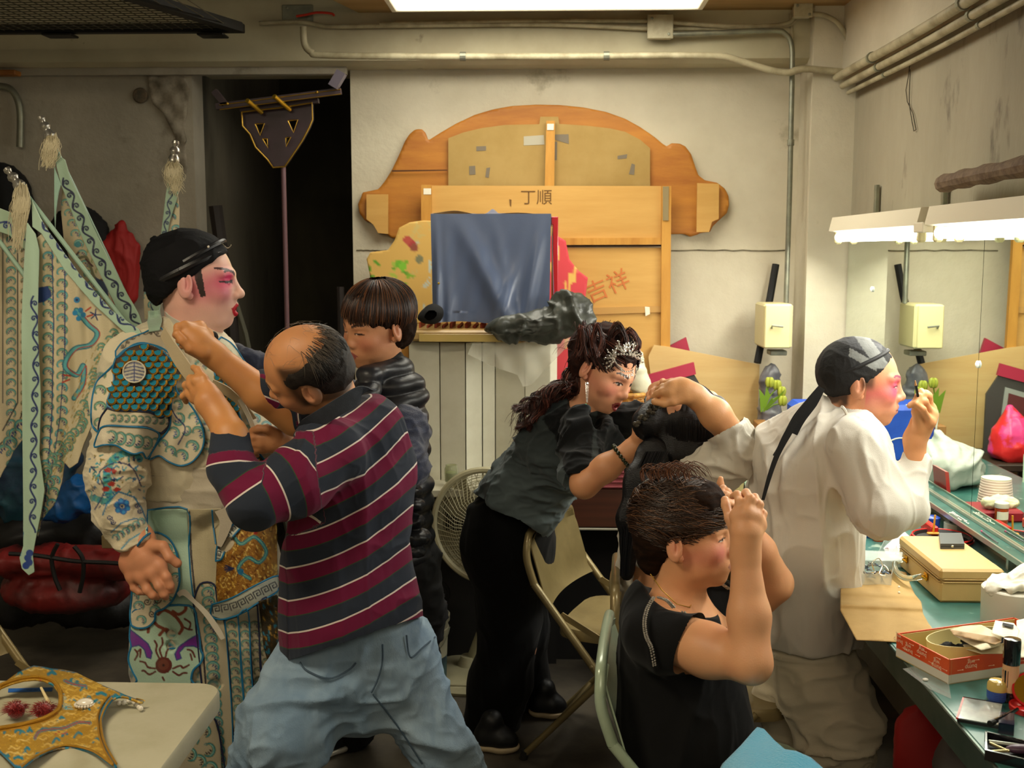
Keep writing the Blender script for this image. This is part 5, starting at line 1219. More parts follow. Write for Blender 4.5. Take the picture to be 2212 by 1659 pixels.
# wispy flips on top
rs_ = np.random.RandomState(8); paths = []
for i in range(70):
 x0 = 1385+rs_.rand()*110; y0 = 1032-rs_.rand()*14; a = rs_.rand()
 paths.append(pl([(x0, y0+10), (x0-6+a*6, y0-8), (x0+6+a*14, y0-16-a*8), (x0+20+a*26, y0-6-a*4), (x0+34+a*20, y0+8)], 2.36+.1*rs_.rand(), 2))
strands(paths, .0012, haircols(70, '#3a2013', '#7a4a2c', None, 0, 3), 'hair_strands', M_HAIR, h6)
# necklace
sm(G().tube([A(x, y, Y_) for x, y, Y_ in ((1405, 1240, 2.36), (1430, 1275, 2.335), (1462, 1305, 2.33), (1490, 1312, 2.36), (1502, 1290, 2.42))], .0012, 6).mk('necklace', mat('thin_gold', '#caa24a', .3, .9), p6))
# T-shirt
m_bt = mat('black_jersey', '#070708', .85, sheen=.06, spec=.25, bump=.15, bscale=500)
s = S(); s.chain([A(1440, 1335, Y6-.01), A(1462, 1430, Y6), A(1478, 1560, Y6), A(1488, 1720, Y6)], [.105, .125, .142, .155], .05, (0, 1, 0), .9)
s.cap(A(1405, 1305, Y6-.03), A(1405, 1375, 2.33), .050, .058, .04); s.cap(A(1405, 1365, 2.33), A(1440, 1400, 2.29), .060, .060, .03)
s.cap(A(1420, 1375, 2.31), A(1500, 1385, 2.265), .060, .060, .03)
s.cap(A(1520, 1300, Y6+.12), A(1575, 1310, Y6+.17), .055, .056, .03); s.cap(A(1480, 1290, Y6+.08), A(1530, 1320, Y6+.12), .05, .06, .04)
s.cut(A(1474, 1390, 2.25), (0.93, -.25, .28)) if False else None
s.ell(A(1468, 1268, Y6), (.092, .12, .052), rot('y', .42), .02, sub=True)
V, F = s.mesh(.005)
# sleeve opening: clip away the cloth past the sleeve plane on the near arm
o6 = A(1478, 1392, 2.26); nn = A(1560, 1425, 2.22)-A(1460, 1380, 2.28); nn /= np.linalg.norm(nn)
d_ = (V-o6)@nn; near = V[:, 1] < Y6-.115; phi = np.where((V[:, 1] < Y6-.10) & (V[:, 2] > A(1500, 1475, 2.26)[2]), d_-.004, -.05)
V = folds(V, F, .009, 6, (1, 1, .4), seed=4.4); V, F = clipm(V, F, phi)
shirt6 = mk('black_tshirt', V, F, m_bt, p6, True)
# neckline binding and sequin trims
m_seq = mat('silver_sequins', '#d8d2c6', .25, .7, col2='#8f8880', scale=300)
for pts, Ys in (([(1412, 1290), (1398, 1315), (1392, 1345), (1396, 1375), (1407, 1400), (1414, 1438)], (2.335, 2.29, 2.26, 2.245, 2.24, 2.245)), ([(1423, 1290), (1440, 1297), (1455, 1312)], (2.32, 2.31, 2.31)), ([(1476, 1322), (1482, 1332)], (2.3, 2.3)), ([(1546, 1255), (1560, 1262), (1574, 1272)], (2.5, 2.5, 2.52))):
 P = bez([A(x, y, q-.012) for (x, y), q in zip(pts, Ys)], 14); g = G()
 for i, p in enumerate(P): g.ball(p+np.array([.0025*((i % 2)*2-1), 0, 0]), .0026, 5, 4)
 g.mk('sequin_trim', m_seq, shirt6)
# turquoise towel on the lap
m_tow = mat('turquoise_towel', '#1fa7cf', .9, sheen=.6, bump=.9, bscale=220, bdist=.006)
V, F, X, Yp = patch([(1535, 1700), (1560, 1650), (1600, 1610), (1628, 1578), (1636, 1570), (1650, 1574), (1672, 1598), (1695, 1618), (1720, 1622), (1752, 1636), (1785, 1665), (1830, 1700)], lambda x, y: 2.22-.0022*(y-1570)+.012*np.sin(x*.05)+.02*np.sin((x+y)*.028), 5, .006)
o = mk('towel', V, F, m_tow, None, True); tag(o, 'turquoise terry towel on the lap of the seated woman', 'towel')
# bald man in striped polo
Y2 = 2.62
c2 = A(664, 802, Y2); s2 = 1.0; R2 = fu((-.88, .14, -.34), (-.35, -.60, .72)); SK2 = '#c68a5c'
s = S(); head_sdf(s, c2, R2, s2, wide=1.0)
s.cap(loc(R2, c2, s2, (0, -.03, -.04)), A(745, 905, Y2+.05), .056, .050, .03); s.cap(A(745, 900, Y2+.05), A(775, 960, Y2+.07), .045, .045, .03)
V1, F1 = s.mesh(0.0027, (np.array([c2[0]-.15, c2[1]-.17, c2[2]-.17]), np.array([c2[0]+.17, c2[1]+.2, c2[2]+.16])))
col1 = head_col(V1, c2, R2, s2, SK2)
P = (V1-c2)@R2/s2; x, y, z = P.T
hm = sst(-(z-.075+.25*np.clip(y, -1, 0.02)*-1+.010*vn(V1, 30)), -.012, .012)*sst(-y, -.045, -.02)*sst(z+.05+.3*np.clip(-y, 0, .1), -.005, .01)
hm = hm*(1-np.exp(-((y+.008)/.02)**2-((z+.01)/.035)**2))
col1 = cmix(col1, np.array(C('#231c17'))[None]*(1+.3*vn(V1, 120))[:, None], .9*hm)
# right arm (far) to the upper fist, left arm (near)
s = S()
s.chain([A(640, 900, 2.8), A(565, 850, 2.74), A(460, 765, 2.70)], [.052, .043, .030], .02)
kn = [A(432, 706, 2.71), A(446, 722, 2.74), A(452, 738, 2.76), A(452, 752, 2.78)]
s.cap(A(462, 765, 2.70), A(425, 738, 2.685), .029, .034, .02); s.cap(A(425, 738, 2.685), A(405, 722, 2.675), .030, .022, .02)
tips = [[A(400, 702, 2.67), A(384, 706, 2.66), A(380, 724, 2.655), A(390, 736, 2.66)], [A(398, 712, 2.70), A(386, 718, 2.69), A(386, 736, 2.68)], [A(404, 722, 2.72), A(394, 730, 2.71), A(394, 748, 2.69)], [A(412, 736, 2.74), A(402, 744, 2.72), A(404, 758, 2.70)]]
hand(s, A(455, 756, 2.71), kn, tips, .0098, thumb=[A(438, 762, 2.665), A(412, 752, 2.65), A(394, 735, 2.645), A(383, 722, 2.645)])
s.chain([A(505, 980, 2.42), A(497, 940, 2.44), A(480, 905, 2.47)], [.040, .036, .029], .02)
kn = [A(452, 842, 2.49), A(440, 838, 2.50), A(428, 846, 2.51), A(422, 860, 2.52)]
s.cap(A(480, 908, 2.47), A(452, 868, 2.485), .030, .034, .02)
tips = [[A(440, 818, 2.50), A(428, 800, 2.52), A(418, 794, 2.54)], [A(424, 822, 2.50), A(412, 818, 2.52), A(412, 832, 2.54)], [A(414, 832, 2.51), A(402, 832, 2.53), A(404, 846, 2.55)], [A(408, 850, 2.52), A(396, 856, 2.54), A(402, 868, 2.56)]]
hand(s, A(470, 885, 2.48), kn, tips, .0098, thumb=[A(462, 870, 2.52), A(444, 850, 2.55), A(430, 836, 2.57), A(420, 826, 2.58)])
V2, F2 = s.mesh(.0028)
s = S(); s.cap(A(765, 1020, Y2+.06), A(750, 1380, Y2+.05), .09, .11); s.cap(A(700, 1450, Y2+.02), A(545, 1760, Y2-.02), .06, .05); s.cap(A(850, 1440, Y2+.06), A(1040, 1780, Y2+.1), .06, .05); V3, F3 = s.mesh(.02)
V, F = merge((V1, F1), (V2, F2), (V3, F3)); col = np.concatenate([col1, skincol(V2, '#c08550', '#a8603e'), skincol(V3, SK2)])
p2 = person('balding man in burgundy and navy striped polo and jeans, bending and seen from behind', V, F, col)
# hair
h2 = hair_base(c2, R2, s2, [((0, -.020, .030), (.0825, .101, .078)), ((0, -.05, -.02), (.066, .062, .055))], mat('black_hair_base', '#14100e', .6, col2='#241d19', scale=40, bump=.4, bscale=200), p2,
    cuts=[((0, -.035, .078), (0, .25, 1)), ((0, .028, 0), (0, 1, -.25)), ((0, -.09, -.055), (0, -.3, -1))], subs=[((-.085, -.006, -.014), (.03, .026, .040)), ((.085, -.006, -.014), (.03, .026, .040))], amp=.002)
rs_ = np.random.RandomState(4); paths = []; cols = []
for i in range(1500):
 a = rs_.uniform(-2.75, -.35)+0; top = rs_.rand() < .35
 z0 = rs_.uniform(.03, .10) if top else rs_.uniform(-.01, .085); L_ = rs_.uniform(.035, .07); t = np.linspace(0, 1, 7)
 zz = z0-L_*t; aa = a+.25*t*rs_.randn()*.5; e = np.sqrt(np.clip(1-((zz-.032)/.084)**2, .05, 1)); q = np.stack([.0835*e*np.cos(aa), -.018+.100*e*np.sin(aa), zz], 1)
 q = (q-np.array([0, -.018, .032]))*(1+.012*rs_.rand()+.02*np.sin(t*3)*rs_.rand())[:, None]+np.array([0, -.018, .032])
 if z0 > .07 and rs_.rand() < .7: cols.append(C('#5a5148'))
 else: cols.append(C(['#171210', '#2a221d', '#0d0a09'][rs_.randint(3)]))
 if zz[-1] < -.03 and abs(math.cos(a)) > .55: cols.pop(); continue
 paths.append(c2[None]+(q*s2)@R2.T)
strands(paths, .0008, cols, 'hair_strands', M_HAIR, h2, taper=.3)
paths = [];
for i in range(45):   # fine flyaway grey hair around the bald crown
 a = rs_.uniform(0, 2*math.pi); t = np.linspace(0, 1, 7); z0 = rs_.uniform(.07, .11); zz = z0+.02*np.sin(t*3.1)*rs_.rand()+.004*t; aa = a+.5*t*rs_.choice([-1, 1])
 e = np.sqrt(np.clip(1-((np.minimum(zz, .112)-.032)/.088)**2, .03, 1))*(1.0+.10*rs_.rand()*t); paths.append(c2[None]+np.stack([.082*e*np.cos(aa), -.018+.098*e*np.sin(aa), zz+.006], 1)@R2.T)
strands(paths, .00035, haircols(45, '#6a6056', '#97897a', None, 0, 2), 'hair_strands', M_HAIR, h2)
# polo shirt
BUR, NAV, GRN, WHT = [np.array(C(h)) for h in ('#681638', '#292f3b', '#34452e', '#d2c6bc')]
def stripes(t, col=None):
 """t in periods, growing downwards from a white line"""
 return np.stack([(t+20)/64, np.zeros(len(t)), np.ones(len(t))], 1)
m_polo = mat('polo_knit', rough=.85, vcol=True, sheen=.05, spec=.2, bump=.2, bscale=700)
def stripe_nodes(m):
 nt = m.node_tree; N = nt.nodes; L = nt.links; b = N['Principled BSDF']; a = [n for n in N if n.type == 'VERTEX_COLOR'][0]
 sp = N.new('ShaderNodeSeparateColor'); L.new(a.outputs[0], sp.inputs[0])
 mu = N.new('ShaderNodeMath'); mu.operation = 'MULTIPLY'; mu.inputs[1].default_value = 64; L.new(sp.outputs[0], mu.inputs[0])
 fr = N.new('ShaderNodeMath'); fr.operation = 'FRACT'; L.new(mu.outputs[0], fr.inputs[0])
 r = N.new('ShaderNodeValToRGB'); r.color_ramp.interpolation = 'CONSTANT'; e = r.color_ramp.elements
 e[0].position = 0; e[0].color = (*WHT, 1); e[1].position = .05; e[1].color = (*BUR, 1)
 for p_, c_ in ((.50, GRN), (.53, NAV)): q = e.new(p_); q.color = (*c_, 1)
 L.new(fr.outputs[0], r.inputs[0])
 mx = N.new('ShaderNodeMix'); mx.data_type = 'RGBA'; L.new(sp.outputs[1], mx.inputs[0]); L.new(r.outputs[0], mx.inputs[6]); mx.inputs[7].default_value = (*NAV, 1)
 ml = N.new('ShaderNodeMix'); ml.data_type = 'RGBA'; ml.blend_type = 'MULTIPLY'; ml.inputs[0].default_value = 1; L.new(mx.outputs[2], ml.inputs[6]); L.new(sp.outputs[2], ml.inputs[7])
 L.new(ml.outputs[2], b.inputs['Base Color'])
stripe_nodes(m_polo)
SOL = np.array([0, 1.0, 1.0])
s = S()
s.chain([A(772, 965, Y2+.04), A(765, 1080, Y2+.03), A(748, 1220, Y2+.02), A(752, 1330, Y2+.01), A(760, 1440, Y2+.01)], [.105, .135, .150, .160, .170], .05, (0, 1, 0), .85)
s.cap(A(700, 965, 2.56), A(800, 930, 2.68), .062, .070, .05); s.cap(A(800, 930, 2.70), A(840, 1010, 2.70), .066, .07, .05)
s.chain([A(712, 985, 2.53), A(640, 1040, 2.46), A(560, 1080, 2.40)], [.080, .076, .062], .04); s.chain([A(545, 1078, 2.39), A(500, 1010, 2.41), A(497, 938, 2.445)], [.062, .053, .043], .02)
s.chain([A(730, 900, 2.78), A(640, 890, 2.82), A(572, 845, 2.75)], [.065, .062, .056], .03)
nn = A(452, 842, 2.49)-A(505, 980, 2.42); s.cut(A(497, 930, 2.445), np.array([-.1, 0, 1])) if False else None
V, F = s.mesh(.0034)
X, Yp = PROJ(V)
# hem: slanted line running up to the right
hy = np.where(X < 620, 1385+(X-585)*1.1, 1427-(X-620)*.335);
near_cuff = (Yp < 934) & (X < 545) & (V[:, 1] < 2.62); far_cuff = (X-560)*.8+(Yp-830)*-.6 < -8
phi_h = Yp-hy; phi_n = np.where((X < 560) & (V[:, 1] < 2.62), 934-Yp, -50.0); phi_f = np.where((V[:, 1] > 2.62) & (X < 660), -8-((X-560)*.8+(Yp-830)*-.6), -50.0)
phi = np.maximum(np.maximum(phi_h, phi_n), phi_f)
sl1 = (X < 560) & (V[:, 1] < 2.60)
Vf_ = folds(V, F, .010, 5.5, (1.3, 1, .8), seed=7.2)
# stripe coordinates
u = np.clip((X-620)/285, -1, 1.2); gy = np.interp(Yp, [900, 1050, 1380], [1.75, 1.35, 1.0])
te = Yp+np.where(u > 0, 95*gy*np.abs(u)**(1.7)+20*np.clip(u, 0, 1), .4*(620-X))
col = stripes((te-1067-18)/70.5)
# sleeve stripes along the arm
def along(V, pts):
 best = np.full(len(V), 1e9); tt = np.zeros(len(V)); acc = 0
 for a, b in zip(pts[:-1], pts[1:]):
  ba = b-a; L_ = np.linalg.norm(ba); h = np.clip((V-a)@ba/L_**2, 0, 1); d = np.linalg.norm(V-a-h[:, None]*ba, axis=1); m = d < best; best[m] = d[m]; tt[m] = acc+h[m]*L_; acc += L_
 return tt, best
arm = [A(735, 960, 2.56), A(640, 1040, 2.46), A(545, 1085, 2.40), A(500, 1020, 2.41), A(497, 925, 2.445)]
ta, da = along(V, arm); seam = (X-692)+(Yp-1060)*-.12
isarm = (seam < 0) & (Yp < 1225-(X-470)*.42) & (Yp > 935) & (V[:, 1] < 2.66)
ca = stripes(ta/.0735+.25); col[isarm] = ca[isarm]
Lt = sum(np.linalg.norm(b-a) for a, b in zip(arm[:-1], arm[1:]))
cuff = isarm & (ta > Lt-.062); col[cuff] = SOL
ta2, _ = along(V, [A(730, 900, 2.78), A(640, 890, 2.82), A(572, 845, 2.75)]); fa = (V[:, 1] > 2.72) & (X < 690); c_ = stripes(ta2/.0735); col[fa] = c_[fa]; col[fa & (X < 640)] = SOL
mm = (X > 616) & (X < 620) & (Yp > 1230); col[mm, 2] = .7
V_, F = clipm(V+(Vf_-V)*np.where((Yp < 975) & (X < 640), .08, np.where(X < 620, .55, 1.0))[:, None], F, phi)
polo = mk('striped_polo', V_, F, m_polo, p2, True, col)
# snap the hem and cuffs
m_col = mat('navy_rib', '#262b34', .8, col2='#30353f', scale=40, bump=.3, bscale=400)
ribbon('collar', [(648, 932, .0), (664, 918, -.04), (700, 898, -.07), (742, 872, -.07), (780, 848, -.04), (800, 842, .02)], 2.56, [.010, .017, .019, .019, .018, .015], m_col, polo, .004, dirv=[.1, 1, .35])
P = [A(x, (1385+(x-585)*1.1 if x < 620 else 1427-(x-620)*.335)-3, 2.46+.04*abs((x-740)/160)**2.2) for x in range(620, 905, 12)]
# jeans
m_jean = mat('faded_denim', '#748ea6', .85, col2='#9db2c2', scale=3.0, mixlo=.38, mixhi=.62, bump=.5, bscale=350, stretch=(1.2, 1, .5), col3='#4a6482', scale3=2.2, lo3=.52, hi3=.66)
s = S()
s.cap(A(775, 1350, Y2+.04), A(770, 1440, Y2+.05), .150, .175, .05, (0, 1, 0), .8)
s.chain([A(700, 1440, Y2+.02), A(615, 1580, Y2-.06), A(545, 1720, Y2-.02)], [.125, .110, .078], .04)
s.chain([A(850, 1430, Y2+.06), A(935, 1580, Y2+.05), A(1030, 1760, Y2+.1)], [.118, .080, .066], .04)
V, F = s.mesh(.0055); X, Yp = PROJ(V); V, F = clipm(V, F, 1310-Yp)
V = folds(V, F, .011, 5, (1, 1, 1.6), seed=1.4, fine=.45)
jeans = mk('blue_jeans', V, F, m_jean, p2, True)
m_st = mat('stitch_thread', '#3f5263', .8)
def surf(pts, off=.004, base=Y2):
 """depth of the jeans/shirt surface under pixels, by the nearest vertex"""
 out = []
 for (x, y) in pts:
  d = (X-x)**2+(Yp-y)**2; k = np.argsort(d)[:12]; k = k[np.argmin(V[k, 1])]; out.append(A(x, y, V[k, 1]-off))
 return np.array(out)
def smo(P):
 Q = P.copy(); Q[1:-1] = (P[:-2]+P[1:-1]*2+P[2:])/4; return Q
for pts in ([(648, 1430), (662, 1448), (710, 1466), (752, 1448), (768, 1432)], [(878, 1372), (886, 1420), (912, 1400), (940, 1376)], [(826, 1392), (826, 1430), (815, 1470), (802, 1496)], [(806, 1500), (860, 1570), (912, 1650)]):
 q = np.array(bez([(a, b, 0) for a, b in pts], 6))[:, :2]; sm(G().tube(smo(surf(q, .0035)), .0022, 5).mk('seam', m_st, jeans))
# woman in black puffer vest
Y3 = 3.22
c3 = A(812, 706, Y3); s3 = .98; R3 = frame(226, 10, 4); SK3 = '#bd8660'
s = S(); head_sdf(s, c3, R3, s3, nose=.75, jaw=1.1, wide=1.03)
s.cap(loc(R3, c3, s3, (0, -.02, -.05)), A(822, 850, Y3+.05), .054, .062, .03)
V1, F1 = s.mesh(.0028, (np.array([c3[0]-.16, c3[1]-.17, c3[2]-.24]), c3+.17))
col1 = head_col(V1, c3, R3, s3, SK3, lips='#8e4a44', brow='#4a3226', cheek='#c06a56', blush=.5, open_=.35, browh=.022)
s = S()
s.chain([A(720, 960, 3.0), A(625, 965, 2.88)], [.035, .027], .02)
kn = [A(572, 932, 2.86), A(566, 944, 2.85), A(564, 957, 2.85), A(568, 969, 2.86)]
s.cap(A(628, 962, 2.88), A(596, 950, 2.865), .027, .030, .02)
tips = [[A(552, 930, 2.85), A(543, 938, 2.86), A(548, 946, 2.87)], [A(548, 944, 2.84), A(540, 952, 2.85), A(546, 960, 2.87)], [A(549, 958, 2.845), A(541, 966, 2.85), A(548, 973, 2.87)], [A(556, 971, 2.85), A(549, 979, 2.86), A(556, 984, 2.87)]]
hand(s, A(612, 956, 2.87), kn, tips, .0092, thumb=[A(600, 938, 2.85), A(578, 926, 2.83), A(558, 926, 2.83), A(546, 930, 2.84)])
V2, F2 = s.mesh(.003)
s = S(); s.cap(A(838, 920, Y3+.02), A(845, 1200, Y3+.02), .07, .07); s.cap(A(850, 1240, Y3+.02), A(840, 1400, Y3+.12), .05, .04); V3, F3 = s.mesh(.02)
V, F = merge((V1, F1), (V2, F2), (V3, F3)); col = np.concatenate([col1, skincol(V2, '#b07850', '#9a5840'), skincol(V3, SK3)])
p3 = person('woman with short brown hair in black puffer vest and navy sweater behind the striped man', V, F, col)
h3 = hair_base(c3, R3, s3, [((0, -.02, .048), (.093, .114, .092)), ((0, -.05, -.01), (.085, .08, .075)), ((.0, .045, .080), (.06, .03, .025))], m_hb, p3, subs=[((0, .125, -.012), (.11, .075, .066)), ((.085, .05, -.045), (.04, .07, .055)), ((-.085, .05, -.045), (.04, .07, .055)), ((-.09, -.012, -.035), (.025, .026, .04)), ((.09, -.012, -.035), (.025, .026, .04))])
rs_ = np.random.RandomState(12); paths = []
for i in range(1500):
 ph = rs_.uniform(0, 2*math.pi); t = np.linspace(.12, 1, 10); front = math.sin(ph)
 te = 1.95+.25*(-front)+rs_.randn()*.10
 if front > .35: te = 1.25+.12*rs_.randn()
 if math.cos(ph) < -.2 and front > -.2: te = 1.65+.12*rs_.randn()
 st = rs_.uniform(0, .7)*te if rs_.rand() < .6 else .1
 th = st+(te-st)*t; pp = ph+.35*(th/te)*(1 if math.cos(ph) > 0 else -1)*.6;
 d = np.stack([np.cos(pp)*np.sin(th), np.sin(pp)*np.sin(th), np.cos(th)], 1)*np.array([.096, .117, .096])
 q = np.array([0, -.02, .046])+d*(1.0+.03*rs_.rand()+.03*np.sin(t*3.1)*rs_.rand())[:, None]; paths.append(c3[None]+(q*s3)@R3.T)
for i in range(420):   # long fringe swept across the forehead and cheek of the camera side
 u0 = rs_.rand(); ph = 1.57+(-.75+1.9*u0); t = np.linspace(.25, 1, 10); te = 1.30+.42*u0+.07*rs_.randn(); th = te*t; pp = ph-.25*t
 d = np.stack([-np.cos(pp)*np.sin(th)*-1, np.sin(pp)*np.sin(th), np.cos(th)], 1)*np.array([.094, .122, .096])
 q = np.array([0, -.02, .044])+d*(1.0+.03*rs_.rand()); paths.append(c3[None]+(q*s3)@R3.T)
strands(paths, .0011+.0008*rs_.rand(len(paths)), haircols(len(paths), '#170e0a', '#3a2114', '#7a4c2a', .16, 6), 'hair_strands', M_HAIR, h3, taper=.25)
# sweater and vest
m_navy = mat('navy_knit', '#1a2138', .85, col2='#222b46', scale=30, bump=.5, bscale=240, stretch=(1, 1, 2.5), sheen=.3)
s = S(); s.chain([A(850, 870, Y3+.02), A(880, 930, 3.15), A(884, 1010, 3.05), A(840, 1030, 2.95), A(720, 965, 2.98), A(670, 965, 2.93)], [.055, .060, .052, .046, .042, .038], .03)
s.chain([A(760, 860, 3.3), A(640, 815, 3.22), A(505, 772, 3.15)], [.055, .050, .038], .03); s.cap(A(840, 880, Y3+.03), A(835, 1180, Y3+.03), .09, .10, .03)
cloth('navy_sweater', s, .006, m_navy, p3, None, .006, 14, (1, 1, 2), 3.3, .4)
m_puf = mat('black_nylon_quilt', '#16171a', .38, bump=.15, bscale=120, col2='#22242a', scale=7)
s = S(); s.chain([A(832, 850, Y3), A(834, 930, Y3), A(840, 1060, Y3), A(848, 1190, Y3)], [.085, .115, .115, .120], .04, (0, 1, 0), .8)
s.cap(A(800, 815, 3.12), A(850, 790, 3.24), .022, .030, .03); s.cap(A(800, 815, 3.12), A(790, 860, 3.08), .024, .035, .03); s.cap(A(850, 790, 3.24), A(885, 850, 3.25), .03, .05, .04)
s.ell(A(890, 945, 3.08), (.060, .075, .090), None, .02, sub=True)
V, F = s.mesh(.006); N_ = norms(V, F); zz = V[:, 2]+.02*np.sin(V[:, 0]*9); V = V+N_*(.011*np.abs(np.sin(zz*math.pi/.052))+.003*vn(V, 30))[:, None]; mk('puffer_vest', V, F, m_puf, p3, True)
s = S()
for i, (x, y, r) in enumerate([(890, 1060, 22), (894, 1090, 26), (892, 1125, 28), (900, 1160, 32), (894, 1190, 26)]): s.ell(A(x, y, 3.06), (px(r, 3.06), px(r, 3.06), px(r*.62, 3.06)), None, .006)
V, F = s.mesh(.005); V = folds(V, F, .004, 25); mk('vest_side_panel', V, F, m_puf, p3, True)
m_dkp = mat('charcoal_trousers', '#0f0f12', .85)
s = S(); s.chain([A(860, 1200, Y3+.02), A(870, 1300, Y3+.04), A(820, 1450, Y3+.18), A(770, 1580, Y3+.3)], [.115, .09, .072, .062], .04); s.chain([A(905, 1220, Y3), A(925, 1320, Y3+.05), A(900, 1500, Y3+.3)], [.06, .05, .05], .04)
cloth('dark_trousers', s, .008, m_dkp, p3, None, .010, 8, (1, 1, 1.5), 6.2)
t_ = FL(700, 1652, 0.02); t_[2] = 0; h_ = FL(770, 1645, 0.02);
t_ = np.array([A(705, 1650, 3.52)[0], 3.42, 0]); h_ = np.array([A(765, 1640, 3.55)[0], 3.58, 0])
shoe(p3, t_, h_, m_blkshoe, mat('white_sole', '#d8d3c4', .5), .09)
# woman with tiara leaning forward
Y4 = 3.30
c4 = A(1305, 800, Y4); s4 = .98; R4 = fu((.66, -.58, -.42), (.42, -.16, .85)); SK4 = '#dba07c'
def mk4(col, x, y, z):
 ax = np.abs(x); m = np.exp(-((ax-.034)/.02)**2-((z-.012)/.010)**2)*(y > .04); return cmix(col, np.array(C('#8a4a44'))[None], .5*m)
s = S(); head_sdf(s, c4, R4, s4, nose=.9, jaw=.92, mouth=.010, wide=.97)
s.cap(loc(R4, c4, s4, (0, -.03, -.05)), A(1262, 905, Y4+.04), .048, .056, .03); s.cap(A(1262, 905, Y4+.04), A(1240, 950, Y4+.06), .06, .08, .03)
V1, F1 = s.mesh(.0026, (np.array([c4[0]-.2, c4[1]-.17, c4[2]-.22]), c4+.17))
col1 = head_col(V1, c4, R4, s4, SK4, lips='#8c2a2c', brow='#3a241c', cheek='#d5746a', blush=.55, open_=1.25, lid='#180e0c', makeup=mk4, lipm=.008, browh=.026)
s = S()
sh, el, wr = A(1262, 930, 3.18), A(1262, 1046, 3.02), A(1368, 968, 3.02)
s.chain([A(1250, 990, 3.1), el], [.03, .036], .02); s.chain([el, A(1310, 1010, 3.01), wr], [.038, .036, .025], .02)
s.cap(wr, A(1394, 945, 3.02), .026, .027, .02)
kn = [A(1385, 918, 3.0), A(1397, 920, 2.99), A(1409, 925, 2.99), A(1416, 932, 3.0)]
tips = [[A(1392, 902, 3.03), A(1400, 894, 3.06), A(1408, 890, 3.09)], [A(1406, 908, 3.03), A(1414, 900, 3.06), A(1420, 896, 3.09)], [A(1416, 914, 3.03), A(1424, 906, 3.06), A(1430, 902, 3.08)], [A(1420, 926, 3.03), A(1428, 918, 3.05), A(1433, 912, 3.07)]]
hand(s, A(1382, 956, 3.02), kn, tips, .0082, thumb=[A(1380, 945, 3.0), A(1374, 925, 3.02), A(1376, 910, 3.05), A(1382, 900, 3.07)])
# far arm reaching over the head being dressed
s.chain([A(1340, 905, 3.36), A(1425, 902, 3.33), A(1428, 858, 3.24)], [.026, .026, .025], .02)
kn = [A(1412, 842, 3.2), A(1418, 838, 3.18), A(1430, 834, 3.17), A(1444, 834, 3.18)]
s.cap(A(1428, 860, 3.24), A(1424, 846, 3.2), .026, .027, .015)
tips = [[A(1402, 852, 3.16), A(1402, 864, 3.13), A(1405, 872, 3.12)], [A(1410, 846, 3.14), A(1412, 858, 3.12), A(1416, 866, 3.12)], [A(1432, 824, 3.13), A(1434, 826, 3.11), A(1434, 838, 3.095)], [A(1446, 824, 3.14), A(1450, 826, 3.12), A(1450, 836, 3.10)]]
hand(s, A(1428, 856, 3.23), kn, tips, .0080, thumb=[A(1436, 856, 3.2), A(1450, 852, 3.17), A(1458, 850, 3.15)])
V2, F2 = s.mesh(.0028)
s = S(); s.cap(A(1220, 990, Y4+.12), A(1110, 1110, Y4+.30), .06, .07); s.cap(A(1110, 1110, Y4+.3), A(1130, 1400, Y4+.36), .08, .05); V3, F3 = s.mesh(.02)
V, F = merge((V1, F1), (V2, F2), (V3, F3)); col = np.concatenate([col1, skincol(V2, '#d2966a'), skincol(V3, SK4)])
p4 = person('woman with silver tiara and long curled hair leaning forward in grey and black top', V, F, col)
m_pinkn = mat('pink_nail_polish', '#d02a78', .2, coat=.8)
for p_, d_ in ((A(1404, 868, 3.108), (0, -.1, -1)), (A(1434, 834, 3.083), (0, -.2, -1)), (A(1413, 862, 3.108), (0, 0, -1))): nail('painted_nail', p_, d_, (-.2, -1, .1), .006, m_pinkn, p4)
# hair
m_hr = mat('auburn_hair_base', '#180b08', .8, spec=.2, col2='#34190f', scale=25, bump=.4, bscale=150)
h4 = hair_base(c4, R4, s4, [((0, -.02, .045), (.084, .104, .085)), ((0, -.055, -.01), (.075, .065, .07)), ((0, -.035, .09), (.062, .066, .045)), ((.0, -.10, .03), (.06, .05, .06))], m_hr, p4,
    subs=[((0, .125, -.015), (.10, .072, .064)), ((.085, .05, -.045), (.04, .065, .055)), ((-.085, .05, -.045), (.04, .065, .055)), ((.09, -.012, -.03), (.022, .026, .04))])
rs_ = np.random.RandomState(21)
def curlpath(pts, Y, r, turns, ph, n=5, dY=0):
 P = pl(pts, Y+dY, n); k = len(P); t = np.linspace(0, 1, k); T = np.gradient(P, axis=0); T /= np.linalg.norm(T, axis=1)[:, None]; sd = np.cross(T, [0, 1, 0]); sd /= np.linalg.norm(sd, axis=1)[:, None]
 a = ph+turns*6.283*t; rr = r*np.minimum(1, 3*t+.2); return P+sd*(rr*np.cos(a))[:, None]+np.array([0, 1, 0])*(rr*np.sin(a))[:, None]
paths = []
locks = []
for i in range(26):   # locks from the crown to the curled tail on her back
 a = i/26; x0 = 1262+30*rs_.rand(); y0 = 742+60*rs_.rand(); e = rs_.rand()
 tail = (1108+38*rs_.rand(), 930-80*e+30*rs_.rand()) if rs_.rand() < .6 else (1130+70*rs_.rand(), 870+45*rs_.rand())
 locks.append([(x0, y0), (1232+26*rs_.rand(), 800+40*rs_.rand()), (1200+25*rs_.rand(), 836+20*rs_.rand()), (1160+20*rs_.rand(), 858+20*rs_.rand()), tail])
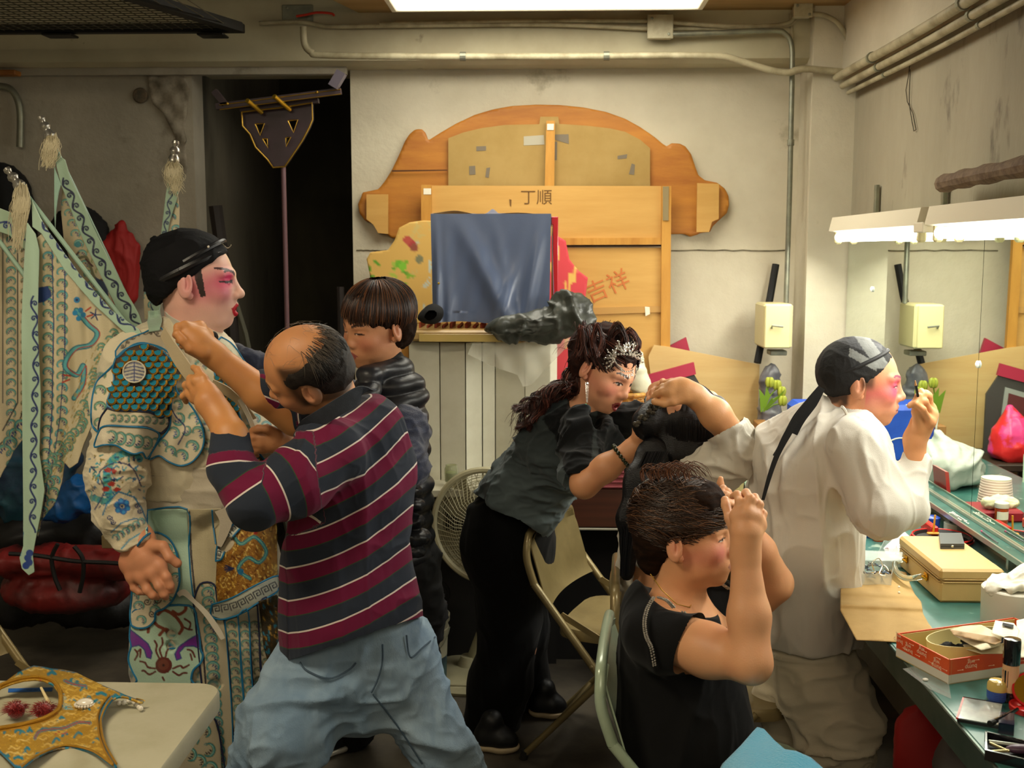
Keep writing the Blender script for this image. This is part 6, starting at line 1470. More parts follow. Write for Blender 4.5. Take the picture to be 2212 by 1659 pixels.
for i, lk in enumerate(locks):
 ph = rs_.rand()*6.28; tr = 1.5+2*rs_.rand(); rl = .010+.012*rs_.rand(); dy = .03*rs_.randn()
 for j in range(42):
  paths.append(curlpath([(x+2.5*rs_.randn(), y+2.5*rs_.randn()) for x, y in lk], Y4+.05, rl*(.75+.4*rs_.rand()), tr, ph+.25*rs_.randn(), 6, dy))
for i in range(520):  # swept back over the side of the head, and the loops of the updo
 t = np.linspace(0, 1, 25); q = rs_.choice([-1, 1], p=[.65, .35]);
 y1 = rs_.uniform(-.02, .085); z1 = rs_.uniform(.0, .11) if rs_.rand() < .7 else .1; th = t*1.0
 yy = y1-(y1+.11)*t; zz = z1+(.085-z1)*t+.015*np.sin(t*3.1)*rs_.rand(); e = np.sqrt(np.clip(1-((yy+.02)/.112)**2-((zz-.045)/.100)**2, .02, 1)); P = np.stack([q*.086*e, yy, zz], 1)*(1+.02*rs_.rand()); paths.append(c4[None]+(P*s4)@R4.T)
for i in range(30):   # fat loops on top
 x0 = 1255+100*rs_.rand(); y0 = 765+10*rs_.rand(); x1 = x0+rs_.uniform(-40, 35); top = 698+22*rs_.rand(); dy = .05*rs_.randn()
 lk = [(x0, y0), (x0-8, (y0+top)/2), ((x0+x1)/2, top), (x1+10, (top+y0)/2), (x1, y0)]
 for j in range(36): paths.append(pl([(x+3*rs_.randn(), y+2.5*rs_.randn()) for x, y in lk], Y4+dy+.01*rs_.randn(), 6))
paths = [p if len(p) == 25 else p[:25] for p in paths]
strands(paths, .0010+.0009*rs_.rand(len(paths)), haircols(len(paths), '#1c0f0b', '#4a241a', '#7a4436', .18, 2), 'hair_strands', M_HAIR, h4, taper=.3)
paths = []
for i in range(22): x0, y0 = 1230+100*rs_.rand(), 720+50*rs_.rand(); a = rs_.uniform(2.2, 5); L_ = 30+35*rs_.rand(); paths.append(pl([(x0, y0), (x0+L_*.4*math.cos(a)-8, y0+L_*.4*math.sin(a)), (x0+L_*math.cos(a), y0+L_*.8*math.sin(a)+6), (x0+L_*1.1*math.cos(a)-6, y0+L_*.8*math.sin(a)+20)], Y4, 6))
for i in range(30): x0, y0 = 1110+60*rs_.rand(), 870+60*rs_.rand(); paths.append(pl([(x0, y0), (x0-10*rs_.rand(), y0+14), (x0-14*rs_.rand(), y0+26), (x0-4-20*rs_.rand(), y0+34+10*rs_.rand())], Y4+.05, 6))
strands(paths, .0008, haircols(len(paths), '#3a1d14', '#5a2e22', None, 0, 2), 'hair_strands', M_HAIR, h4)
# tiara: rhinestone leaves on silver branches + brow pendant
m_rh = mat('rhinestone', '#e8e4da', .08, .55, coat=1.0); m_sil = mat('silver_wire', '#c9c4b4', .25, .9)
tt = thing('tiara', 'silver rhinestone tiara with leaf sprays and a brow pendant on the leaning woman', 'tiara', A(1335, 770, 3.16))
g = G(); ge = G()
def hd4(x, y):
 # depth on the front of the hair
 return 3.185+.00022*(x-1340)**2*.08+abs(x-1340)*.0004+max(0, (770-y))*.0006
lv = []
for bx, by, a0, a1, n in ((1330, 772, 2.0, 4.6, 7), (1350, 762, 3.6, 5.2, 5), (1362, 768, 4.4, 6.6, 5)):
 for i in range(n):
  a = a0+(a1-a0)*i/(n-1); L_ = 24+8*math.sin(i*2.1)+(8 if a < 3.6 else 0)
  for q in range(5):
   r = (q+1)/5*L_; x, y = bx+r*math.cos(a+.12*q*.5), by+r*math.sin(a+.12*q*.5)*.9
   p = A(x, y, hd4(x, y)-.004*(q % 2)); an = a+(.5 if q % 2 else -.5); R = rot('y', an); g.ball(p, (px(3.6, 3.2), .0025, px(1.9, 3.2)), 6, 5, R)
  ge.tube([A(bx, by, hd4(bx, by)+.002), A(bx+L_*math.cos(a), by+L_*math.sin(a)*.9, hd4(bx+L_*math.cos(a), by+L_*math.sin(a)))], .0012, 5)
for i in range(14):
 x = 1300+i*6; y = 778-10*math.sin(i/13*3.14)+(i/13)*-6; g.ball(A(x, y, hd4(x, y)-.004), px(2.6, 3.2), 6, 5)
g.mk('rhinestone_leaves', m_rh, tt)['kind'] = 'stuff'; ge.mk('silver_branches', m_sil, tt)
g = G(); P = bez([A(1326, 776, 3.175), A(1334, 788, 3.165), A(1344, 797, 3.155)], 7)
for p in P: g.ball(p, .0018, 6, 5)
for i in range(9):
 a = i/8*math.pi; x, y = 1354-13*math.cos(a), 797+6*math.sin(a); g.ball(A(x, y, 3.150), .0022, 6, 5)
 for q in range(3 if i % 2 else 2): g.ball(A(x, y+4+3.4*q+4*math.sin(a), 3.149), .0017, 6, 5)
g.mk('brow_pendant', m_rh, tt)
# earring
te = thing('earring', 'long dangling crystal earring on the leaning woman', 'earring', A(1265, 870, 3.2))
g = G()
for k in range(4):
 for i in range(14): g.ball(A(1268-3+k*2.2-(i*.12*(k-1.2)), 828+i*3.1, 3.185+.003*k), .0016, 5, 4)
g.ball(A(1268, 828, 3.185), .0045, 8, 6); g.mk('crystal_strands', m_rh, te)
sm(G().ball(A(1266, 874, 3.185), .0028).mk('green_drop', mat('green_crystal', '#6ecf94', .1, coat=1.), te))
# top
m_top = mat('leaning_top', rough=.85, vcol=True, sheen=.08, spec=.25, bump=.2, bscale=600)
GR, BL = np.array(C('#3d4645')), np.array(C('#0a0d0f'))
s = S(); s.chain([A(1238, 905, Y4+.06), A(1215, 965, Y4+.09), A(1160, 1035, Y4+.18), A(1105, 1105, Y4+.28)], [.085, .125, .120, .140], .05)
s.cap(A(1190, 905, Y4+.05), A(1250, 920, Y4+.02), .06, .075, .04); s.cap(A(1262, 925, 3.2), A(1255, 1020, 3.08), .072, .060, .03); s.cap(A(1255, 1020, 3.08), A(1262, 1036, 3.04), .060, .054, .02)
s.cap(A(1270, 930, 3.26), A(1300, 960, 3.25), .06, .055, .04)
s.chain([A(1280, 905, 3.35), A(1360, 905, 3.34), A(1425, 900, 3.31)], [.055, .050, .044], .03)
s.cap(A(1100, 1080, 3.45), A(1165, 1128, 3.43), .07, .035, .05)
s.ell(A(1288, 900, 3.20), (.035, .07, .075), rot('y', .35), .01, sub=True); s.ell(A(1265, 868, 3.30), (.045, .08, .035), rot('y', -.2), .02, sub=True)
nn = A(1195, 1160, 3.3)-A(1160, 1060, 3.3);
V, F = s.mesh(.0048); X, Yp = PROJ(V)
V0 = V; V = folds(V, F, .012, 8, (.7, 1, 1.4), seed=9.1, fine=.5)
V, F = clipm(V, F, np.maximum(Yp-(1073+(X-1030)*.56+4*np.sin(X*.06)), np.where((X > 1222) & (V0[:, 1] < 3.16), Yp-(1022-(X-1245)*.15), -50.0)))
slv = (V0[:, 1] < 3.145+.0*X) & (X > 1185) & (Yp < 1060); edge = sst(-(V0[:, 1]-3.19-.0006*(Yp-950)), -.01, .012)*((X > 1195)*1.0); edge = np.maximum(edge, sst(X, 1340, 1350)); edge = np.maximum(edge, sst(-Yp, -905, -880)*sst(X, 1190, 1205)); edge = np.maximum(edge, ((V0[:, 1] > 3.30) & (X > 1300))*1.0)
sh_ = inside([(1170, 905), (1215, 872), (1262, 862), (1285, 930), (1262, 1100), (1215, 1000), (1200, 940)], X, Yp)*1.0; edge = np.maximum(edge*.0+sh_, (X > 1292)*1.0)
grad = sst(Yp, 920, 1090); col = cmix(np.array(C('#2c3334'))[None]*np.ones((len(V), 1)), np.array(C('#4c5658'))[None], grad); col = col*(1-edge)[:, None]+BL*edge[:, None]
mk('grey_top', V, F, m_top, p4, True, col)
# bead bracelet
tb = thing('bead_bracelet', 'dark green bead bracelet on the wrist of the leaning woman', 'bracelet', A(1345, 1000, 3.0))
d = wr-el; d /= np.linalg.norm(d); c_ = A(1342, 985, 3.015); u = np.cross(d, [0, 1, 0]); u /= np.linalg.norm(u); v = np.cross(d, u)
for i in range(18): a = i*2*math.pi/18; sm(G().ball(c_+.0345*(math.cos(a)*u+math.sin(a)*v), .0062, 8, 6).mk('bead', mat('jade_bead', '#26301c', .15, coat=.6), tb))
# trousers and shoes
m_btr = mat('black_trousers', '#060607', .85, sheen=.03, spec=.25)
s = S(); s.chain([A(1105, 1110, Y4+.30), A(1105, 1180, Y4+.34)], [.142, .152], .05); s.chain([A(1085, 1180, Y4+.31), A(1102, 1330, Y4+.34), A(1082, 1470, Y4+.38), A(1055, 1600, Y4+.42)], [.132, .102, .098, .100], .05)
s.chain([A(1100, 1200, Y4+.44), A(1125, 1350, Y4+.50), A(1140, 1480, Y4+.56), A(1145, 1530, Y4+.62)], [.115, .09, .075, .072], .05)
s.cut(A(1100, 1615, Y4+.42), (0, 0, -1)); s.cut(A(1080, 1060, Y4+.25), (-.50, 0, .87))
cloth('black_trousers', s, .007, m_btr, p4, None, .007, 7, (1, 1, .5), 5.5)
shoe(p4, FL(1122, 1625, 0)*[1, 1, 0], FL(1050, 1618, 0)*[1, 1, 0], m_blkshoe, m_sole, .08); shoe(p4, FL(1226, 1548, 0)*[1, 1, 0], FL(1165, 1545, 0)*[1, 1, 0], m_blkshoe, m_sole, .08)
# seated person with black stage wig
Y5 = 2.98
c5 = A(1478, 925, Y5); s5 = 1.0; R5 = frame(62, 12, -4); SK5 = '#d69c74'
s = S(); head_sdf(s, c5, R5, s5)
s.cap(loc(R5, c5, s5, (0, -.03, -.05)), A(1462, 1070, Y5), .052, .06, .03)
V1, F1 = s.mesh(.003, (np.array([c5[0]-.16, c5[1]-.17, c5[2]-.22]), c5+.17)); col1 = head_col(V1, c5, R5, s5, SK5)
s = S(); el, wr = A(1592, 952, 2.84), A(1502, 855, 2.80)
s.chain([A(1520, 1030, 2.95), el], [.035, .035], .03); s.chain([el, A(1545, 895, 2.81), wr], [.036, .038, .026], .02)
s.cap(wr, A(1478, 842, 2.795), .027, .030, .02)
kn = [A(1450, 858, 2.79), A(1446, 846, 2.785), A(1452, 834, 2.79), A(1468, 828, 2.80)]
tips = [[A(1436, 864, 2.79), A(1424, 866, 2.80), A(1412, 866, 2.81)], [A(1430, 846, 2.785), A(1420, 850, 2.79), A(1412, 856, 2.80)], [A(1432, 836, 2.80), A(1422, 842, 2.82), A(1416, 850, 2.84)], [A(1450, 824, 2.81), A(1438, 826, 2.83), A(1430, 834, 2.85)]]
hand(s, A(1488, 848, 2.795), kn, tips, .0085, thumb=[A(1480, 858, 2.78), A(1455, 868, 2.775), A(1435, 872, 2.78), A(1414, 868, 2.785)])
# other hand: fingertips over the top of the head
for x, y, x2, y2 in ((1504, 836, 1502, 850), (1512, 838, 1513, 852), (1521, 846, 1520, 858), (1527, 854, 1525, 862)):
 s.chain([A(x+10, y+20, 3.13), A(x, y, 3.05), A(x2, y2, 3.03)], [.010, .0088, .0078], .004)
s.cap(A(1530, 868, 3.14), A(1512, 862, 3.13), .028, .028, .02); s.cap(A(1530, 868, 3.14), A(1580, 940, 3.2), .028, .038, .02)
V2, F2 = s.mesh(.0028)
s = S(); s.cap(A(1450, 1100, Y5), A(1450, 1260, Y5), .12, .12); s.cap(A(1450, 1350, Y5-.02), A(1560, 1370, Y5+.25), .09, .08); V3, F3 = s.mesh(.02)
V, F = merge((V1, F1), (V2, F2), (V3, F3)); col = np.concatenate([col1, skincol(V2, '#d29a68'), skincol(V3, SK5)])
p5 = person('person from behind in black rolled wig and white top with hands on the head', V, F, col)
m_wig = mat('black_wig', '#08080a', .35, col2='#121217', scale=20, bump=.5, bscale=140, stretch=(1, 1, 3))
s = S(); s.ell(c5+[0, 0, .03], (.098, .105, .098), None, .02); s.ell(A(1470, 965, Y5-.02), (.095, .085, .062), None, .03); s.cap(A(1415, 900, 2.95), A(1400, 915, 2.93), .048, .044, .02); s.cap(A(1430, 885, 2.94), A(1408, 900, 2.93), .035, .036, .02)
s.cut(A(1490, 1000, Y5), (.38, 0, -.92))
V, F = s.mesh(.0045); V = folds(V, F, .004, 20, (1, 1, .4)); wig = mk('black_wig', V, F, m_wig, p5, True)
rs_ = np.random.RandomState(31); paths = []
for i in range(900):
 a = rs_.uniform(math.pi*.95, math.pi*2.05); t = np.linspace(0, 1, 9); th = .25+rs_.rand()*.4+(1.45+.25*rs_.rand())*t
 d = np.stack([np.cos(a+.12*t)*np.sin(th), np.sin(a+.12*t)*np.sin(th), np.cos(th)], 1)*np.array([.100, .107, .108]); paths.append(c5+np.array([0, 0, .02])+d*(1+.02*rs_.rand()))
strands(paths, .0009, haircols(900, '#060607', '#15151a', '#2c2c30', .06, 4), 'hair_strands', M_HAIR, wig)
s = S(); s.ell(A(1557, 900, 3.0), (.035, .05, .045), rot('y', -.5), .01); s.cap(A(1518, 862, 3.0), A(1545, 876, 3.0), .022, .030, .015); V, F = s.mesh(.004); mk('padded_roll', V, F, mat('charcoal_padding', '#26292d', .75, sheen=.4), wig, True)
g = G()
for i in range(16):
 a = i/15; x, y = 1372+54*a, 915-40*a+6*math.sin(i*1.3); g.ball(A(x, y, 2.885), (.0075, .006, .006), 6, 5)
 if i > 5: g.ball(A(x+3, y-8+3*math.cos(i), 2.89), .006, 6, 5)
g.mk('braided_edge', mat('bead_braid', '#1c1a17', .4, col2='#5a5548', scale=80), wig)
g = G()
for i in range(9): g.tube([A(1494+i*5, 835+i*2.6, 3.0), A(1497+i*5, 843+i*2.6, 2.985), A(1494+i*5+2, 850+i*2.6, 3.0)], .004, 6)
g.mk('braided_edge', MATS['bead_braid'], wig)
# long tail
s = S(); s.chain([A(1412, 985, 2.9), A(1385, 1040, 2.86), A(1362, 1120, 2.86), A(1354, 1240, 2.9)], [.05, .042, .034, .018], .03, (0, 1, 0), .5)
V, F = s.mesh(.005); V = folds(V, F, .003, 20, (1, 1, .2)); mk('wig_tail', V, F, m_wig, wig, True)
paths = []
for i in range(260):
 dx = rs_.randn()*10; paths.append(pl([(1418+dx, 975), (1392+dx, 1035), (1365+dx*.8, 1110), (1354+dx*.5, 1180), (1350+dx*.4, 1245)], 2.84+.015*rs_.rand(), 3))
strands(paths, .0009, haircols(260, '#060607', '#15151a', '#242428', .1, 4), 'hair_strands', M_HAIR, wig)
# white top
s = S(); s.chain([A(1455, 1050, Y5+.01), A(1450, 1130, Y5+.01), A(1448, 1290, Y5+.01)], [.10, .135, .14], .05, (0, 1, 0), .8)
s.cap(A(1400, 1030, Y5), A(1440, 1040, Y5), .05, .07, .04); s.cap(A(1500, 1020, Y5-.04), A(1588, 965, 2.85), .072, .062, .04); s.cap(A(1588, 965, 2.85), A(1562, 930, 2.82), .060, .050, .02)
s.cap(A(1530, 1040, 2.9), A(1585, 990, 2.86), .055, .05, .04)
V, F = s.mesh(.005); X, Yp = PROJ(V); ph = np.where((X > 1490) & (Yp < 970), -((Yp-947)+(X-1535)*.56), -50.0)
V = folds(V, F, .012, 8, (1, 1, 1), seed=2.9, fine=.4); V, F = clipm(V, F, ph); mk('white_top', V, F, mat('ivory_cotton', '#d0cbbd', .8, sheen=.2, bump=.2, bscale=500), p5, True)
s = S(); s.chain([A(1450, 1300, Y5), A(1560, 1330, Y5+.2), A(1590, 1350, Y5+.38)], [.12, .09, .075], .04); s.chain([A(1590, 1350, Y5+.38), A(1590, 1480, Y5+.4)], [.07, .055], .03)
cloth('white_trousers', s, .01, MATS['ivory_cotton'], p5, None, .01, 8)
# opera actor in white embroidered armour
Y1 = 3.0
c1 = A(424, 610, Y1); s1 = 1.07; R1 = frame(8, 0, 0)
WHTM, PINK = '#d9a898', '#c2315f'
def mk1(col, x, y, z):
 ax = np.abs(x); base = np.array(C('#dfb3a2'))[None]; fr = sst(y, -.02, .03); col = cmix(col, base, .85*fr*sst(z, -.16, -.10)); col = cmix(col, np.array(C('#d6a292'))[None], .6*sst(-y, -.02, .10))
 m = np.exp(-((ax-.036)/.022)**2-((z-.010)/.019)**2); m2 = np.exp(-((ax-.056)/.030)**2-((z+.012)/.040)**2)*sst(ax, .012, .03)
 col = cmix(col, np.array(C('#bf5a74'))[None], .9*m2*sst(y, -.03, .01)); col = cmix(col, np.array(C('#c21a58'))[None], np.clip(1.25*m, 0, 1)*(ax > .010)*(y > .02)*(z > -.012))
 col = cmix(col, np.array(C('#e8c9a0'))[None], .6*np.exp(-(ax/.014)**2)*(z > .01)*(y > .05))
 # heavy brow and lashes
 bz = .020+.016*np.clip((ax-.012)/.045, 0, 1)+.004*np.sin(np.clip((ax-.012)/.045, 0, 1)*3.1); m = (ax > .011) & (ax < .060) & (np.abs(z-bz) < .0042*(1.2-.6*(ax-.011)/.05)) & (y > .03); col[m] = C('#3b2226')
 lz = .0022-.0000*ax+.10*np.clip(ax-.044, 0, 1)+.0; m = (ax > .016) & (ax < .058) & (np.abs(z-lz+.004*(1-((ax-.032)/.02)**2)*0) < .0038*(1.3-(ax-.016)/.05)) & (y > .04); col[m] = C('#2c151c')
 # ink side lock
 m = (ax > .055) & (y > .008-.25*(z-.03)*-1*0) & (y < .026+.12*(.03-z)) & (y > .006+.22*(.03-z)) & (z < .040) & (z > -.034) ; col[m] = C('#2f2624')
 return col
s = S(); head_sdf(s, c1, R1, s1, nose=1.0, jaw=.98, mouth=.009)
s.ell(loc(R1, c1, s1, (0, .035, -.095)), np.array((.038, .040, .026)), R1, .03)
s.cap(loc(R1, c1, s1, (0, -.025, -.05)), A(420, 740, Y1+.03), .062, .070, .03); s.cap(A(420, 740, Y1+.03), A(415, 800, Y1+.03), .075, .10, .03)
V1, F1 = s.mesh(.0024, (np.array([c1[0]-.17, c1[1]-.17, c1[2]-.22]), c1+.18))
col1 = head_col(V1, c1, R1, s1, WHTM, lips='#b01226', brow='#3b2226', cheek='#cf6f80', blush=.2, open_=.35, lid='#2c151c', makeup=mk1, lipm=.009, lipw=.027, iris='#120a08')
# right hand hanging
s = S(); wr = A(300, 1165, 2.77)
s.cap(A(286, 1125, 2.785), wr, .030, .033, .02)
s.cap(wr, A(318, 1205, 2.75), .036, .044, .02, (0, 1, 0), .8); s.cap(wr, A(290, 1215, 2.765), .034, .040, .02, (0, 1, 0), .8)
kn = [A(345, 1222, 2.735), A(328, 1236, 2.73), A(306, 1245, 2.735), A(286, 1246, 2.75)]
tips = [[A(360, 1246, 2.725), A(368, 1266, 2.725), A(370, 1276, 2.73)], [A(344, 1266, 2.72), A(354, 1284, 2.722), A(358, 1290, 2.73)], [A(318, 1274, 2.725), A(330, 1286, 2.725), A(340, 1290, 2.735)], [A(290, 1270, 2.745), A(300, 1278, 2.745), A(312, 1280, 2.75)]]
hand(s, A(310, 1195, 2.755), kn, tips, .0112, thumb=[A(328, 1180, 2.74), A(352, 1180, 2.72), A(366, 1204, 2.71), A(383, 1217, 2.715)], palm=.018, k=.005)
V2, F2 = s.mesh(.0026)
s = S(); s.cap(A(400, 800, Y1+.05), A(400, 1100, Y1+.05), .11, .12); s.cap(A(400, 1100, Y1+.05), A(430, 1600, Y1+.1), .1, .06); V3, F3 = s.mesh(.02)
V, F = merge((V1, F1), (V2, F2), (V3, F3)); col = np.concatenate([col1, skincol(V2, '#c98a66', '#b06048'), skincol(V3, WHTM)])
p1 = person('opera actor with pink and white face paint, black headwrap and white embroidered armour', V, F, col)
# headwrap
m_vel = mat('black_headwrap', '#08080c', .8, spec=.25, bump=.3, bscale=120)
s = S(); s.ell(loc(R1, c1, s1, (0, -.022, .050)), np.array((.088, .110, .085))*s1, R1, .01); s.ell(loc(R1, c1, s1, (0, -.070, .005)), np.array((.078, .058, .075))*s1, R1, .03)
s.cut(loc(R1, c1, s1, (0, .068, .066)), R1@np.array([0, .60, -.80]));
V, F = s.mesh(.0035); V = folds(V, F, .003, 16, (1, 1, 1.5), seed=3); wrap = mk('headwrap', V, F, m_vel, p1, True)
e = [loc(R1, c1, s1, (.086*math.cos(a), -.024+.093*math.sin(a), .032+.046*math.sin(a))) for a in np.linspace(0, 2*math.pi, 48)]
g = G(); g.tube(e, .010, 8); sm(g.mk('wrap_band', mat('black_satin_band', '#121216', .4, bump=.2), wrap))
e = [loc(R1, c1, s1, (.083*math.cos(a), -.024+.095*math.sin(a), .046+.058*math.sin(a))) for a in np.linspace(.1, math.pi-.1, 30)]; sm(G().tube(e, .008, 8).mk('wrap_band', MATS['black_satin_band'], wrap))
s = S()
for i in range(7): a = i*.9; s.ell(A(336+8*math.cos(a), 520+7*math.sin(a), 3.0+.006*math.sin(a*2)), (.007, .007, .006), None, .004)
s.cap(A(338, 522, 3.0), A(352, 540, 3.0), .008, .012, .005); V, F = s.mesh(.003); mk('knot', V, F, m_vel, wrap, True)
ribbon('tie', [(334, 540), (320, 565), (316, 600), (313, 630)], 2.98, [.003, .004, .004, .004], m_vel, wrap)
sm(G().ball(A(450, 533, 2.885), .0033).mk('pearl_pin', mat('pearl', '#d9d2c2', .2, coat=.8), wrap))
sm(G().tube(bez([A(478, 524, 2.90), A(484, 530, 2.89), A(492, 536, 2.885), (A(498, 532, 2.885)), A(499, 528, 2.885)], 4), .0012, 6).mk('hair_clip', m_sil, wrap))
# ---- costume body
m_sat = mat('ivory_embroidery', rough=.5, vcol=True, sheen=.2, bump=.35, bscale=260)
m_goldem = mat('gold_embroidery', rough=.32, metal=.35, vcol=True, bump=.8, bscale=300, bdist=.004)
IV = '#d3c8ac'; MT = '#a9c6b0'; BLU = '#1f6f98'; NVY = '#1d2d62'; TEAL = '#2c93a3'
s = S()
s.chain([A(395, 755, Y1+.02), A(395, 830, Y1), A(405, 950, Y1), A(405, 1050, Y1+.0)], [.09, .175, .175, .150], .05, (0, 1, 0), .85)
s.cap(A(460, 790, 3.1), A(540, 860, 3.16), .07, .07, .05); s.cap(A(330, 760, 2.93), A(305, 800, 2.88), .08, .098, .05); s.chain([A(305, 800, 2.88), A(278, 880, 2.84), A(262, 955, 2.81)], [.100, .092, .075], .03)
s.cap(A(470, 850, 2.95), A(500, 960, 2.93), .07, .08, .05); s.cap(A(500, 960, 2.98), A(570, 960, 3.0), .09, .06, .05)
s.cut(A(400, 1065, Y1), (0, 0, -1))
Vj, Fj = s.mesh(.005); Vj = folds(Vj, Fj, .007, 9, (1, 1, .7), seed=4.2)
cvj = Cv(180, 690, 620, 1080, IV)
rs_ = random.Random(5)
for i in range(60):
 x, y = rs_.uniform(190, 600), rs_.uniform(720, 990); cvj.wave(x, y, rs_.uniform(8, 12), rs_.uniform(-.5, .5), rs_.choice([-1, 1]), '#4f8f8c', NVY, '#9db79f')
X, Yp = PROJ(Vj); jacket = mk('armour_jacket', Vj, Fj, m_sat, p1, True, cvj(X, Yp))
# sleeve
s = S(); s.chain([A(262, 955, 2.81), A(252, 1030, 2.79), A(258, 1100, 2.78), A(290, 1172, 2.765)], [.072, .076, .060, .044], .03)
nn = A(305, 1200, 2.76)-A(262, 1100, 2.78); s.cut(A(295, 1180, 2.765), nn)
Vs_, Fs_ = s.mesh(.0027); Vs_ = folds(Vs_, Fs_, .007, 11, (1, 1, 1.4), seed=8.2)
cv = Cv(160, 930, 350, 1230, '#cfc3a6')
for i in range(40):   # dragon body coils
 t = i/39; x = 200+95*t+16*math.sin(t*9); y = 1075-100*t+26*math.sin(t*7); cv.disc(x, y, 9-4*abs(t-.5), TEAL if i % 2 else '#5fa08e')
cv.line(bez([(205, 1100, 0), (225, 1060, 0), (215, 1020, 0), (250, 1000, 0), (285, 1010, 0), (305, 1050, 0)], 8)[:, :2], 3, NVY)
for (x, y) in ((233, 1015), (240, 1045), (252, 1058), (228, 1056), (243, 1018), (250, 1075)): cv.poly([(x-9, y), (x, y-6), (x+10, y-2), (x+6, y+6), (x-4, y+5)], '#9c2a1e')
for i in range(110):
 x, y = rs_.uniform(190, 312), rs_.uniform(985, 1095); cv.line([(x, y), (x+rs_.uniform(-8, 8), y+rs_.uniform(-6, 8))], rs_.uniform(2, 4), rs_.choice([NVY, TEAL, '#3c7f7c', '#8a7a3c', BLU]))
cv.poly([(222, 1108), (255, 1062), (300, 1080), (318, 1130), (250, 1150), (233, 1140)], '#cfc3a6')
cv.line([(222, 1112), (232, 1085), (256, 1062), (290, 1074), (306, 1098), (318, 1128)], 3.5, BLU)
for k in range(6):
 a = k*1.047+.3; cv.disc(264+11*math.cos(a), 1094+11*math.sin(a), 7.5, '#1b5aa0'); cv.disc(264+13*math.cos(a), 1094+13*math.sin(a), 4, '#2f86c0')
cv.disc(264, 1094, 5, '#b9b08a'); cv.disc(264, 1094, 3, NVY)
for (x, y) in ((237, 1118), (244, 1128), (296, 1092), (302, 1104)): cv.spiral(x, y, 6, 2.4, NVY)
cv.line([(240, 1150), (262, 1130), (290, 1120), (316, 1124)], 3, BLU)
for i in range(6): cv.wave(250+i*11, 1162-i*7, 7, .4, 1)
cv.line([(262, 1186), (280, 1166), (300, 1154), (320, 1150)], 3.2, '#3f93b5')
X, Yp = PROJ(Vs_); sleeve = mk('embroidered_sleeve', Vs_, Fs_, m_sat, p1, True, cv(X, Yp))
# white sash and belt
m_sash = mat('white_silk', '#b5aa96', .6, bump=.3, bscale=200, col2='#c4baa6', scale=4)
s = S(); s.cap(A(398, 1010, Y1), A(400, 1045, Y1), .158, .150, .03, (0, 1, 0), .85); s.cap(A(520, 1030, 3.0), A(470, 1040, 2.98), .12, .13, .03)
Vw, Fw = s.mesh(.006); Vw = folds(Vw, Fw, .010, 8, (.6, 1, 1.8), seed=5.5); mk('white_sash', Vw, Fw, m_sash, p1, True)
s = S(); s.cap(A(400, 1082, Y1), A(402, 1094, Y1), .140, .140, .02, (0, 1, 0), .85); Vb, Fb = s.mesh(.006); s.cut(A(400, 1104, Y1), (0, 0, -1))
m = (PROJ(Vb)[1] > 1066) & (PROJ(Vb)[1] < 1108);
Vb, Fb = clipm(Vb, Fb, np.abs(PROJ(Vb)[1]-1087)-18); mk('cream_belt', Vb, Fb, mat('cream_belt_cloth', '#ad9c76', .7, bump=.2), p1, True)
# skirt core
s = S(); s.chain([A(400, 1090, Y1+.02), A(420, 1230, Y1+.02), A(425, 1400, Y1+.02), A(435, 1720, Y1+.05)], [.135, .160, .175, .185], .05, (0, 1, 0), .85); s.chain([A(500, 1120, Y1+.02), A(530, 1350, Y1+.04), A(560, 1720, Y1+.08)], [.11, .14, .14], .05)
s.cap(A(525, 1180, 2.92), A(530, 1270, 2.92), .07, .075, .05)
s.cut(A(420, 1085, Y1), (0, 0, 1))
Vk, Fk = s.mesh(.007); Vk = folds(Vk, Fk, .008, 6, (1.5, 1, .3), seed=2.2)
cvk = Cv(240, 1080, 720, 1760, '#b9ad92')
for i in range(14):
 for j in range(26):
  x = 270+i*32+(j % 2)*6; y = 1240+j*20
  cvk.wave(x, y, 9, 0, 1, '#3a8088', NVY, '#8fae98')
X, Yp = PROJ(Vk); skirt = mk('skirt_core', Vk, Fk, m_sat, p1, True, cvk(X, Yp))
dm = DM(np.concatenate([Vj, Vs_, Vw, Vb, Vk]), 160, 680, 700, 1760, 6)
def lay(name, poly, cv, m, off=.006, step=1.6, th=.004, parent=None, edge=None, ew=.0025, wavy=0.0, holes=()):
 f = lambda x, y: dm(x, y)-off-wavy*np.sin(x*.09+y*.02)
 V, F, X, Yp = patch(poly, f, step, th, holes)
 o = mk(name, V, F, m, parent or p1, True, cv(X, Yp) if callable(cv) else None)
 if edge:
  q = np.array([A(x, y, float(f(np.array([x]), np.array([y]))[0])-.001) for x, y in bez([(a, b, 0) for a, b in list(poly)+[poly[0]]], 4)[:, :2]])
  G().tube(q, ew, 6, closed=True, caps=False).mk('piping', edge, o)
 return o
m_blue_pip = mat('blue_piping', '#1f6f98', .5); m_navy_pip = mat('navy_piping', '#1d2340', .6)
c2p = lambda L_: [(u/2.7645, 650+v/2.7645) for u, v in L_]
c3p = lambda L_: [(u/3.16, 1150+v/3.16) for u, v in L_]
# collar/yoke strip
cv = Cv(230, 690, 560, 860, '#aea38c')
cv.vine([(262, 752, 0), (300, 722, 0), (345, 724, 0), (392, 765, 0), (410, 800, 0)], 5, 2.4, '#4a4238', 14)
lay('shoulder_yoke', c2p([(690, 300), (740, 240), (860, 190), (960, 160), (1060, 330), (1160, 440), (1140, 480), (1060, 400), (960, 290), (860, 250), (780, 270), (700, 340)]), cv, m_sat, .010, edge=m_blue_pip, ew=.002)
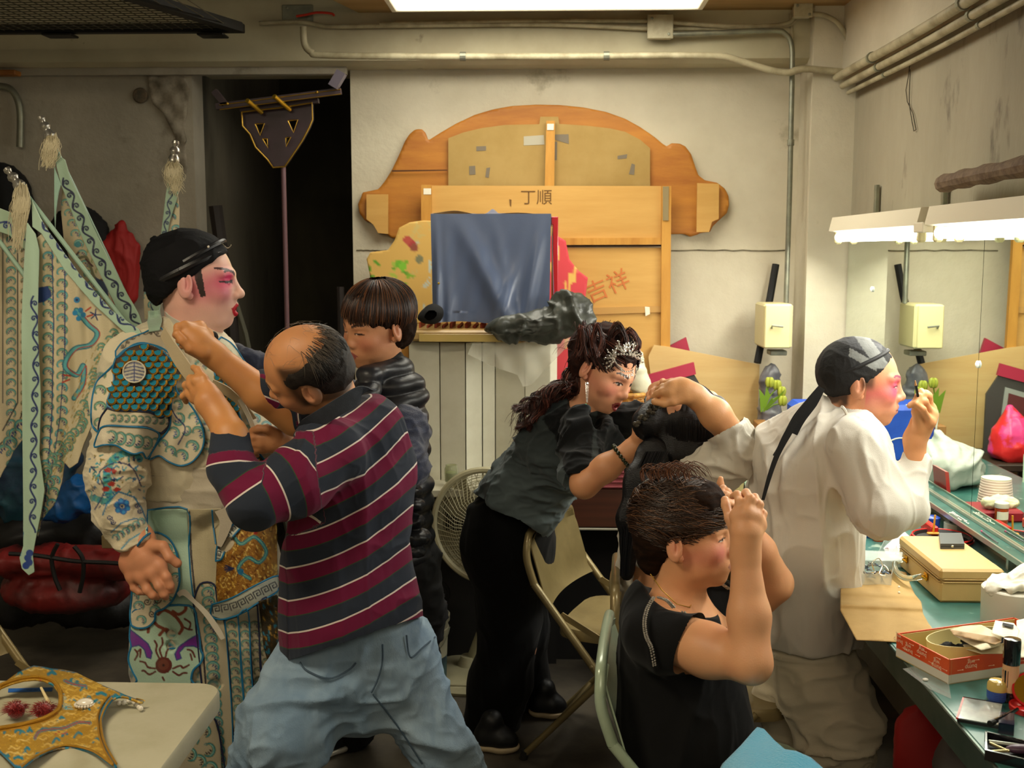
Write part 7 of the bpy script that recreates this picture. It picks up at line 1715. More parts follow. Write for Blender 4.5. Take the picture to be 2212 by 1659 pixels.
# scale cape with real overlapping scales
cape = c2p([(690, 345), (740, 295), (800, 268), (870, 255), (960, 278), (1020, 320), (1062, 360), (1085, 420), (1055, 480), (1020, 600), (1010, 660), (960, 690), (900, 655), (830, 652), (700, 648), (640, 620), (660, 540), (680, 470), (675, 400)])
lay('scale_cape', cape, Cv(220, 730, 420, 920, '#3a2510'), m_sat, .010, edge=m_blue_pip, ew=.0025)
m_teal = mat('teal_silk', '#1d8fae', .35, sheen=.3, col2='#17687f', scale=50); m_gthread = mat('gold_thread', '#b98a2c', .3, .75, bump=.8, bscale=500)
def scale_field(poly, dx, dy, rx, ry, parent, off, tilt=0.0, avoid=None):
 P = np.array(poly); x0, y0 = P.min(0); x1, y1 = P.max(0); k = 0; base = None; rim = None
 y = y0+ry*.3; row = 0
 while y < y1:
  x = x0+(row % 2)*dx/2
  while x < x1:
   if inside(P, np.array([x]), np.array([y]))[0] and not (avoid and (x-avoid[0])**2/avoid[2]**2+(y-avoid[1])**2/avoid[3]**2 < 1):
    Y_ = float(dm(np.array([x]), np.array([y]))[0])-off-.002*(row % 2); w_ = px(rx, Y_); h_ = px(ry, Y_); c = A(x, y, Y_); rt = tilt
    a = np.linspace(-.15, math.pi+.15, 9)
    def ringp(f, dY): return [c+np.array([f*w_*math.cos(t+rt), dY, -f*h_*math.sin(t+rt)]) for t in a]
    g = G(); o_ = ringp(1, -.002); i_ = ringp(.66, -.0045)
    g.add(o_+i_, [(q, q+1, q+10, q+9) for q in range(8)]); rimo = g.mk('scale', m_gthread, parent)
    g = G(); i2 = ringp(.70, -.0036); g.add(i2+[c+np.array([0, -.004, h_*.25])], [tuple(range(9)), (8, 9, 0)][:1]+[(8, 9, 0)]); g.mk('scale_field', m_teal, rimo)
    k += 1
   x += dx
  y += dy; row += 1
 return k
cape_o = bpy.data.objects['scale_cape']
nsc = scale_field(cape, 20, 13, 11.5, 12.5, cape_o, .016, -.15, (290, 803, 28, 27))
cv = Cv(255, 770, 325, 835, '#b5b09c')
for i in range(7): cv.line([(262, 782+i*7.5), (290, 776+i*7.5), (320, 784+i*7)], 2.6, '#27346a')
cv.line([(290+25*math.cos(a), 803+25*math.sin(a)) for a in np.linspace(0, 6.3, 24)], 3.4, '#d0cbb8'); cv.line([(290, 782), (290, 826)], 2.4, '#27346a')
lay('longevity_medallion', [(290+24*math.cos(a), 803+23*math.sin(a)) for a in np.linspace(0, 6.28, 20)[:-1]], cv, m_sat, .022, 2.0, edge=mat('cream_cord', '#c9c3ae', .6), ew=.002)
# pauldron flaps
cv = Cv(180, 860, 400, 1010, IV)
for i in range(9): cv.wave(243+i*15, 903+i*.8, 7, 1.5, 1, '#3a8078', NVY, '#9db79f')
lay('pauldron_flap', c2p([(640, 640), (700, 655), (830, 660), (900, 668), (960, 700), (1000, 680), (1010, 740), (960, 790), (880, 755), (760, 750), (640, 745), (590, 775), (600, 700)]), cv, m_sat, .013, edge=m_navy_pip, wavy=.003)
cv = Cv(180, 900, 400, 1010, '#d0c6ae')
for i in range(6): cv.wave(240+i*19, 944+i*3.2, 12, 1.5, 1, '#3f8a86', NVY, '#9db79f')
lay('pauldron_flap', c2p([(600, 760), (640, 745), (760, 750), (880, 760), (950, 795), (935, 850), (880, 940), (850, 905), (800, 915), (740, 890), (690, 862), (620, 860), (565, 872), (575, 820)]), cv, m_sat, .018, edge=m_blue_pip, wavy=.003)
# back lobe at the left of the shoulder, side flap on the chest
cv = Cv(185, 770, 260, 960, IV)
for y in (810, 845, 880, 915): cv.wave(216, y, 11, 0, 1, '#3f7f70', NVY)
lay('back_flap', c2p([(690, 370), (640, 420), (580, 480), (555, 560), (545, 650), (550, 740), (590, 780), (620, 700), (650, 600), (680, 480)]), cv, m_sat, .006, edge=m_blue_pip)
cv = Cv(320, 800, 450, 1015, IV)
for (x, y, r, a) in ((392, 822, 9, 0), (375, 850, 9, .5), (400, 862, 10, .2), (420, 905, 12, .6), (428, 935, 12, .5), (415, 965, 12, .4), (385, 905, 12, 2), (375, 935, 11, 1), (392, 985, 12, .4), (368, 975, 10, .4), (352, 960, 9, 0), (402, 930, 9, 2), (384, 875, 9, 1)): cv.wave(x, y, r, a, 1, '#3f8f8c', '#1f4f8a', '#9db79f')
cv.line(bez([(362, 868, 0), (380, 900, 0), (400, 925, 0), (385, 960, 0)], 6)[:, :2], 3, NVY)
lay('side_flap', c2p([(1040, 470), (1060, 545), (1120, 600), (1180, 690), (1218, 800), (1205, 890), (1150, 960), (1080, 985), (1010, 962), (950, 925), (890, 945), (940, 850), (1010, 760), (1020, 640), (1030, 540)]), cv, m_sat, .012, edge=m_blue_pip, wavy=.004)
# chest scales strip + straps + far shoulder piece
ch = [(463, 800), (492, 822), (505, 850), (520, 905), (545, 960), (575, 1000), (560, 1010), (520, 985), (500, 940), (485, 890), (470, 850)]
lay('chest_panel', ch, Cv(450, 790, 590, 1020, '#33301c'), m_sat, .008, edge=m_blue_pip)
scale_field(ch, 14, 11, 8.2, 10.5, bpy.data.objects['chest_panel'], .014, .2)
m_strap = mat('cream_strap', '#b9a888', .7, bump=.2)
o = ribbon('neck_strap', [(352, 716, -.10), (380, 765, -.16), (420, 820, -.17), (462, 856, -.15)], 2.95, [.016, .020, .020, .018], m_strap, p1, .004, dirv=[.3, 1, .2])
ribbon('neck_strap', [(458, 830, .0), (490, 845, .0), (520, 870, .02), (548, 905, .05)], 2.84, [.014, .013, .010, .009], m_strap, p1, .004, dirv=[.1, 1, .2])
ribbon('chest_cord', [(518, 862, 0), (540, 905, .0), (552, 940, .02)], 2.84, [.006, .006, .006], mat('white_cord', '#c8c0ae', .6), p1, .003)
cv = Cv(460, 730, 600, 900, '#b9b69c')
for (x, y) in ((478, 752), (492, 765), (505, 785), (518, 800), (488, 780)): cv.wave(x, y, 8, .4, 1)
lay('far_shoulder_flap', [(478, 728), (498, 740), (515, 760), (530, 785), (545, 800), (540, 812), (510, 800), (485, 785), (468, 760), (468, 740)], cv, m_sat, .01, edge=m_blue_pip)
cv = Cv(500, 860, 660, 980, IV)
for (x, y) in ((552, 905), (575, 920), (600, 930), (560, 930)): cv.wave(x, y, 9, .4, 1)
lay('far_chest_flap', [(540, 870), (575, 895), (612, 920), (628, 945), (600, 950), (560, 935), (535, 905)], cv, m_sat, .02, edge=m_blue_pip)
# collar of the white undershirt, microphone
ribbon('shirt_collar', [(355, 668, .06), (362, 690, -.03), (395, 712, -.10), (440, 735, -.12), (462, 760, -.10), (478, 745, .0)], 2.99, [.018, .019, .018, .016, .018, .016], mat('white_collar', '#c9c4b8', .6), p1, .003, dirv=[.1, 1, .3])
t = thing('clip_microphone', 'round black foam microphone clipped at the throat of the costumed actor', 'microphone', A(460, 740, 2.84))
sm(G().ball(A(461, 728, 2.82), (.0125, .0125, .0145), 16, 12).mk('foam_ball', mat('black_foam', '#131312', .95, bump=.4, bscale=500), t)); sm(G().tube([A(463, 738, 2.825), A(468, 752, 2.84)], .003, 8).mk('clip', m_blk, t))
# ---- skirts
cv = Cv(300, 1095, 470, 1300, MT)
lay('mint_panel', [(318, 1102), (404, 1100), (408, 1180), (414, 1260), (425, 1330), (438, 1395), (410, 1400), (318, 1390), (310, 1300), (316, 1200)], cv, m_sat, .006, edge=m_blue_pip)
cv = Cv(395, 1095, 500, 1300, '#b0a585'); cv.line([(409, 1105), (413, 1200), (420, 1270), (430, 1350)], 4, '#231c22')
lay('cream_panel', [(405, 1100), (478, 1100), (472, 1180), (468, 1250), (462, 1290), (432, 1400), (418, 1290), (409, 1200)], cv, m_sat, .008)
sm(G().tube([A(x, y, float(dm(np.array([x]), np.array([y]))[0])-.016) for x, y in ((458, 1102), (461, 1140), (466, 1175))], .0022, 6).mk('piping', m_blue_pip, p1))
ribbon('grey_ties', [(478, 1100, 0), (488, 1130, 0), (474, 1180, 0)], 2.84, [.018, .016, .006], m_sash, p1, .004)
# cream wave panel
cv = Cv(400, 1240, 560, 1700, '#b9ad90')
for j in range(22): cv.wave(448+j*1.3, 1262+j*20, 12, .0, 1, '#2f8386', '#1f3f6a', '#9ab397')
cv.line([(424, 1330), (440, 1420), (446, 1500), (462, 1560), (474, 1640)], 4, '#231c22')
lay('wave_panel', [(418, 1300), (432, 1262), (462, 1262), (470, 1300), (484, 1340), (492, 1400), (498, 1480), (502, 1560), (508, 1700), (440, 1700), (446, 1560), (436, 1480), (428, 1400)], cv, m_sat, .011, edge=m_navy_pip)
# lower mint panel with the sun motif
sunp = c3p([(900, 560), (960, 520), (1290, 500), (1345, 620), (1362, 720), (1370, 800), (1385, 840), (1370, 890), (1320, 940), (1305, 1000), (1300, 1060), (930, 1060), (935, 1010), (905, 950), (878, 880), (880, 830), (895, 780), (885, 720), (890, 640)])
cv = Cv(270, 1300, 450, 1500, MT); RB = '#5c2114'
cv.poly(c3p([(885, 660), (950, 710), (1010, 760), (1035, 820), (1030, 860), (1000, 850), (985, 800), (950, 770), (900, 780), (880, 790)]), '#6f1f8c'); cv.poly(c3p([(1362, 690), (1290, 730), (1220, 780), (1195, 830), (1205, 870), (1235, 860), (1225, 820), (1260, 780), (1320, 775), (1370, 790)]), '#6f1f8c')
cv.line(c3p([(885, 660), (950, 710), (1010, 760), (1038, 820), (1030, 862), (1000, 852), (985, 800), (950, 770), (900, 782), (880, 800)]), 2.6, '#23407c'); cv.line(c3p([(1362, 690), (1290, 730), (1220, 780), (1193, 830), (1205, 872), (1238, 860), (1225, 820), (1260, 780), (1320, 775), (1372, 800)]), 2.6, '#23407c')
cv.disc(353.5, 1437, 18.5, RB); cv.disc(353, 1436, 12, '#6b3626'); cv.disc(353, 1437, 3, '#2c0f0a')
for pts in ([(1105, 850), (1090, 800), (1110, 760), (1105, 720)], [(1085, 855), (1065, 810), (1070, 770), (1055, 740)], [(1130, 850), (1140, 810), (1165, 770), (1170, 740)], [(1060, 930), (1010, 920), (990, 890), (955, 880)], [(1060, 950), (1020, 970), (985, 945), (970, 945)], [(1180, 930), (1230, 910), (1250, 925), (1290, 905)], [(1180, 950), (1220, 975), (1250, 960), (1275, 960)], [(1110, 990), (1120, 1010)], [(920, 800), (940, 830), (920, 870)], [(945, 810), (960, 800), (955, 850)], [(1280, 800), (1310, 810), (1330, 850)], [(1300, 830), (1310, 870)], [(1260, 590), (1300, 620), (1290, 660)], [(1240, 640), (1280, 660), (1310, 665)]): cv.line(bez([(a, b, 0) for a, b in c3p(pts)], 5)[:, :2], 4.2, RB)
for pts in ([(1080, 560), (1120, 530), (1180, 560), (1220, 600), (1245, 650), (1225, 690)], [(1180, 540), (1220, 560), (1265, 530), (1265, 490)], [(1040, 600), (1080, 640), (1120, 660), (1160, 700)], [(1090, 700), (1130, 660), (1165, 690)], [(960, 660), (1010, 650), (1010, 680)]): cv.line(bez([(a, b, 0) for a, b in c3p(pts)], 5)[:, :2], 7, '#7a3820')
sunpan = lay('sun_panel', sunp, cv, m_sat, .013, 1.6, edge=m_blue_pip, ew=.003)
# round lobed patch behind the hand
lob = c3p([(900, 430), (900, 200), (960, 60), (1050, 0), (1150, 40), (1205, 140), (1222, 260), (1222, 360), (1180, 460), (1120, 520), (1062, 545), (1055, 600), (1010, 645), (950, 655), (900, 635), (888, 560)])
cv = Cv(270, 1140, 400, 1370, IV)
for (x, y, r, a) in ((375, 1205, 10, 0), (362, 1185, 9, 1), (380, 1250, 11, .3), (365, 1300, 10, .5), (335, 1320, 10, .3), (300, 1310, 10, 0), (305, 1340, 9, .5), (330, 1300, 9, 1), (350, 1230, 9, 0), (345, 1270, 9, 2), (290, 1290, 9, 0)): cv.wave(x, y, r, a, 1, '#3a8f8f', '#1f3f6a')
for (x, y) in ((318, 1300), (340, 1296), (328, 1326)): cv.spiral(x, y, 8, 2.6, '#3a2a24')
lay('round_lobed_patch', lob, cv, m_sat, .018, 1.6, edge=m_blue_pip, ew=.003)
# belly panel with dragon and key-fret borders
bel = [(468, 1212), (472, 1185), (490, 1158), (520, 1128), (560, 1112), (598, 1110), (600, 1250), (560, 1278), (520, 1292), (470, 1302), (466, 1260)]
cv = Cv(440, 1090, 620, 1350, '#9c6a22')
for i in range(800):
 x, y = rs_.uniform(465, 600), rs_.uniform(1110, 1305); cv.line([(x, y), (x+rs_.uniform(-5, 5), y+rs_.uniform(-8, 8))], rs_.uniform(1.5, 3.5), rs_.choice(['#b98a30', '#d6ad4c', '#6b3c12', '#a56a1c', '#7c4a14', '#e0bf6a']))
cv.line(bez([(500, 1150, 0), (520, 1175, 0), (550, 1160, 0), (575, 1190, 0), (560, 1215, 0), (535, 1205, 0), (515, 1230, 0), (540, 1250, 0)], 8)[:, :2], 8, '#2c7d86'); cv.line(bez([(500, 1150, 0), (520, 1175, 0), (550, 1160, 0), (575, 1190, 0), (560, 1215, 0), (535, 1205, 0), (515, 1230, 0), (540, 1250, 0)], 8)[:, :2], 3, '#6fae9f')
for a in (2.6, 3.0, 3.4, 3.8): cv.line([(505, 1228), (505+20*math.cos(a), 1228-16*math.sin(a)*-1*0-12*math.sin(a))], 3, '#23305c')
for p_ in ((510, 1145), (530, 1132), (520, 1235)): cv.disc(*p_, 7, '#1f6f98')
for p_ in ((545, 1140), (552, 1150)): cv.disc(*p_, 5, '#a8301e')
belly = lay('belly_panel', bel, cv, m_goldem, .016, 1.6)
def fret(name, outer, line, n, w_, parent, off):
 cv = Cv(430, 1090, 620, 1360, '#b7b9a8'); L_ = bez([(a, b, 0) for a, b in line], 12)[:, :2]; d = np.r_[0, np.cumsum(np.linalg.norm(np.diff(L_, axis=0), axis=1))]
 for i in range(n):
  k = d[-1]*(i+.5)/n; c = np.array([np.interp(k, d, L_[:, 0]), np.interp(k, d, L_[:, 1])]); c2 = np.array([np.interp(k+2, d, L_[:, 0]), np.interp(k+2, d, L_[:, 1])]); t = (c2-c)/np.linalg.norm(c2-c); nn = np.array([-t[1], t[0]]); h = d[-1]/n*.42
  q = [(-1, 1), (-1, -1), (.8, -1), (.8, .5), (-.3, .5), (-.3, -.3), (.2, -.3)]; cv.line([c+t*h*a+nn*w_*.62*b for a, b in q], 2.4, '#1a1d30')
 return lay(name, outer, cv, m_sat, off, 1.5, edge=m_blue_pip, ew=.0025)
fret('key_fret_band', [(466, 1212), (470, 1178), (490, 1148), (520, 1118), (534, 1124), (504, 1158), (486, 1190), (478, 1208)], [(471, 1208), (482, 1170), (500, 1148), (526, 1122)], 5, 8, p1, .021)
fret('key_fret_band', [(458, 1306), (500, 1292), (545, 1268), (600, 1244), (600, 1276), (560, 1300), (520, 1326), (480, 1338), (456, 1330)], [(458, 1318), (510, 1308), (555, 1284), (600, 1262)], 8, 12, p1, .021)
# pleated strips
for i, (xa, xb, xc, xd) in enumerate(((486, 514, 502, 530), (514, 536, 530, 552), (536, 556, 552, 574), (556, 580, 572, 600))):
 cv = Cv(470, 1320, 640, 1720, '#b5aa8e')
 for j in range(18): cv.wave(xa+(xc-xa)*j/10+14, 1352+j*20, 9, 0, 1, '#3f8080' if i < 2 else '#4a5a50', '#1d2a4a', '#9ab397')
 lay('pleat', [(xa, 1342-i*12), (xb, 1334-i*12), (xb+6, 1440), (xd, 1560), (xd+10, 1700), (xc+5, 1700), (xc, 1560), (xa+8, 1440)], cv, m_sat, .012+.010*(i % 2), 1.6, edge=m_blue_pip if i < 2 else m_navy_pip, ew=.002)
cv = Cv(540, 1300, 600, 1460, '#3a2f18')
for i in range(80): x, y = rs_.uniform(545, 600), rs_.uniform(1300, 1460); cv.line([(x, y), (x+2, y+6)], 3, rs_.choice(['#b98a30', '#1f7f97', '#5a3c12']))
lay('gold_tassel_panel', [(560, 1300), (600, 1285), (600, 1440), (585, 1450), (570, 1400)], cv, m_goldem, .028, 3)
# lower legs of the costume near the table
cv = Cv(380, 1500, 500, 1720, '#b5aa8e')
for (x, y) in ((420, 1560), (440, 1580), (415, 1600), (450, 1620), (430, 1645), (455, 1660), (410, 1630)): cv.wave(x, y, 13, rs_.uniform(0, 2), 1, '#2f7f82', '#2a1f24')
lay('hem_panel', [(395, 1560), (430, 1535), (462, 1550), (476, 1600), (480, 1700), (385, 1700), (390, 1620)], cv, m_sat, .02, edge=m_navy_pip)
ribbon('white_tie', [(385, 1285, 0), (398, 1280, 0), (420, 1300, 0), (445, 1325, 0), (470, 1360, 0), (482, 1380, 0)], 2.80, [.006, .008, .005, .007, .008, .006], mat('white_cord', '#c8c0ae', .6), p1, .003)
cv = Cv(580, 1560, 700, 1700, '#b0a58a')
for j in range(12): cv.wave(620+(j % 3)*24, 1600+j*10, 8, 0, 1, '#5a6a50', '#3a2f24')
V, F, X, Yp = patch([(596, 1655), (640, 1600), (672, 1572), (684, 1600), (680, 1700), (590, 1700)], 3.1, 3, .01); mk('far_hem_panel', V, F, m_sat, p1, True, cv(X, Yp))
for hx in (0, 1): shoe(p1, (A(560+hx*60, 1650, 3.0)[0], 2.9+.2*hx, 0), (A(440+hx*60, 1650, 3.0)[0], 2.95+.2*hx, 0), m_blkshoe, MATS['white_sole'], .12, name='boot')
# back flags
m_mint = mat('mint_satin', rough=.4, vcol=True, sheen=.4, bump=.2, bscale=120); m_tas = mat('cream_tassel', '#b3a88a', .8); m_fin = mat('silver_finial', '#a9a69e', .3, .85)
def flag(label, tip, base, Y, cloths, tasdir=-1, tas=60):
 """tip/base of the pole in px; cloths: list of (name, polygon, canvas)"""
 t = thing('back_flag', label, 'flag', A(base[0], base[1], Y), 'embroidered flags strapped to the back of the actor')
 tx, ty = tip; bx, by = base; d = np.array([bx-tx, by-ty], float); L_ = np.linalg.norm(d); d /= L_
 dw = A(bx, by, Y)-A(tx, ty, Y); dw /= np.linalg.norm(dw)
 sm(G().tube([A(tx+d[0]*10, ty+d[1]*10, Y+.01), A(bx, by, Y+.01)], .006, 10).mk('pole', mat('mint_sleeve', '#8fab96', .5), t))
 sm(G().lathe(A(tx, ty, Y), [(.002, 0), (.009, .003), (.0105, .010), (.007, .017), (.007, .019), (.0125, .024), (.0145, .032), (.010, .040), (.010, .042), (.014, .048), (.0165, .058), (.012, .068), (.014, .071), (.014, .076)], 16, dw).mk('silver_finial', m_fin, t))
 # tassel strands
 rs_ = np.random.RandomState(int(abs(tx))+7); paths = []; x0, y0 = tx+d[0]*58, ty+d[1]*58
 for i in range(150):
  a = rs_.uniform(-1, 1); L2 = tas*rs_.uniform(.5, 1.1); sx = x0+a*10+rs_.randn()*2; sy = y0-6+rs_.randn()*4
  paths.append(pl([(sx, sy, -.012), (sx+a*7+rs_.randn()*3, sy+L2*.3, -.022), (sx+a*5+rs_.randn()*5+tasdir*4, sy+L2*.65, -.02), (sx+rs_.randn()*6+tasdir*8, sy+L2, -.018)], Y, 3))
 strands(paths, .0009, haircols(150, '#b3a88a', '#c9bf9f', None, 0, 3), 'tassel', M_HAIR, t, taper=.9)['kind'] = 'stuff'
 for nm, poly, cv, dy, wv in cloths:
  f = lambda x, y: Y+dy+wv*np.sin(x*.07+.01*y)+.4*wv*np.sin(x*.19-y*.013)
  V, F, X, Yp = patch(poly, f, 1.5, .003); o = mk(nm, V, F, m_mint if 'border' in nm else m_sat, t, True, cv(X, Yp))
 return t
MTH = '#a5c0aa'; FB = '#c4b898'
# flag A: foremost, hanging border
cvb = Cv(40, 400, 320, 740, MTH); cvb.vine([(92, 480, 0), (160, 570, 0), (225, 655, 0), (290, 715, 0)], 9, 4, NVY, 26)
cvv = Cv(30, 440, 120, 1260, MTH); cvv.vine([(72, 640, 0), (78, 760, 0), (74, 900, 0), (72, 1020, 0), (70, 1150, 0)], 8.5, 4, NVY, 33)
for q in ((60, 1205), (63, 1215), (56, 1222), (64, 1195)): cvv.disc(*q, 8, '#1f3f8a')
cvv.line([(50, 1150), (44, 1200)], 3, BLU)
body = Cv(60, 480, 330, 1180, FB)
for j in range(26):
 y = 530+j*25;
 for k, x in enumerate((98, 128)):
  xx = x+(0 if y < 900 else -(y-900)*.10*(k+1)*.6); body.wave(xx+6, y+(k*9), 10, .1, 1, TEAL if (j+k) % 2 else '#2f7f78', NVY, '#8fb09a')
body.line([(112, 520), (116, 700), (112, 900), (100, 1060), (88, 1140)], 2.6, NVY); body.line([(140, 560), (140, 750), (130, 900), (108, 1040)], 2.2, NVY)
drg = bez([(165, 670, 0), (190, 700, 0), (210, 720, 0), (195, 745, 0), (160, 755, 0), (140, 790, 0), (165, 810, 0), (180, 790, 0), (178, 830, 0), (160, 860, 0)], 8)[:, :2]
body.line(drg, 12, '#2b6f80'); body.line(drg, 6, '#58a3a8'); body.line(drg+[6, 0], 2, '#a8301e')
for q in ((162, 676), (170, 688), (180, 680), (174, 670)): body.disc(*q, 6, '#1f7fb0')
for q in ((185, 672, 196, 664), (188, 684, 200, 680), (150, 820, 135, 826), (152, 812, 138, 810)): body.line([(q[0], q[1]), (q[2], q[3])], 3.5, '#a8301e')
body.disc(166, 648, 7, '#2f7fb0'); body.disc(166, 648, 3, NVY)
for a in range(5): body.line([(206, 680), (206+12*math.cos(a*1.2), 680+12*math.sin(a*1.2))], 3, '#1f3060')
for q in ((86, 632), (90, 640)): body.poly([(q[0]-12, q[1]-10), (q[0]+18, q[1]-14), (q[0]+22, q[1]), (q[0]+6, q[1]+12), (q[0]-12, q[1]+16)], '#23407c')
for i in range(44):
 t = i/43; x = 250-80*t-70*t*t+rs_.uniform(-6, 6); y = 720+330*t; body.wave(x-rs_.uniform(0, 22), y, 8.5, .8, 1, '#2f8078', NVY, '#8fb09a')
for i in range(120):
 t = rs_.random(); x = 240-100*t+rs_.uniform(-40, 0); y = 730+300*t; body.line([(x, y), (x-3, y+6)], 1.6, '#a08a4a')
flag('foremost embroidered back flag with long hanging mint border and dragon', (12, 362), (300, 735), 2.86, [
 ('flag_cloth', [(78, 515), (90, 505), (150, 585), (230, 680), (285, 735), (262, 775), (222, 840), (205, 905), (180, 960), (168, 1000), (150, 1012), (140, 1000), (135, 1040), (118, 1090), (92, 1120), (82, 1160), (72, 1140), (76, 900), (78, 700)], body, .01, .008),
 ('mint_border', [(68, 430), (86, 470), (112, 510), (170, 590), (240, 670), (300, 712), (308, 726), (290, 735), (262, 712), (200, 655), (140, 585), (90, 505), (70, 490)], cvb, -.012, .003),
 ('mint_border', [(58, 480), (76, 505), (84, 540), (82, 700), (88, 860), (84, 980), (96, 1060), (88, 1110), (78, 1160), (70, 1200), (74, 1236), (62, 1243), (47, 1228), (42, 1205), (50, 1180), (50, 1100), (48, 900), (46, 700), (52, 560)], cvv, -.02, .004)], -1, 130)
# flag B: behind, upper
cvb = Cv(90, 320, 330, 740, '#8fa892'); cvb.vine([(137, 385, 0), (165, 450, 0), (205, 540, 0), (250, 620, 0), (300, 705, 0)], 9, 4, '#141a3a', 27)
body = Cv(110, 380, 300, 740, '#a3977b')
for j in range(12): body.wave(142+j*7, 440+j*22, 9, .1, 1, '#3a7f80', NVY, '#8fae98')
for j in range(9): body.wave(160+j*9, 455+j*22, 7, .1, 1, '#6a7a50', '#3a2f2a', '#8f9e78')
body.disc(168, 528, 7, '#2c6f74'); body.line(bez([(165, 560, 0), (185, 555, 0), (195, 575, 0), (205, 600, 0), (230, 620, 0), (225, 650, 0)], 6)[:, :2], 6, '#5a5a40')
for q in ((185, 560, 200, 575), (170, 545, 160, 555), (200, 545, 205, 560), (215, 610, 225, 620), (215, 605, 230, 605)): body.line([(q[0], q[1]), (q[2], q[3])], 3.6, '#3a1f1a')
body.poly([(205, 598), (230, 612), (235, 640), (215, 628)], '#1f2f4a')
flag('second back flag with silver finial, rising left behind the foremost flag', (86, 250), (312, 722), 2.96, [
 ('flag_cloth', [(134, 400), (150, 440), (200, 560), (262, 690), (285, 735), (250, 740), (225, 690), (180, 610), (150, 560), (138, 520), (132, 460)], body, .01, .006),
 ('mint_border', [(118, 330), (140, 345), (152, 385), (175, 430), (215, 520), (262, 610), (300, 680), (312, 716), (296, 732), (268, 700), (225, 610), (180, 520), (148, 440), (132, 400), (122, 360)], cvb, -.012, .003),
 ('mint_border', [(117, 360), (132, 398), (126, 420), (121, 455), (119, 500), (117, 460)], Cv(100, 350, 140, 510, '#8fb0a0'), -.01, .002)], -1, 62)
# flag C: behind the head
cvb = Cv(300, 380, 400, 720, '#8fa892'); cvb.vine([(372, 385, 0), (366, 440, 0), (356, 500, 0), (335, 600, 0), (328, 680, 0)], 6, 2.8, '#1d2950', 22)
body = Cv(300, 400, 400, 720, FB)
for q in ((378, 445, 6), (372, 470, 7), (380, 495, 8), (372, 515, 8), (325, 610, 9), (318, 640, 9), (330, 660, 9)): body.wave(q[0], q[1], q[2], 0, 1)
flag('narrow back flag standing upright behind the headwrap', (380, 302), (338, 700), 3.12, [
 ('flag_cloth', [(371, 420), (384, 418), (388, 450), (386, 500), (382, 530), (350, 560), (335, 620), (330, 690), (312, 690), (310, 640), (322, 590), (350, 520), (362, 470)], body, .0, .005),
 ('mint_border', [(366, 372), (384, 372), (384, 420), (378, 440), (366, 480), (358, 530), (345, 600), (346, 660), (336, 705), (322, 700), (326, 640), (336, 560), (346, 520), (352, 470), (358, 420)], cvb, -.010, .002)], 1, 60)
# flag D: far left edge
cvb = Cv(-60, 430, 60, 620, '#93a98f'); cvb.vine([(-20, 470, 0), (20, 490, 0), (56, 530, 0)], 9, 4, NVY, 26)
body = Cv(-80, 480, 60, 1040, '#ada185')
for j in range(23):
 y = 520+j*22; body.wave(24, y, 9, .1, -1, '#2b6f74', NVY, '#6fa08a'); body.wave(-12, y, 9, .1, -1, '#2b6f74', NVY); body.wave(52, y, 6, .1, -1, '#4a4a3c', '#1a1a2c')
for xx in (6, 38): body.line([(xx, 500), (xx, 870)], 3, '#16161f')
body.line([(38, 870), (6, 930)], 3, '#16161f'); body.line([(60, 860), (38, 920), (0, 960)], 3, '#16161f')
for j in range(4): body.wave(10+j*12, 975-j*18, 13, .1, -1, '#2b6f74', NVY, '#6fa08a')
flag('back flag at the far left edge of the frame', (-90, 400), (130, 700), 2.92, [
 ('flag_cloth', [(-60, 470), (0, 480), (52, 520), (60, 560), (56, 940), (30, 975), (0, 1032), (-60, 1080)], body, .02, .01),
 ('mint_border', [(-60, 430), (0, 450), (30, 462), (60, 500), (90, 560), (60, 545), (20, 508), (-60, 480)], cvb, -.01, .003)], -1, 60)
# mint pole sleeves gathered at the shoulder
cv = Cv(280, 640, 380, 760, '#8fa892')
lay('flag_pole_sleeve', [(322, 672), (346, 670), (350, 690), (345, 712), (322, 716), (318, 695)], cv, m_mint, .02)
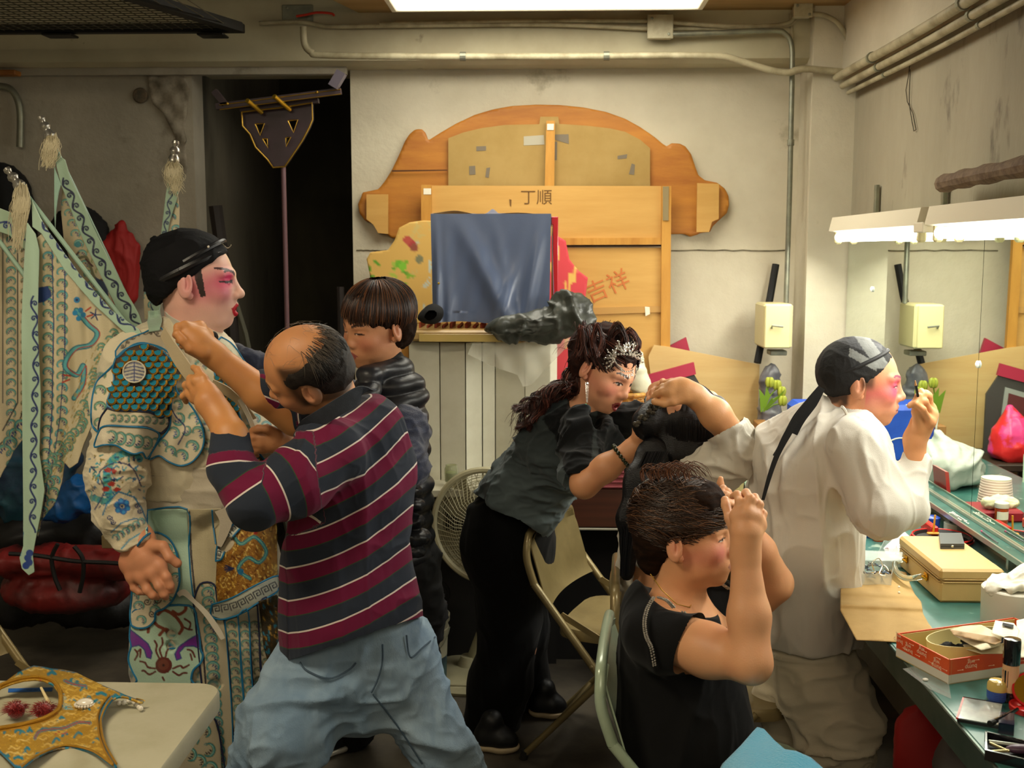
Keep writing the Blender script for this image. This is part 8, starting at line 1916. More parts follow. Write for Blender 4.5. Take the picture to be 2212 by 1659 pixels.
# chairs, fan, bucket, table
m_tan = mat('tan_enamel', '#8a7a52', .35, .3, col2='#776844', scale=6, coat=.2)
m_minte = mat('mint_enamel', '#a5b59c', .3, .1, col2='#96a68c', scale=8, coat=.4, col3='#4a4a40', scale3=30, lo3=.70, hi3=.73)
m_rubber = mat('black_rubber', '#1a1814', .8)
def chair(label, pos, head, m, wd=.21, grp='metal folding chairs'):
 R = rot('z', math.radians(head)); o0 = np.array([pos[0], pos[1], 0.0]); T = lambda x, y, z: o0+R@np.array([x, y, z], float)
 t = thing('folding_chair', label, 'chair', o0, grp)
 top = [(-.215, -wd, .60), (-.240, -wd, .68), (-.243, -wd*.93, .735), (-.243, -wd*.75, .762), (-.243, 0, .772), (-.243, wd*.75, .762), (-.243, wd*.93, .735), (-.240, wd, .68), (-.215, wd, .60)]
 for sy in (-1, 1):
  P = [T(-.215, sy*wd, .60), T(-.02, sy*wd, .36), T(.24, sy*wd, .015)]
  sm(G().tube(P, .0125, 12).mk('front_leg', m, t)); sm(G().tube([T(.24, sy*wd, .03), T(.245, sy*wd, 0)], .015, 10).mk('foot_cap', m_rubber, t))
  sm(G().tube([T(.13, sy*(wd-.028), .445), T(-.26, sy*(wd-.028), .015)], .011, 12).mk('rear_leg', m, t)); sm(G().tube([T(-.255, sy*(wd-.028), .03), T(-.262, sy*(wd-.028), 0)], .014, 10).mk('foot_cap', m_rubber, t))
  G().add([T(-.14, sy*(wd-.014), .50), T(-.125, sy*(wd-.014), .515), T(.10, sy*(wd-.014), .405), T(.09, sy*(wd-.014), .39)]+[T(-.14, sy*(wd-.019), .50), T(-.125, sy*(wd-.019), .515), T(.10, sy*(wd-.019), .405), T(.09, sy*(wd-.019), .39)], [(0, 1, 2, 3), (7, 6, 5, 4), (0, 4, 5, 1), (1, 5, 6, 2), (2, 6, 7, 3), (3, 7, 4, 0)]).mk('link_bar', m, t)
  for (x, z) in ((-.02, .36), (.08, .40), (.03, .30)): sm(G().lathe(T(x, sy*(wd+.011), z), [(.006, 0), (.006, .003), (.002, .005)], 10, R@np.array([0, sy, 0])).mk('rivet', m, t))
 sm(G().tube(bez([T(*p) for p in top], 5), .0125, 12).mk('back_frame', m, t))
 # pressed back panel, curved
 nu, nv = 14, 8; V = []
 for i in range(nu+1):
  for j in range(nv+1):
   u = -1+2*i/nu; v = j/nv; z = .53+.225*v; w_ = wd*(.97 if v < .8 else .97-.22*((v-.8)/.2)**2); x = -.175-.30*(z-.53)-.028*(1-u*u)+(.012 if j in (0, nv) else 0); V.append(T(x, u*w_, z))
 for i in range(nu+1):
  for j in range(nv+1):
   u = -1+2*i/nu; v = j/nv; z = .53+.225*v; w_ = wd*(.97 if v < .8 else .97-.22*((v-.8)/.2)**2); x = -.175-.30*(z-.53)-.028*(1-u*u)+(.012 if j in (0, nv) else 0)+.004; V.append(T(x, u*w_, z))
 k = nv+1; n = (nu+1)*k; F = []
 for i in range(nu):
  for j in range(nv): a = i*k+j; F += [(a, a+k, a+k+1, a+1), (n+a, n+a+1, n+a+k+1, n+a+k)]
 for i in range(nu): a = i*k; F += [(a, n+a, n+a+k, a+k), (a+nv, a+nv+k, n+a+nv+k, n+a+nv)]
 for j in range(nv): F += [(j, j+1, n+j+1, n+j), (nu*k+j, n+nu*k+j, n+nu*k+j+1, nu*k+j+1)]
 sm(G().add(V, F).mk('back_panel', m, t))
 # seat pan with rolled rim
 s = S(); c0 = T(.03, 0, .445); hx, hy = .19, wd-.03
 V = []; F = []; m_ = 24
 prof = [(1.0, -.030), (1.03, -.028), (1.035, -.006), (1.0, .004), (.93, 0.0), (.6, -.008), (.02, -.010)]
 for q, (r, dz) in enumerate(prof):
  for i in range(m_):
   a = 2*math.pi*i/m_; e = .42; cx_, sy_ = math.copysign(abs(math.cos(a))**e, math.cos(a)), math.copysign(abs(math.sin(a))**e, math.sin(a)); V.append(T(.03+hx*r*cx_, hy*r*sy_, .452+dz))
 for q in range(len(prof)-1):
  for i in range(m_): F.append((q*m_+i, q*m_+(i+1) % m_, (q+1)*m_+(i+1) % m_, (q+1)*m_+i))
 F.append([(len(prof)-1)*m_+i for i in range(m_)]); F.append(list(range(m_))[::-1]); sm(G().add(V, F).mk('seat', m, t), 50)
 sm(G().tube([T(-.16, -(wd-.028), .125), T(-.16, wd-.028, .125)], .008, 8).mk('crossbar', m, t)); sm(G().tube([T(.165, -wd, .115), T(.165, wd, .115)], .008, 8).mk('crossbar', m, t))
 return t, T
ch, T = chair('tan metal folding chair with a white sticker, behind the leaning woman', (.235, 3.55), -20, m_tan, .225)
P = [T(-.235, -.085, .68), T(-.232, -.055, .69), T(-.225, -.045, .63), T(-.228, -.062, .615), T(-.232, -.085, .635)]
dd = T(-1, 0, 0)-T(0, 0, 0); o = G().prism([p+dd*.030 for p in P], -dd*.002).mk('sticker', MATS['white_paper'], ch)
chair('tan folding chair under the person with the black wig', (.43, 2.99), -4, m_tan)
chair('mint green folding chair with chipped paint under the seated woman', (.375, 2.46), -6, m_minte)
chair('tan folding chair at the lower left corner behind the white table', (-1.40, 2.72), -14, m_tan)
# fan
m_fan = mat('cream_fan_plastic', '#b3ad8e', .4, col2='#a39c7c', scale=5)
t = thing('floor_fan', 'round cream pedestal fan between the vest woman and the leaning woman', 'fan', (A(1010, 1500, 4.1)[0], 4.1, 0))
cf = A(1052, 1136, 4.0); ax = np.array([-.28, -.96, .04]); ax /= np.linalg.norm(ax); u = np.cross(ax, [0, 0, 1]); u /= np.linalg.norm(u); v = np.cross(u, ax)
def ringc(r, dz, n=48): a = np.linspace(0, 2*math.pi, n+1)[:-1]; return cf+ax*dz+r*(np.cos(a)[:, None]*u+np.sin(a)[:, None]*v)
RF = .208
sm(G().tube(ringc(RF, 0, 64), .013, 8, closed=True).mk('outer_rim', m_fan, t)); sm(G().tube(ringc(RF-.004, -.045, 64), .011, 8, closed=True).mk('rear_rim', m_fan, t))
g = G()
for r in np.linspace(.045, RF-.008, 17): g.tube(ringc(r, .03*(1-(r/RF)**2), 40), .0013, 4, closed=True)
for i in range(54):
 a = i*2*math.pi/54; d = math.cos(a)*u+math.sin(a)*v; d2 = math.cos(a+.35)*u+math.sin(a+.35)*v; g.tube([cf+ax*.031+d*.04, cf+ax*.026+(d*.6+d2*.4)*.12, cf+d2*RF], .0015, 4, caps=False)
for r in np.linspace(.06, RF-.01, 9): g.tube(ringc(r, -.075*(1-(r/RF)**3), 32), .0013, 4, closed=True)
for i in range(36): a = i*2*math.pi/36; d = math.cos(a)*u+math.sin(a)*v; g.tube([cf-ax*.08+d*.05, cf-ax*.06+d*.14, cf-ax*.04+d*RF], .0014, 4, caps=False)
g.mk('wire_grille', m_fan, t)['kind'] = 'stuff'
sm(G().lathe(cf+ax*.022, [(.042, 0), (.045, .006), (.040, .012), (.012, .015)], 24, ax).mk('hub_badge', m_fan, t))
sm(G().lathe(cf-ax*.20, [(.03, 0), (.055, .02), (.065, .07), (.06, .11), (.045, .12)], 24, ax).mk('motor_housing', m_fan, t))
m_bl = mat('fan_blade', '#9c9678', .35)
for k in range(5):
 a0 = k*1.2566+.4; V = []; nr, na = 6, 6
 for i in range(nr+1):
  for j in range(na+1):
   r = .035+.155*i/nr; a = a0+(j/na-.5)*(.95)*(1-.25*(i/nr-.5)**2)+.25*i/nr; V.append(cf+ax*(-.025+.028*(j/na-.5))+r*(math.cos(a)*u+math.sin(a)*v))
 F = [(i*(na+1)+j, (i+1)*(na+1)+j, (i+1)*(na+1)+j+1, i*(na+1)+j+1) for i in range(nr) for j in range(na)]; G().add(V, F).mk('fan_blade', m_bl, t, True)
cb = np.array([A(1012, 1500, 4.12)[0], 4.14, 0.0]); pm = cf-ax*.13
sm(G().tube([[pm[0], pm[1], pm[2]-.02], [pm[0]-.02, pm[1]+.01, .3], [cb[0], cb[1]+.0, .03]], [.022, .024, .026], 12).mk('pole', m_fan, t))
sm(G().lathe(cb, [(.185, 0), (.19, .012), (.175, .03), (.10, .045), (.045, .055), (.03, .09)], 40).mk('base', m_fan, t))
sm(G().tube([cb+np.array([-.15, -.10, .032]), cb+np.array([-.06, -.16, .034]), cb+np.array([.04, -.165, .034])], .004, 6).mk('base_groove', m_bl, t))
# bucket with tools
bc = np.array([A(918, 1440, 4.05)[0], 4.05, 0]); m_bk = mat('white_bucket_plastic', '#b8b39c', .45); m_bl2 = mat('blue_bucket_label', '#22384a', .4, col2='#3f6a6c', scale=12)
t = thing('paint_bucket', 'white plastic bucket with dark blue label holding black tools', 'bucket', bc)
sm(G().lathe(bc, [(.078, 0), (.082, .01), (.084, .12), (.0842, .13)], 32).mk('label_band', m_bl2, t))
g = G(); pr = [(.0845, .13), (.088, .22), (.093, .222), (.093, .236), (.089, .238), (.090, .262), (.096, .264), (.097, .285), (.092, .288), (.086, .285), (.078, .14), (.001, .138)]; g.lathe(bc, pr, 32); sm(g.mk('bucket_body', m_bk, t))
a = np.linspace(-1.4, 1.4, 16); sm(G().tube(np.stack([bc[0]+.098*np.sin(a)*1.0+.0, bc[1]-.098*np.cos(a), .26-.11*np.cos(a)], 1), .0025, 6).mk('wire_handle', m_galv, t))
for (dx, dy, h, r, lab) in ((.03, 0, .43, .016, 'black handled tool standing in the bucket, tallest'), (.0, .03, .38, .02, 'black coiled tool standing in the bucket behind'), (.055, -.02, .36, .011, 'metal tool leaning on the rim of the bucket'), (-.03, -.02, .34, .022, 'dark grey roll standing in the bucket')):
 g = G(); p = bc+np.array([dx*.6, dy, .145]); q = bc+np.array([dx*1.4, dy, h]); g.tube([p, (p+q)/2, (p+q)/2+(q-p)*.05, q], [r*.6, r*.6, r, r*.8], 10); o = sm(g.mk('hand_tool', m_blk)); tag(o, lab, 'tool', 'tools in the bucket')
g = G(); a = np.linspace(0, 2*math.pi, 24)[:-1]; o = sm(g.tube(np.stack([bc[0]+.03+.06*np.cos(a), np.full(23, bc[1]+.02), .36+.055*np.sin(a)], 1), .007, 6, closed=True).mk('coiled_cable', m_blk)); tag(o, 'black cable coil hung over the tools in the bucket', 'cable')
# white folding table
m_tab = mat('table_plastic', '#aba68e', .45, col2='#9f9a80', scale=8, bump=.12, bscale=200)
ZTB = .74; xr = FL(440, 1540, ZTB)[0]; yf = FL(300, 1473, ZTB)[1]
t = thing('plastic_table', 'white plastic folding table at the lower left corner', 'table', (-1.1, 1.9, 0))
V = []; pts = []
rr = .055
for (cx_, cy_, a0) in ((xr-rr, yf-rr, 0), (-1.75, yf-rr, 1), (-1.75, 1.25, 2), (xr-rr, 1.25, 3)):
 for k in range(9): a = (a0+k/8)*math.pi/2; pts.append((cx_+rr*math.cos(a), cy_+rr*math.sin(a)))
g = G(); lv = [(1-.02, 0), (1, -.006), (1, -.036), (.99, -.042)]; cxy = np.mean(pts, 0); n = len(pts)
V = [[cxy[0]+(x-cxy[0])*(1-(1-f)*.3), cxy[1]+(y-cxy[1])*(1-(1-f)*.3), ZTB+dz] for f, dz in lv for x, y in pts]; F = [list(range(n))]+[[q*n+i, (q+1)*n+i, (q+1)*n+(i+1) % n, q*n+(i+1) % n] for q in range(3) for i in range(n)]+[[3*n+i for i in range(n)][::-1]]
sm(g.add(V, F).mk('tabletop', m_tab, t))
for x in (xr-.12, -1.6):
 for y in (yf-.12, 1.4): sm(G().tube([(x, y, 0), (x, y, ZTB-.04)], .013, 10).mk('leg', m_galv, t))
# ---- things on the table: gold collar piece
zc = ZTB+.012
def mp(x, y):
 z = zc+.030*np.exp(-((x-120)/140)**2-((y-1470)/60)**2)+.010*np.sin(x*.03); d = _fw[None]*FPX+_rt[None]*(x-CX)[:, None]-_up[None]*(y-CY)[:, None]; return CAMP[None]+d*((z-H)/d[:, 2])[:, None]
gp = c3p([(-60, 1090), (0, 1050), (60, 1000), (120, 955), (230, 908), (290, 915), (350, 928), (430, 935), (520, 955), (610, 1000), (700, 1042), (780, 1075), (860, 1110), (985, 1155), (960, 1160), (860, 1122), (810, 1120), (765, 1140), (725, 1190), (695, 1260), (688, 1310), (700, 1400), (735, 1490), (800, 1600), (770, 1598), (640, 1505), (580, 1485), (500, 1468), (400, 1472), (330, 1492), (240, 1540), (150, 1608), (100, 1598), (0, 1500), (-80, 1440)])
hole = c3p([(-60, 1120), (0, 1062), (80, 1030), (160, 1008), (240, 1000), (300, 1008), (360, 1035), (398, 1080), (408, 1130), (400, 1190), (370, 1230), (300, 1270), (200, 1300), (80, 1325), (-60, 1350)])
cv = Cv(-30, 1425, 330, 1670, '#b48a2a', 2); rs_ = random.Random(9)
for i in range(900): x, y = rs_.uniform(-20, 320), rs_.uniform(1430, 1665); a = rs_.uniform(-.8, .5); cv.line([(x, y), (x+4*math.cos(a), y+4*math.sin(a))], 1.8, rs_.choice(['#c99a30', '#9a7524', '#dcb248', '#b08428', '#e8c45c']))
for i in range(120):
 x, y = rs_.uniform(0, 300), rs_.uniform(1440, 1660); a = rs_.uniform(-.6, .5); L_ = rs_.uniform(8, 20); cv.line(bez([(x, y, 0), (x+L_*.5, y+L_*a-4, 0), (x+L_, y+L_*a, 0)], 4)[:, :2], rs_.uniform(3, 7), '#1b7d93')
for i in range(170):
 x, y = rs_.uniform(0, 290), rs_.uniform(1445, 1655); cv.line(bez([(x, y, 0), (x+8, y-5, 0), (x+18, y-1, 0), (x+26, y-5, 0)], 4)[:, :2], 2.5, rs_.choice(['#e0c070', '#d8b04a', '#b5453f' if i % 7 == 0 else '#d8b04a']))
for pts in ([(75, 1595), (85, 1580), (110, 1575), (140, 1572), (170, 1560), (195, 1562)], [(140, 1470), (160, 1478), (185, 1482)]): cv.line(bez([(a, b, 0) for a, b in pts], 5)[:, :2], 7, '#23808f'); cv.line(bez([(a, b, 0) for a, b in pts], 5)[:, :2], 3, '#a8504c')
for r in (10, 15, 20, 25): cv.line([(148+r*math.cos(a)*1.2, 1515+r*math.sin(a)*.7) for a in np.linspace(1.2, 4.4, 12)], 1.6, '#7fa9ab')
bl = '#1779a0'
cv.line(c3p([(760, 1130), (712, 1190), (682, 1280), (690, 1390), (730, 1490), (790, 1590)]), 8.5, bl); cv.line(c3p([(150, 1600), (240, 1530), (330, 1484), (400, 1462), (500, 1460), (640, 1498), (770, 1590)]), 5.5, bl); cv.line(c3p([(140, 1600), (100, 1598), (0, 1500), (-40, 1460)]), 6, bl); cv.line(c3p([(985, 1155), (860, 1108), (700, 1042)]), 2, bl); cv.line(c3p([(120, 955), (230, 910), (350, 928), (520, 958)]), 2.5, bl)
cv.line(c3p([(-60, 1110), (0, 1050), (80, 1018), (160, 996), (240, 988), (310, 998), (370, 1025), (412, 1080), (422, 1130), (414, 1195), (380, 1240), (300, 1285), (200, 1315), (80, 1340), (-60, 1362)]), 7, '#b07f1e')
V, F, X, Yp = patch(gp, None, 2.2, .004, [hole], mapf=mp)
tc = mk('gold_collar', V, F, m_goldem, None, True, cv(X, Yp)); tag(tc, 'gold and turquoise embroidered costume collar lying on the white table', 'costume collar')
def mps(pts, dz=.003):
 q = bez([(a, b, 0) for a, b in pts], 5); P = mp(q[:, 0], q[:, 1]); P[:, 2] += dz; return P
sm(G().tube(mps(c3p([(-60, 1110), (0, 1056), (80, 1024), (160, 1002), (240, 994), (310, 1003), (370, 1030), (405, 1080), (414, 1130), (406, 1195), (375, 1235), (300, 1277), (200, 1307), (80, 1332), (-60, 1355)])), .004, 8).mk('gold_cord', m_gthread, tc))
for pts in (c3p([(765, 1140), (725, 1190), (695, 1260), (688, 1310), (700, 1400), (735, 1490), (795, 1590)]), c3p([(745, 1120), (700, 1180), (668, 1260), (672, 1330), (680, 1400), (715, 1500), (770, 1590)]), c3p([(770, 1598), (640, 1505), (500, 1468), (400, 1472), (240, 1540), (150, 1608)])): sm(G().tube(mps(pts), .0022, 6).mk('gold_cord', m_gthread, tc))
pc = mp(np.array([184.0]), np.array([1524.0]))[0]; sm(G().ball(pc+[0, 0, .006], (.017, .013, .008), 16, 8).mk('pearl_boss', MATS['pearl'], tc))
g = G()
for i in range(20): a = i*2*math.pi/20; g.ball(pc+np.array([.019*math.cos(a), .015*math.sin(a), .003]), .003, 6, 5)
g.mk('bead_ring', MATS['pearl'], tc)
for i, (x, y) in enumerate(c3p([(812, 1165), (845, 1162), (880, 1150), (905, 1148), (920, 1162), (935, 1175), (950, 1190), (960, 1202)])): p = FL(x, y, ZTB+.007); sm(G().ball(p, .0055, 10, 8).mk('pearl', MATS['pearl'], tc))
sm(G().tube([mp(np.array([x]), np.array([y]))[0]+[0, 0, .002] for x, y in c3p([(930, 1140), (975, 1150), (990, 1158)])], .001, 6).mk('hook_wire', m_gold, tc))
# tape, pick, brushes seen through the hole
o = G().prism([FL(x, y, ZTB+.001) for x, y in c3p([(58, 1068), (360, 1060), (355, 1084), (55, 1092)])], (0, 0, .0008)).mk('blue_tape', mat('blue_tape', '#1c5aa8', .6)); tag(o, 'strip of blue masking tape stuck on the white table', 'tape')
text('handwriting', 'oz ln', FL(70, 1490, ZTB+.0022), (1, 0, 0), (0, 1, 0), .012, mat('dark_ink', '#15233a', .7), o, .0002)
o = sm(G().tube([FL(*c3p([(280, 1060)])[0], ZTB+.030), FL(*c3p([(345, 1185)])[0], ZTB+.008)], [.0025, .004], 8).mk('wooden_pick', mat('pale_stick', '#cdbb8c', .6))); tag(o, 'pale wooden stick standing in the hole of the gold collar', 'stick')
m_redf = mat('red_fur', '#7d0e0c', .9, sheen=.6, bump=.8, bscale=200)
for (cx_, cy_, lab) in ((35, 1535, 'left red pompom on the table inside the gold collar'), (95, 1536, 'right red pompom on the table inside the gold collar')):
 c_ = FL(cx_, cy_, ZTB+.018); r2 = np.random.RandomState(cx_); t = sm(G().ball(c_, (.017, .014, .016), 12, 8).mk('red_pompom', m_redf)); tag(t, lab, 'pompom', 'red pompoms')
 paths = [];
 for i in range(300):
  d = r2.randn(3); d /= np.linalg.norm(d); d[2] = abs(d[2])*.8; L_ = .020+.012*r2.rand(); paths.append([c_+d*.010, c_+d*L_*.8, c_+d*L_+[.003*r2.randn(), .003*r2.randn(), -.003]])
 strands(paths, .0006, haircols(300, '#8f1210', '#5a0a08', None, 0, 2), 'fur', M_HAIR, t)['kind'] = 'stuff'
# things on the makeup counter
Z = ZT
m_case = mat('beige_leather', '#bb9c62', .42, bump=.12, bscale=400); m_brass = mat('brass_gold', '#c79a2e', .2, .9)
t = thing('train_case', 'beige leather vanity case with clear handle and brass fittings on the green counter', 'case', (1.02, 2.76, Z))
x0, x1, y0, y1 = .937, 1.088, 2.615, 2.93; zh = Z+.083
sm(G().bbox((x0, y0, Z), (x1, y1, Z+.052), .006).mk('body', m_case, t)); sm(G().bbox((x0-.001, y0-.001, Z+.055), (x1+.001, y1+.001, zh), .006).mk('lid', m_case, t)); G().bbox((x0+.002, y0+.002, Z+.045), (x1-.002, y1-.002, Z+.06), .002).mk('zip_band', mat('zip_brown', '#8d6f3f', .5), t)
for z in (Z+.0505, Z+.0575):
 q = [(x0, y0), (x1, y0), (x1, y1), (x0, y1)]; sm(G().tube([(x0-.001, y1-.01, z), (x0-.001, y0+.01, z), (x0+.01, y0-.001, z), (x1-.01, y0-.001, z)], .0016, 6).mk('welt', m_case, t))
for yy in (2.705, 2.86):
 sm(G().bbox((x0-.007, yy-.011, Z+.028), (x0, yy+.011, Z+.048), .003).mk('handle_mount', m_brass, t)); sm(G().tube([(x0-.004, yy-.010, Z+.034), (x0-.014, yy-.007, Z+.040), (x0-.016, yy, Z+.041), (x0-.014, yy+.007, Z+.040), (x0-.004, yy+.010, Z+.034)], .0022, 8).mk('brass_ring', m_brass, t))
m_clearp = mat('clear_acrylic', '#e6ead6', .05, trans=.9, ior=1.45)
sm(G().tube(bez([(x0-.012, 2.705, Z+.038), (x0-.034, 2.715, Z+.030), (x0-.044, 2.75, Z+.022), (x0-.044, 2.81, Z+.022), (x0-.034, 2.85, Z+.030), (x0-.012, 2.86, Z+.038)], 5), .0075, 12).mk('clear_handle', m_clearp, t))
t = thing('powder_compact', 'flat dark grey powder compact lying on the beige vanity case', 'compact', FL(2056, 1170, zh)); a = FL(2031, 1186, zh); b = FL(2083, 1186, zh); c_ = FL(2028, 1162, zh); d_ = FL(2076, 1162, zh)
m_dgr = mat('dark_grey_plastic', '#3c4042', .35)
for zz0, zz1, nm in ((0, .006, 'base'), (.007, .014, 'lid')): sm(G().prism([p+np.array([0, 0, zz0]) for p in (a, b, d_, c_)], (0, 0, zz1-zz0)).mk(nm, m_dgr, t))
G().bbox(((a+b)/2)+[-.003, -.002, .004], ((a+b)/2)+[.003, .001, .010], .001).mk('latch', m_steel, t)
# orange shoe-box lid
m_or = mat('orange_card', '#cf4a22', .45, col2='#d65a2c', scale=14); m_wh = mat('white_card', '#cfcabb', .5); m_yel = mat('box_inside', '#cdb878', .6)
t = thing('orange_box', 'shallow orange and white cardboard box with printed lettering full of papers', 'box', (.86, 2.25, Z))
Cn = np.array([.779, 2.104, Z]); da = np.array([-.055, .150, 0]); db = np.array([.285, .110, 0]); hh = .050; th_ = .003
def wall(p, d, name):
 n = np.cross(d/np.linalg.norm(d), [0, 0, 1]);
 for (z0, z1, mm, nm) in ((0, .019, m_wh, 'white_stripe'), (.019, hh, m_or, name)): G().prism([p+[0, 0, z0], p+d+[0, 0, z0], p+d+[0, 0, z1], p+[0, 0, z1]], -n*th_).mk(nm, mm, t)
 return n
wall(Cn+da, -da, 'side_wall'); wall(Cn, db, 'front_wall'); wall(Cn+db, da, 'side_wall'); wall(Cn+da+db, -db, 'back_wall')
G().prism([Cn, Cn+db, Cn+da+db, Cn+da], (0, 0, .002)).mk('box_floor', m_yel, t)
G().prism([Cn+da*.98+[.004, 0, .004], Cn+da*.98+db*.98+[.004, 0, .004], Cn+da*.98+db*.98+[.004, 0, hh-.002], Cn+da*.98+[.004, 0, hh-.002]], (0, -.001, 0)).mk('yellow_lining', m_yel, t); G().prism([Cn+[.0045, .002, .004], Cn+da*.97+[.0045, 0, .004], Cn+da*.97+[.0045, 0, hh-.002], Cn+[.0045, .002, hh-.002]], (.001, 0, 0)).mk('yellow_lining', m_yel, t)
m_prt = mat('pale_print', '#eecfae', .5)
uF = db/np.linalg.norm(db); nF = np.cross(uF, [0, 0, 1]); uS = -da/np.linalg.norm(da); nS = np.cross(uS, [0, 0, 1])
for (q, z) in ((.17, .036), (.80, .038)): text('lettering', 'bump\nwig', Cn+db*q+[0, 0, z]+nF*.0006, -uF, (0, 0, -1), .013, m_prt, t, .0003)
for (q, z) in ((.50, .040), (.76, .032), (.22, .030), (.96, .042)): text('lettering', 'bump\nwig', Cn+da*q+[0, 0, z]+nS*.0006, -uS, (0, 0, -1), .013, m_prt, t, .0003)
for base_, u_, n_, L_ in ((Cn, uF, nF, .29), (Cn+da, uS, nS, .155)):
 for k in range(7): x = .02+L_*.13*k; c_ = base_+u_*x+[0, 0, .026+.016*(k % 2)]+n_*.0004; G().tube([c_, c_+u_*.012], .0004, 4).mk('print_line', m_prt, t); G().bbox(c_+u_*.013-[.001, .001, .001], c_+u_*.013+[.001, .001, .001], .0004).mk('print_dot', m_prt, t)
# bowl rim, black cloth, papers inside
t = thing('oval_bowl', 'cream oval bowl standing inside the orange box', 'bowl', Cn+da*.5+db*.45+[0, 0, .003])
c0 = Cn+da*.52+db*.42+[0, 0, .004]; a = np.linspace(0, 2*math.pi, 41)[:-1]; ring = lambda f, z: c0+np.stack([f*(.108*np.cos(a)*uF[0]+.055*np.sin(a)*(-nF[0])), f*(.108*np.cos(a)*uF[1]+.055*np.sin(a)*(-nF[1])), np.full(40, z)], 1)
rings = [ring(.80, 0), ring(.95, .02), ring(1.0, .050), ring(.975, .050), ring(.92, .02), ring(.75, .004)]; g = G(); F = [[q*40+i, q*40+(i+1) % 40, (q+1)*40+(i+1) % 40, (q+1)*40+i] for q in range(5) for i in range(40)]+[[200+i for i in range(40)]]; sm(g.add(np.concatenate(rings), F).mk('bowl', mat('cream_plastic', '#d3c48a', .4), t))
blob_c = S()
for (f, q, z, r) in ((.25, .55, .03, .022), (.33, .45, .035, .02), (.45, .60, .040, .024), (.55, .45, .03, .022), (.7, .4, .028, .02), (.62, .55, .035, .02)): blob_c.ell(Cn+db*f+da*q+[0, 0, z], (r, r*.8, r*.6), None, .012)
V, F = blob_c.mesh(.003); V = folds(V, F, .008, 32, seed=3); o = mk('black_cloth', V, F, MATS['black_cloth'], None, True); tag(o, 'crumpled black fabric in the oval bowl of the orange box', 'fabric')
m_pap = mat('cream_paper', '#cfc3a4', .7, bump=.1); m_pap2 = mat('tan_paper', '#a5875e', .7)
def paper(name, pts, z, m, label, bump_=.008, fr=.04, cat='paper', txt=None, th=.0006, step=3):
 f = lambda x, y: (lambda d: CAMP[None]+d*((z+bump_*np.sin(x*fr+y*.03)*np.sin(y*fr*1.3)-H)/d[:, 2])[:, None])(_fw[None]*FPX+_rt[None]*(x-CX)[:, None]-_up[None]*(y-CY)[:, None])
 V, F, X, Yp = patch(pts, None, step, th, mapf=f); o = mk(name, V, F, m, None, True); tag(o, label, cat); return o
paper('folded_paper', [(2052, 1360), (2080, 1352), (2120, 1350), (2165, 1372), (2160, 1395), (2120, 1405), (2095, 1392), (2060, 1372)], Z+.066, m_pap, 'crumpled cream paper with brown edge in the orange box', .007, .07)
paper('brown_paper', [(2052, 1360), (2090, 1366), (2150, 1376), (2165, 1385), (2150, 1392), (2100, 1380), (2060, 1372)], Z+.075, m_pap2, 'strip of brown wrapping paper lying across the cream paper', .006, .09)
o = paper('printed_tag', [(2150, 1340), (2190, 1346), (2203, 1362), (2195, 1385), (2141, 1368)], Z+.085, MATS['white_paper'], 'white card with small printed text sticking up from the orange box', .001)
for i in range(4): text('print_text', 'washing lace' if i % 2 else 'care of hair', FL(2176, 1356+i*5, Z+.088-.0*i), (1, -.12, 0), (.12, 1, 0), .004, m_rubber, o, .0002)
o = G().prism([FL(x, y, Z+.0895) for x, y in ((2166, 1345), (2190, 1350), (2189, 1356), (2165, 1351))], (0, 0, .0004)).mk('black_block', m_rubber, o)
paper('plain_paper', [(2080, 1392), (2165, 1390), (2166, 1412), (2120, 1412), (2085, 1402)], Z+.052, m_pap, 'pale paper deeper in the oval bowl', .006, .06)
paper('tissue_sheet', [(2196, 1340), (2240, 1330), (2240, 1420), (2205, 1420), (2196, 1400)], Z+.06, MATS['white_paper'], 'white tissue sheet at the right edge behind the foundation bottle', .01, .05)
# bottle, jar
c_ = FL(2180, 1514, Z); r = .0150
t = thing('foundation_bottle', 'tall foundation bottle with black cap and peach body on the counter', 'bottle', c_)
m_gb = mat('gloss_black', '#121014', .12, coat=.8)
sm(G().lathe(c_, [(r*.95, 0), (r, .002), (r, .018), (r*.98, .020)], 24).mk('base', m_gb, t)); sm(G().lathe(c_+[0, 0, .020], [(r*.99, 0), (r, .002), (r, .050), (r*.98, .052)], 24).mk('peach_body', mat('peach_glass', '#d9a27e', .15, coat=.8, col2='#cfae78', scale=20), t)); sm(G().lathe(c_+[0, 0, .073], [(r*1.02, 0), (r*1.03, .002), (r*1.03, .044), (r*.98, .048), (r*.3, .049)], 24).mk('cap', m_gb, t))
G().add([c_+np.array([-r*math.cos(q)*1.01, -r*math.sin(q)*1.01, z]) for q in (.1, .5, .9) for z in (.030, .062)], [(0, 2, 3, 1), (2, 4, 5, 3)]).mk('label', m_gb, t)
c_ = FL(2153, 1512, Z); r = .0182
t = thing('cream_jar', 'small face cream jar with pale yellow lid and blue base', 'jar', c_); sm(G().lathe(c_, [(r*.85, 0), (r*.97, .004), (r, .008), (r, .020)], 28).mk('blue_base', mat('cornflower_plastic', '#4059a8', .35), t)); sm(G().lathe(c_+[0, 0, .0205], [(r*1.02, 0), (r*1.03, .002), (r*.98, .012), (r*.8, .018), (r*.3, .0195)], 28).mk('lid', mat('pale_yellow_gloss', '#cdb162', .15, coat=.8), t))
for k in range(4):
 a = np.linspace(.9, 2.1, 8); g = G(); g.tube(np.stack([c_[0]-r*1.01*np.cos(a), c_[1]-r*1.01*np.sin(a), np.full(8, Z+.007+k*.0033)], 1), .0003, 4); g.mk('text_line', mat('label_print', '#26346c', .5), t)
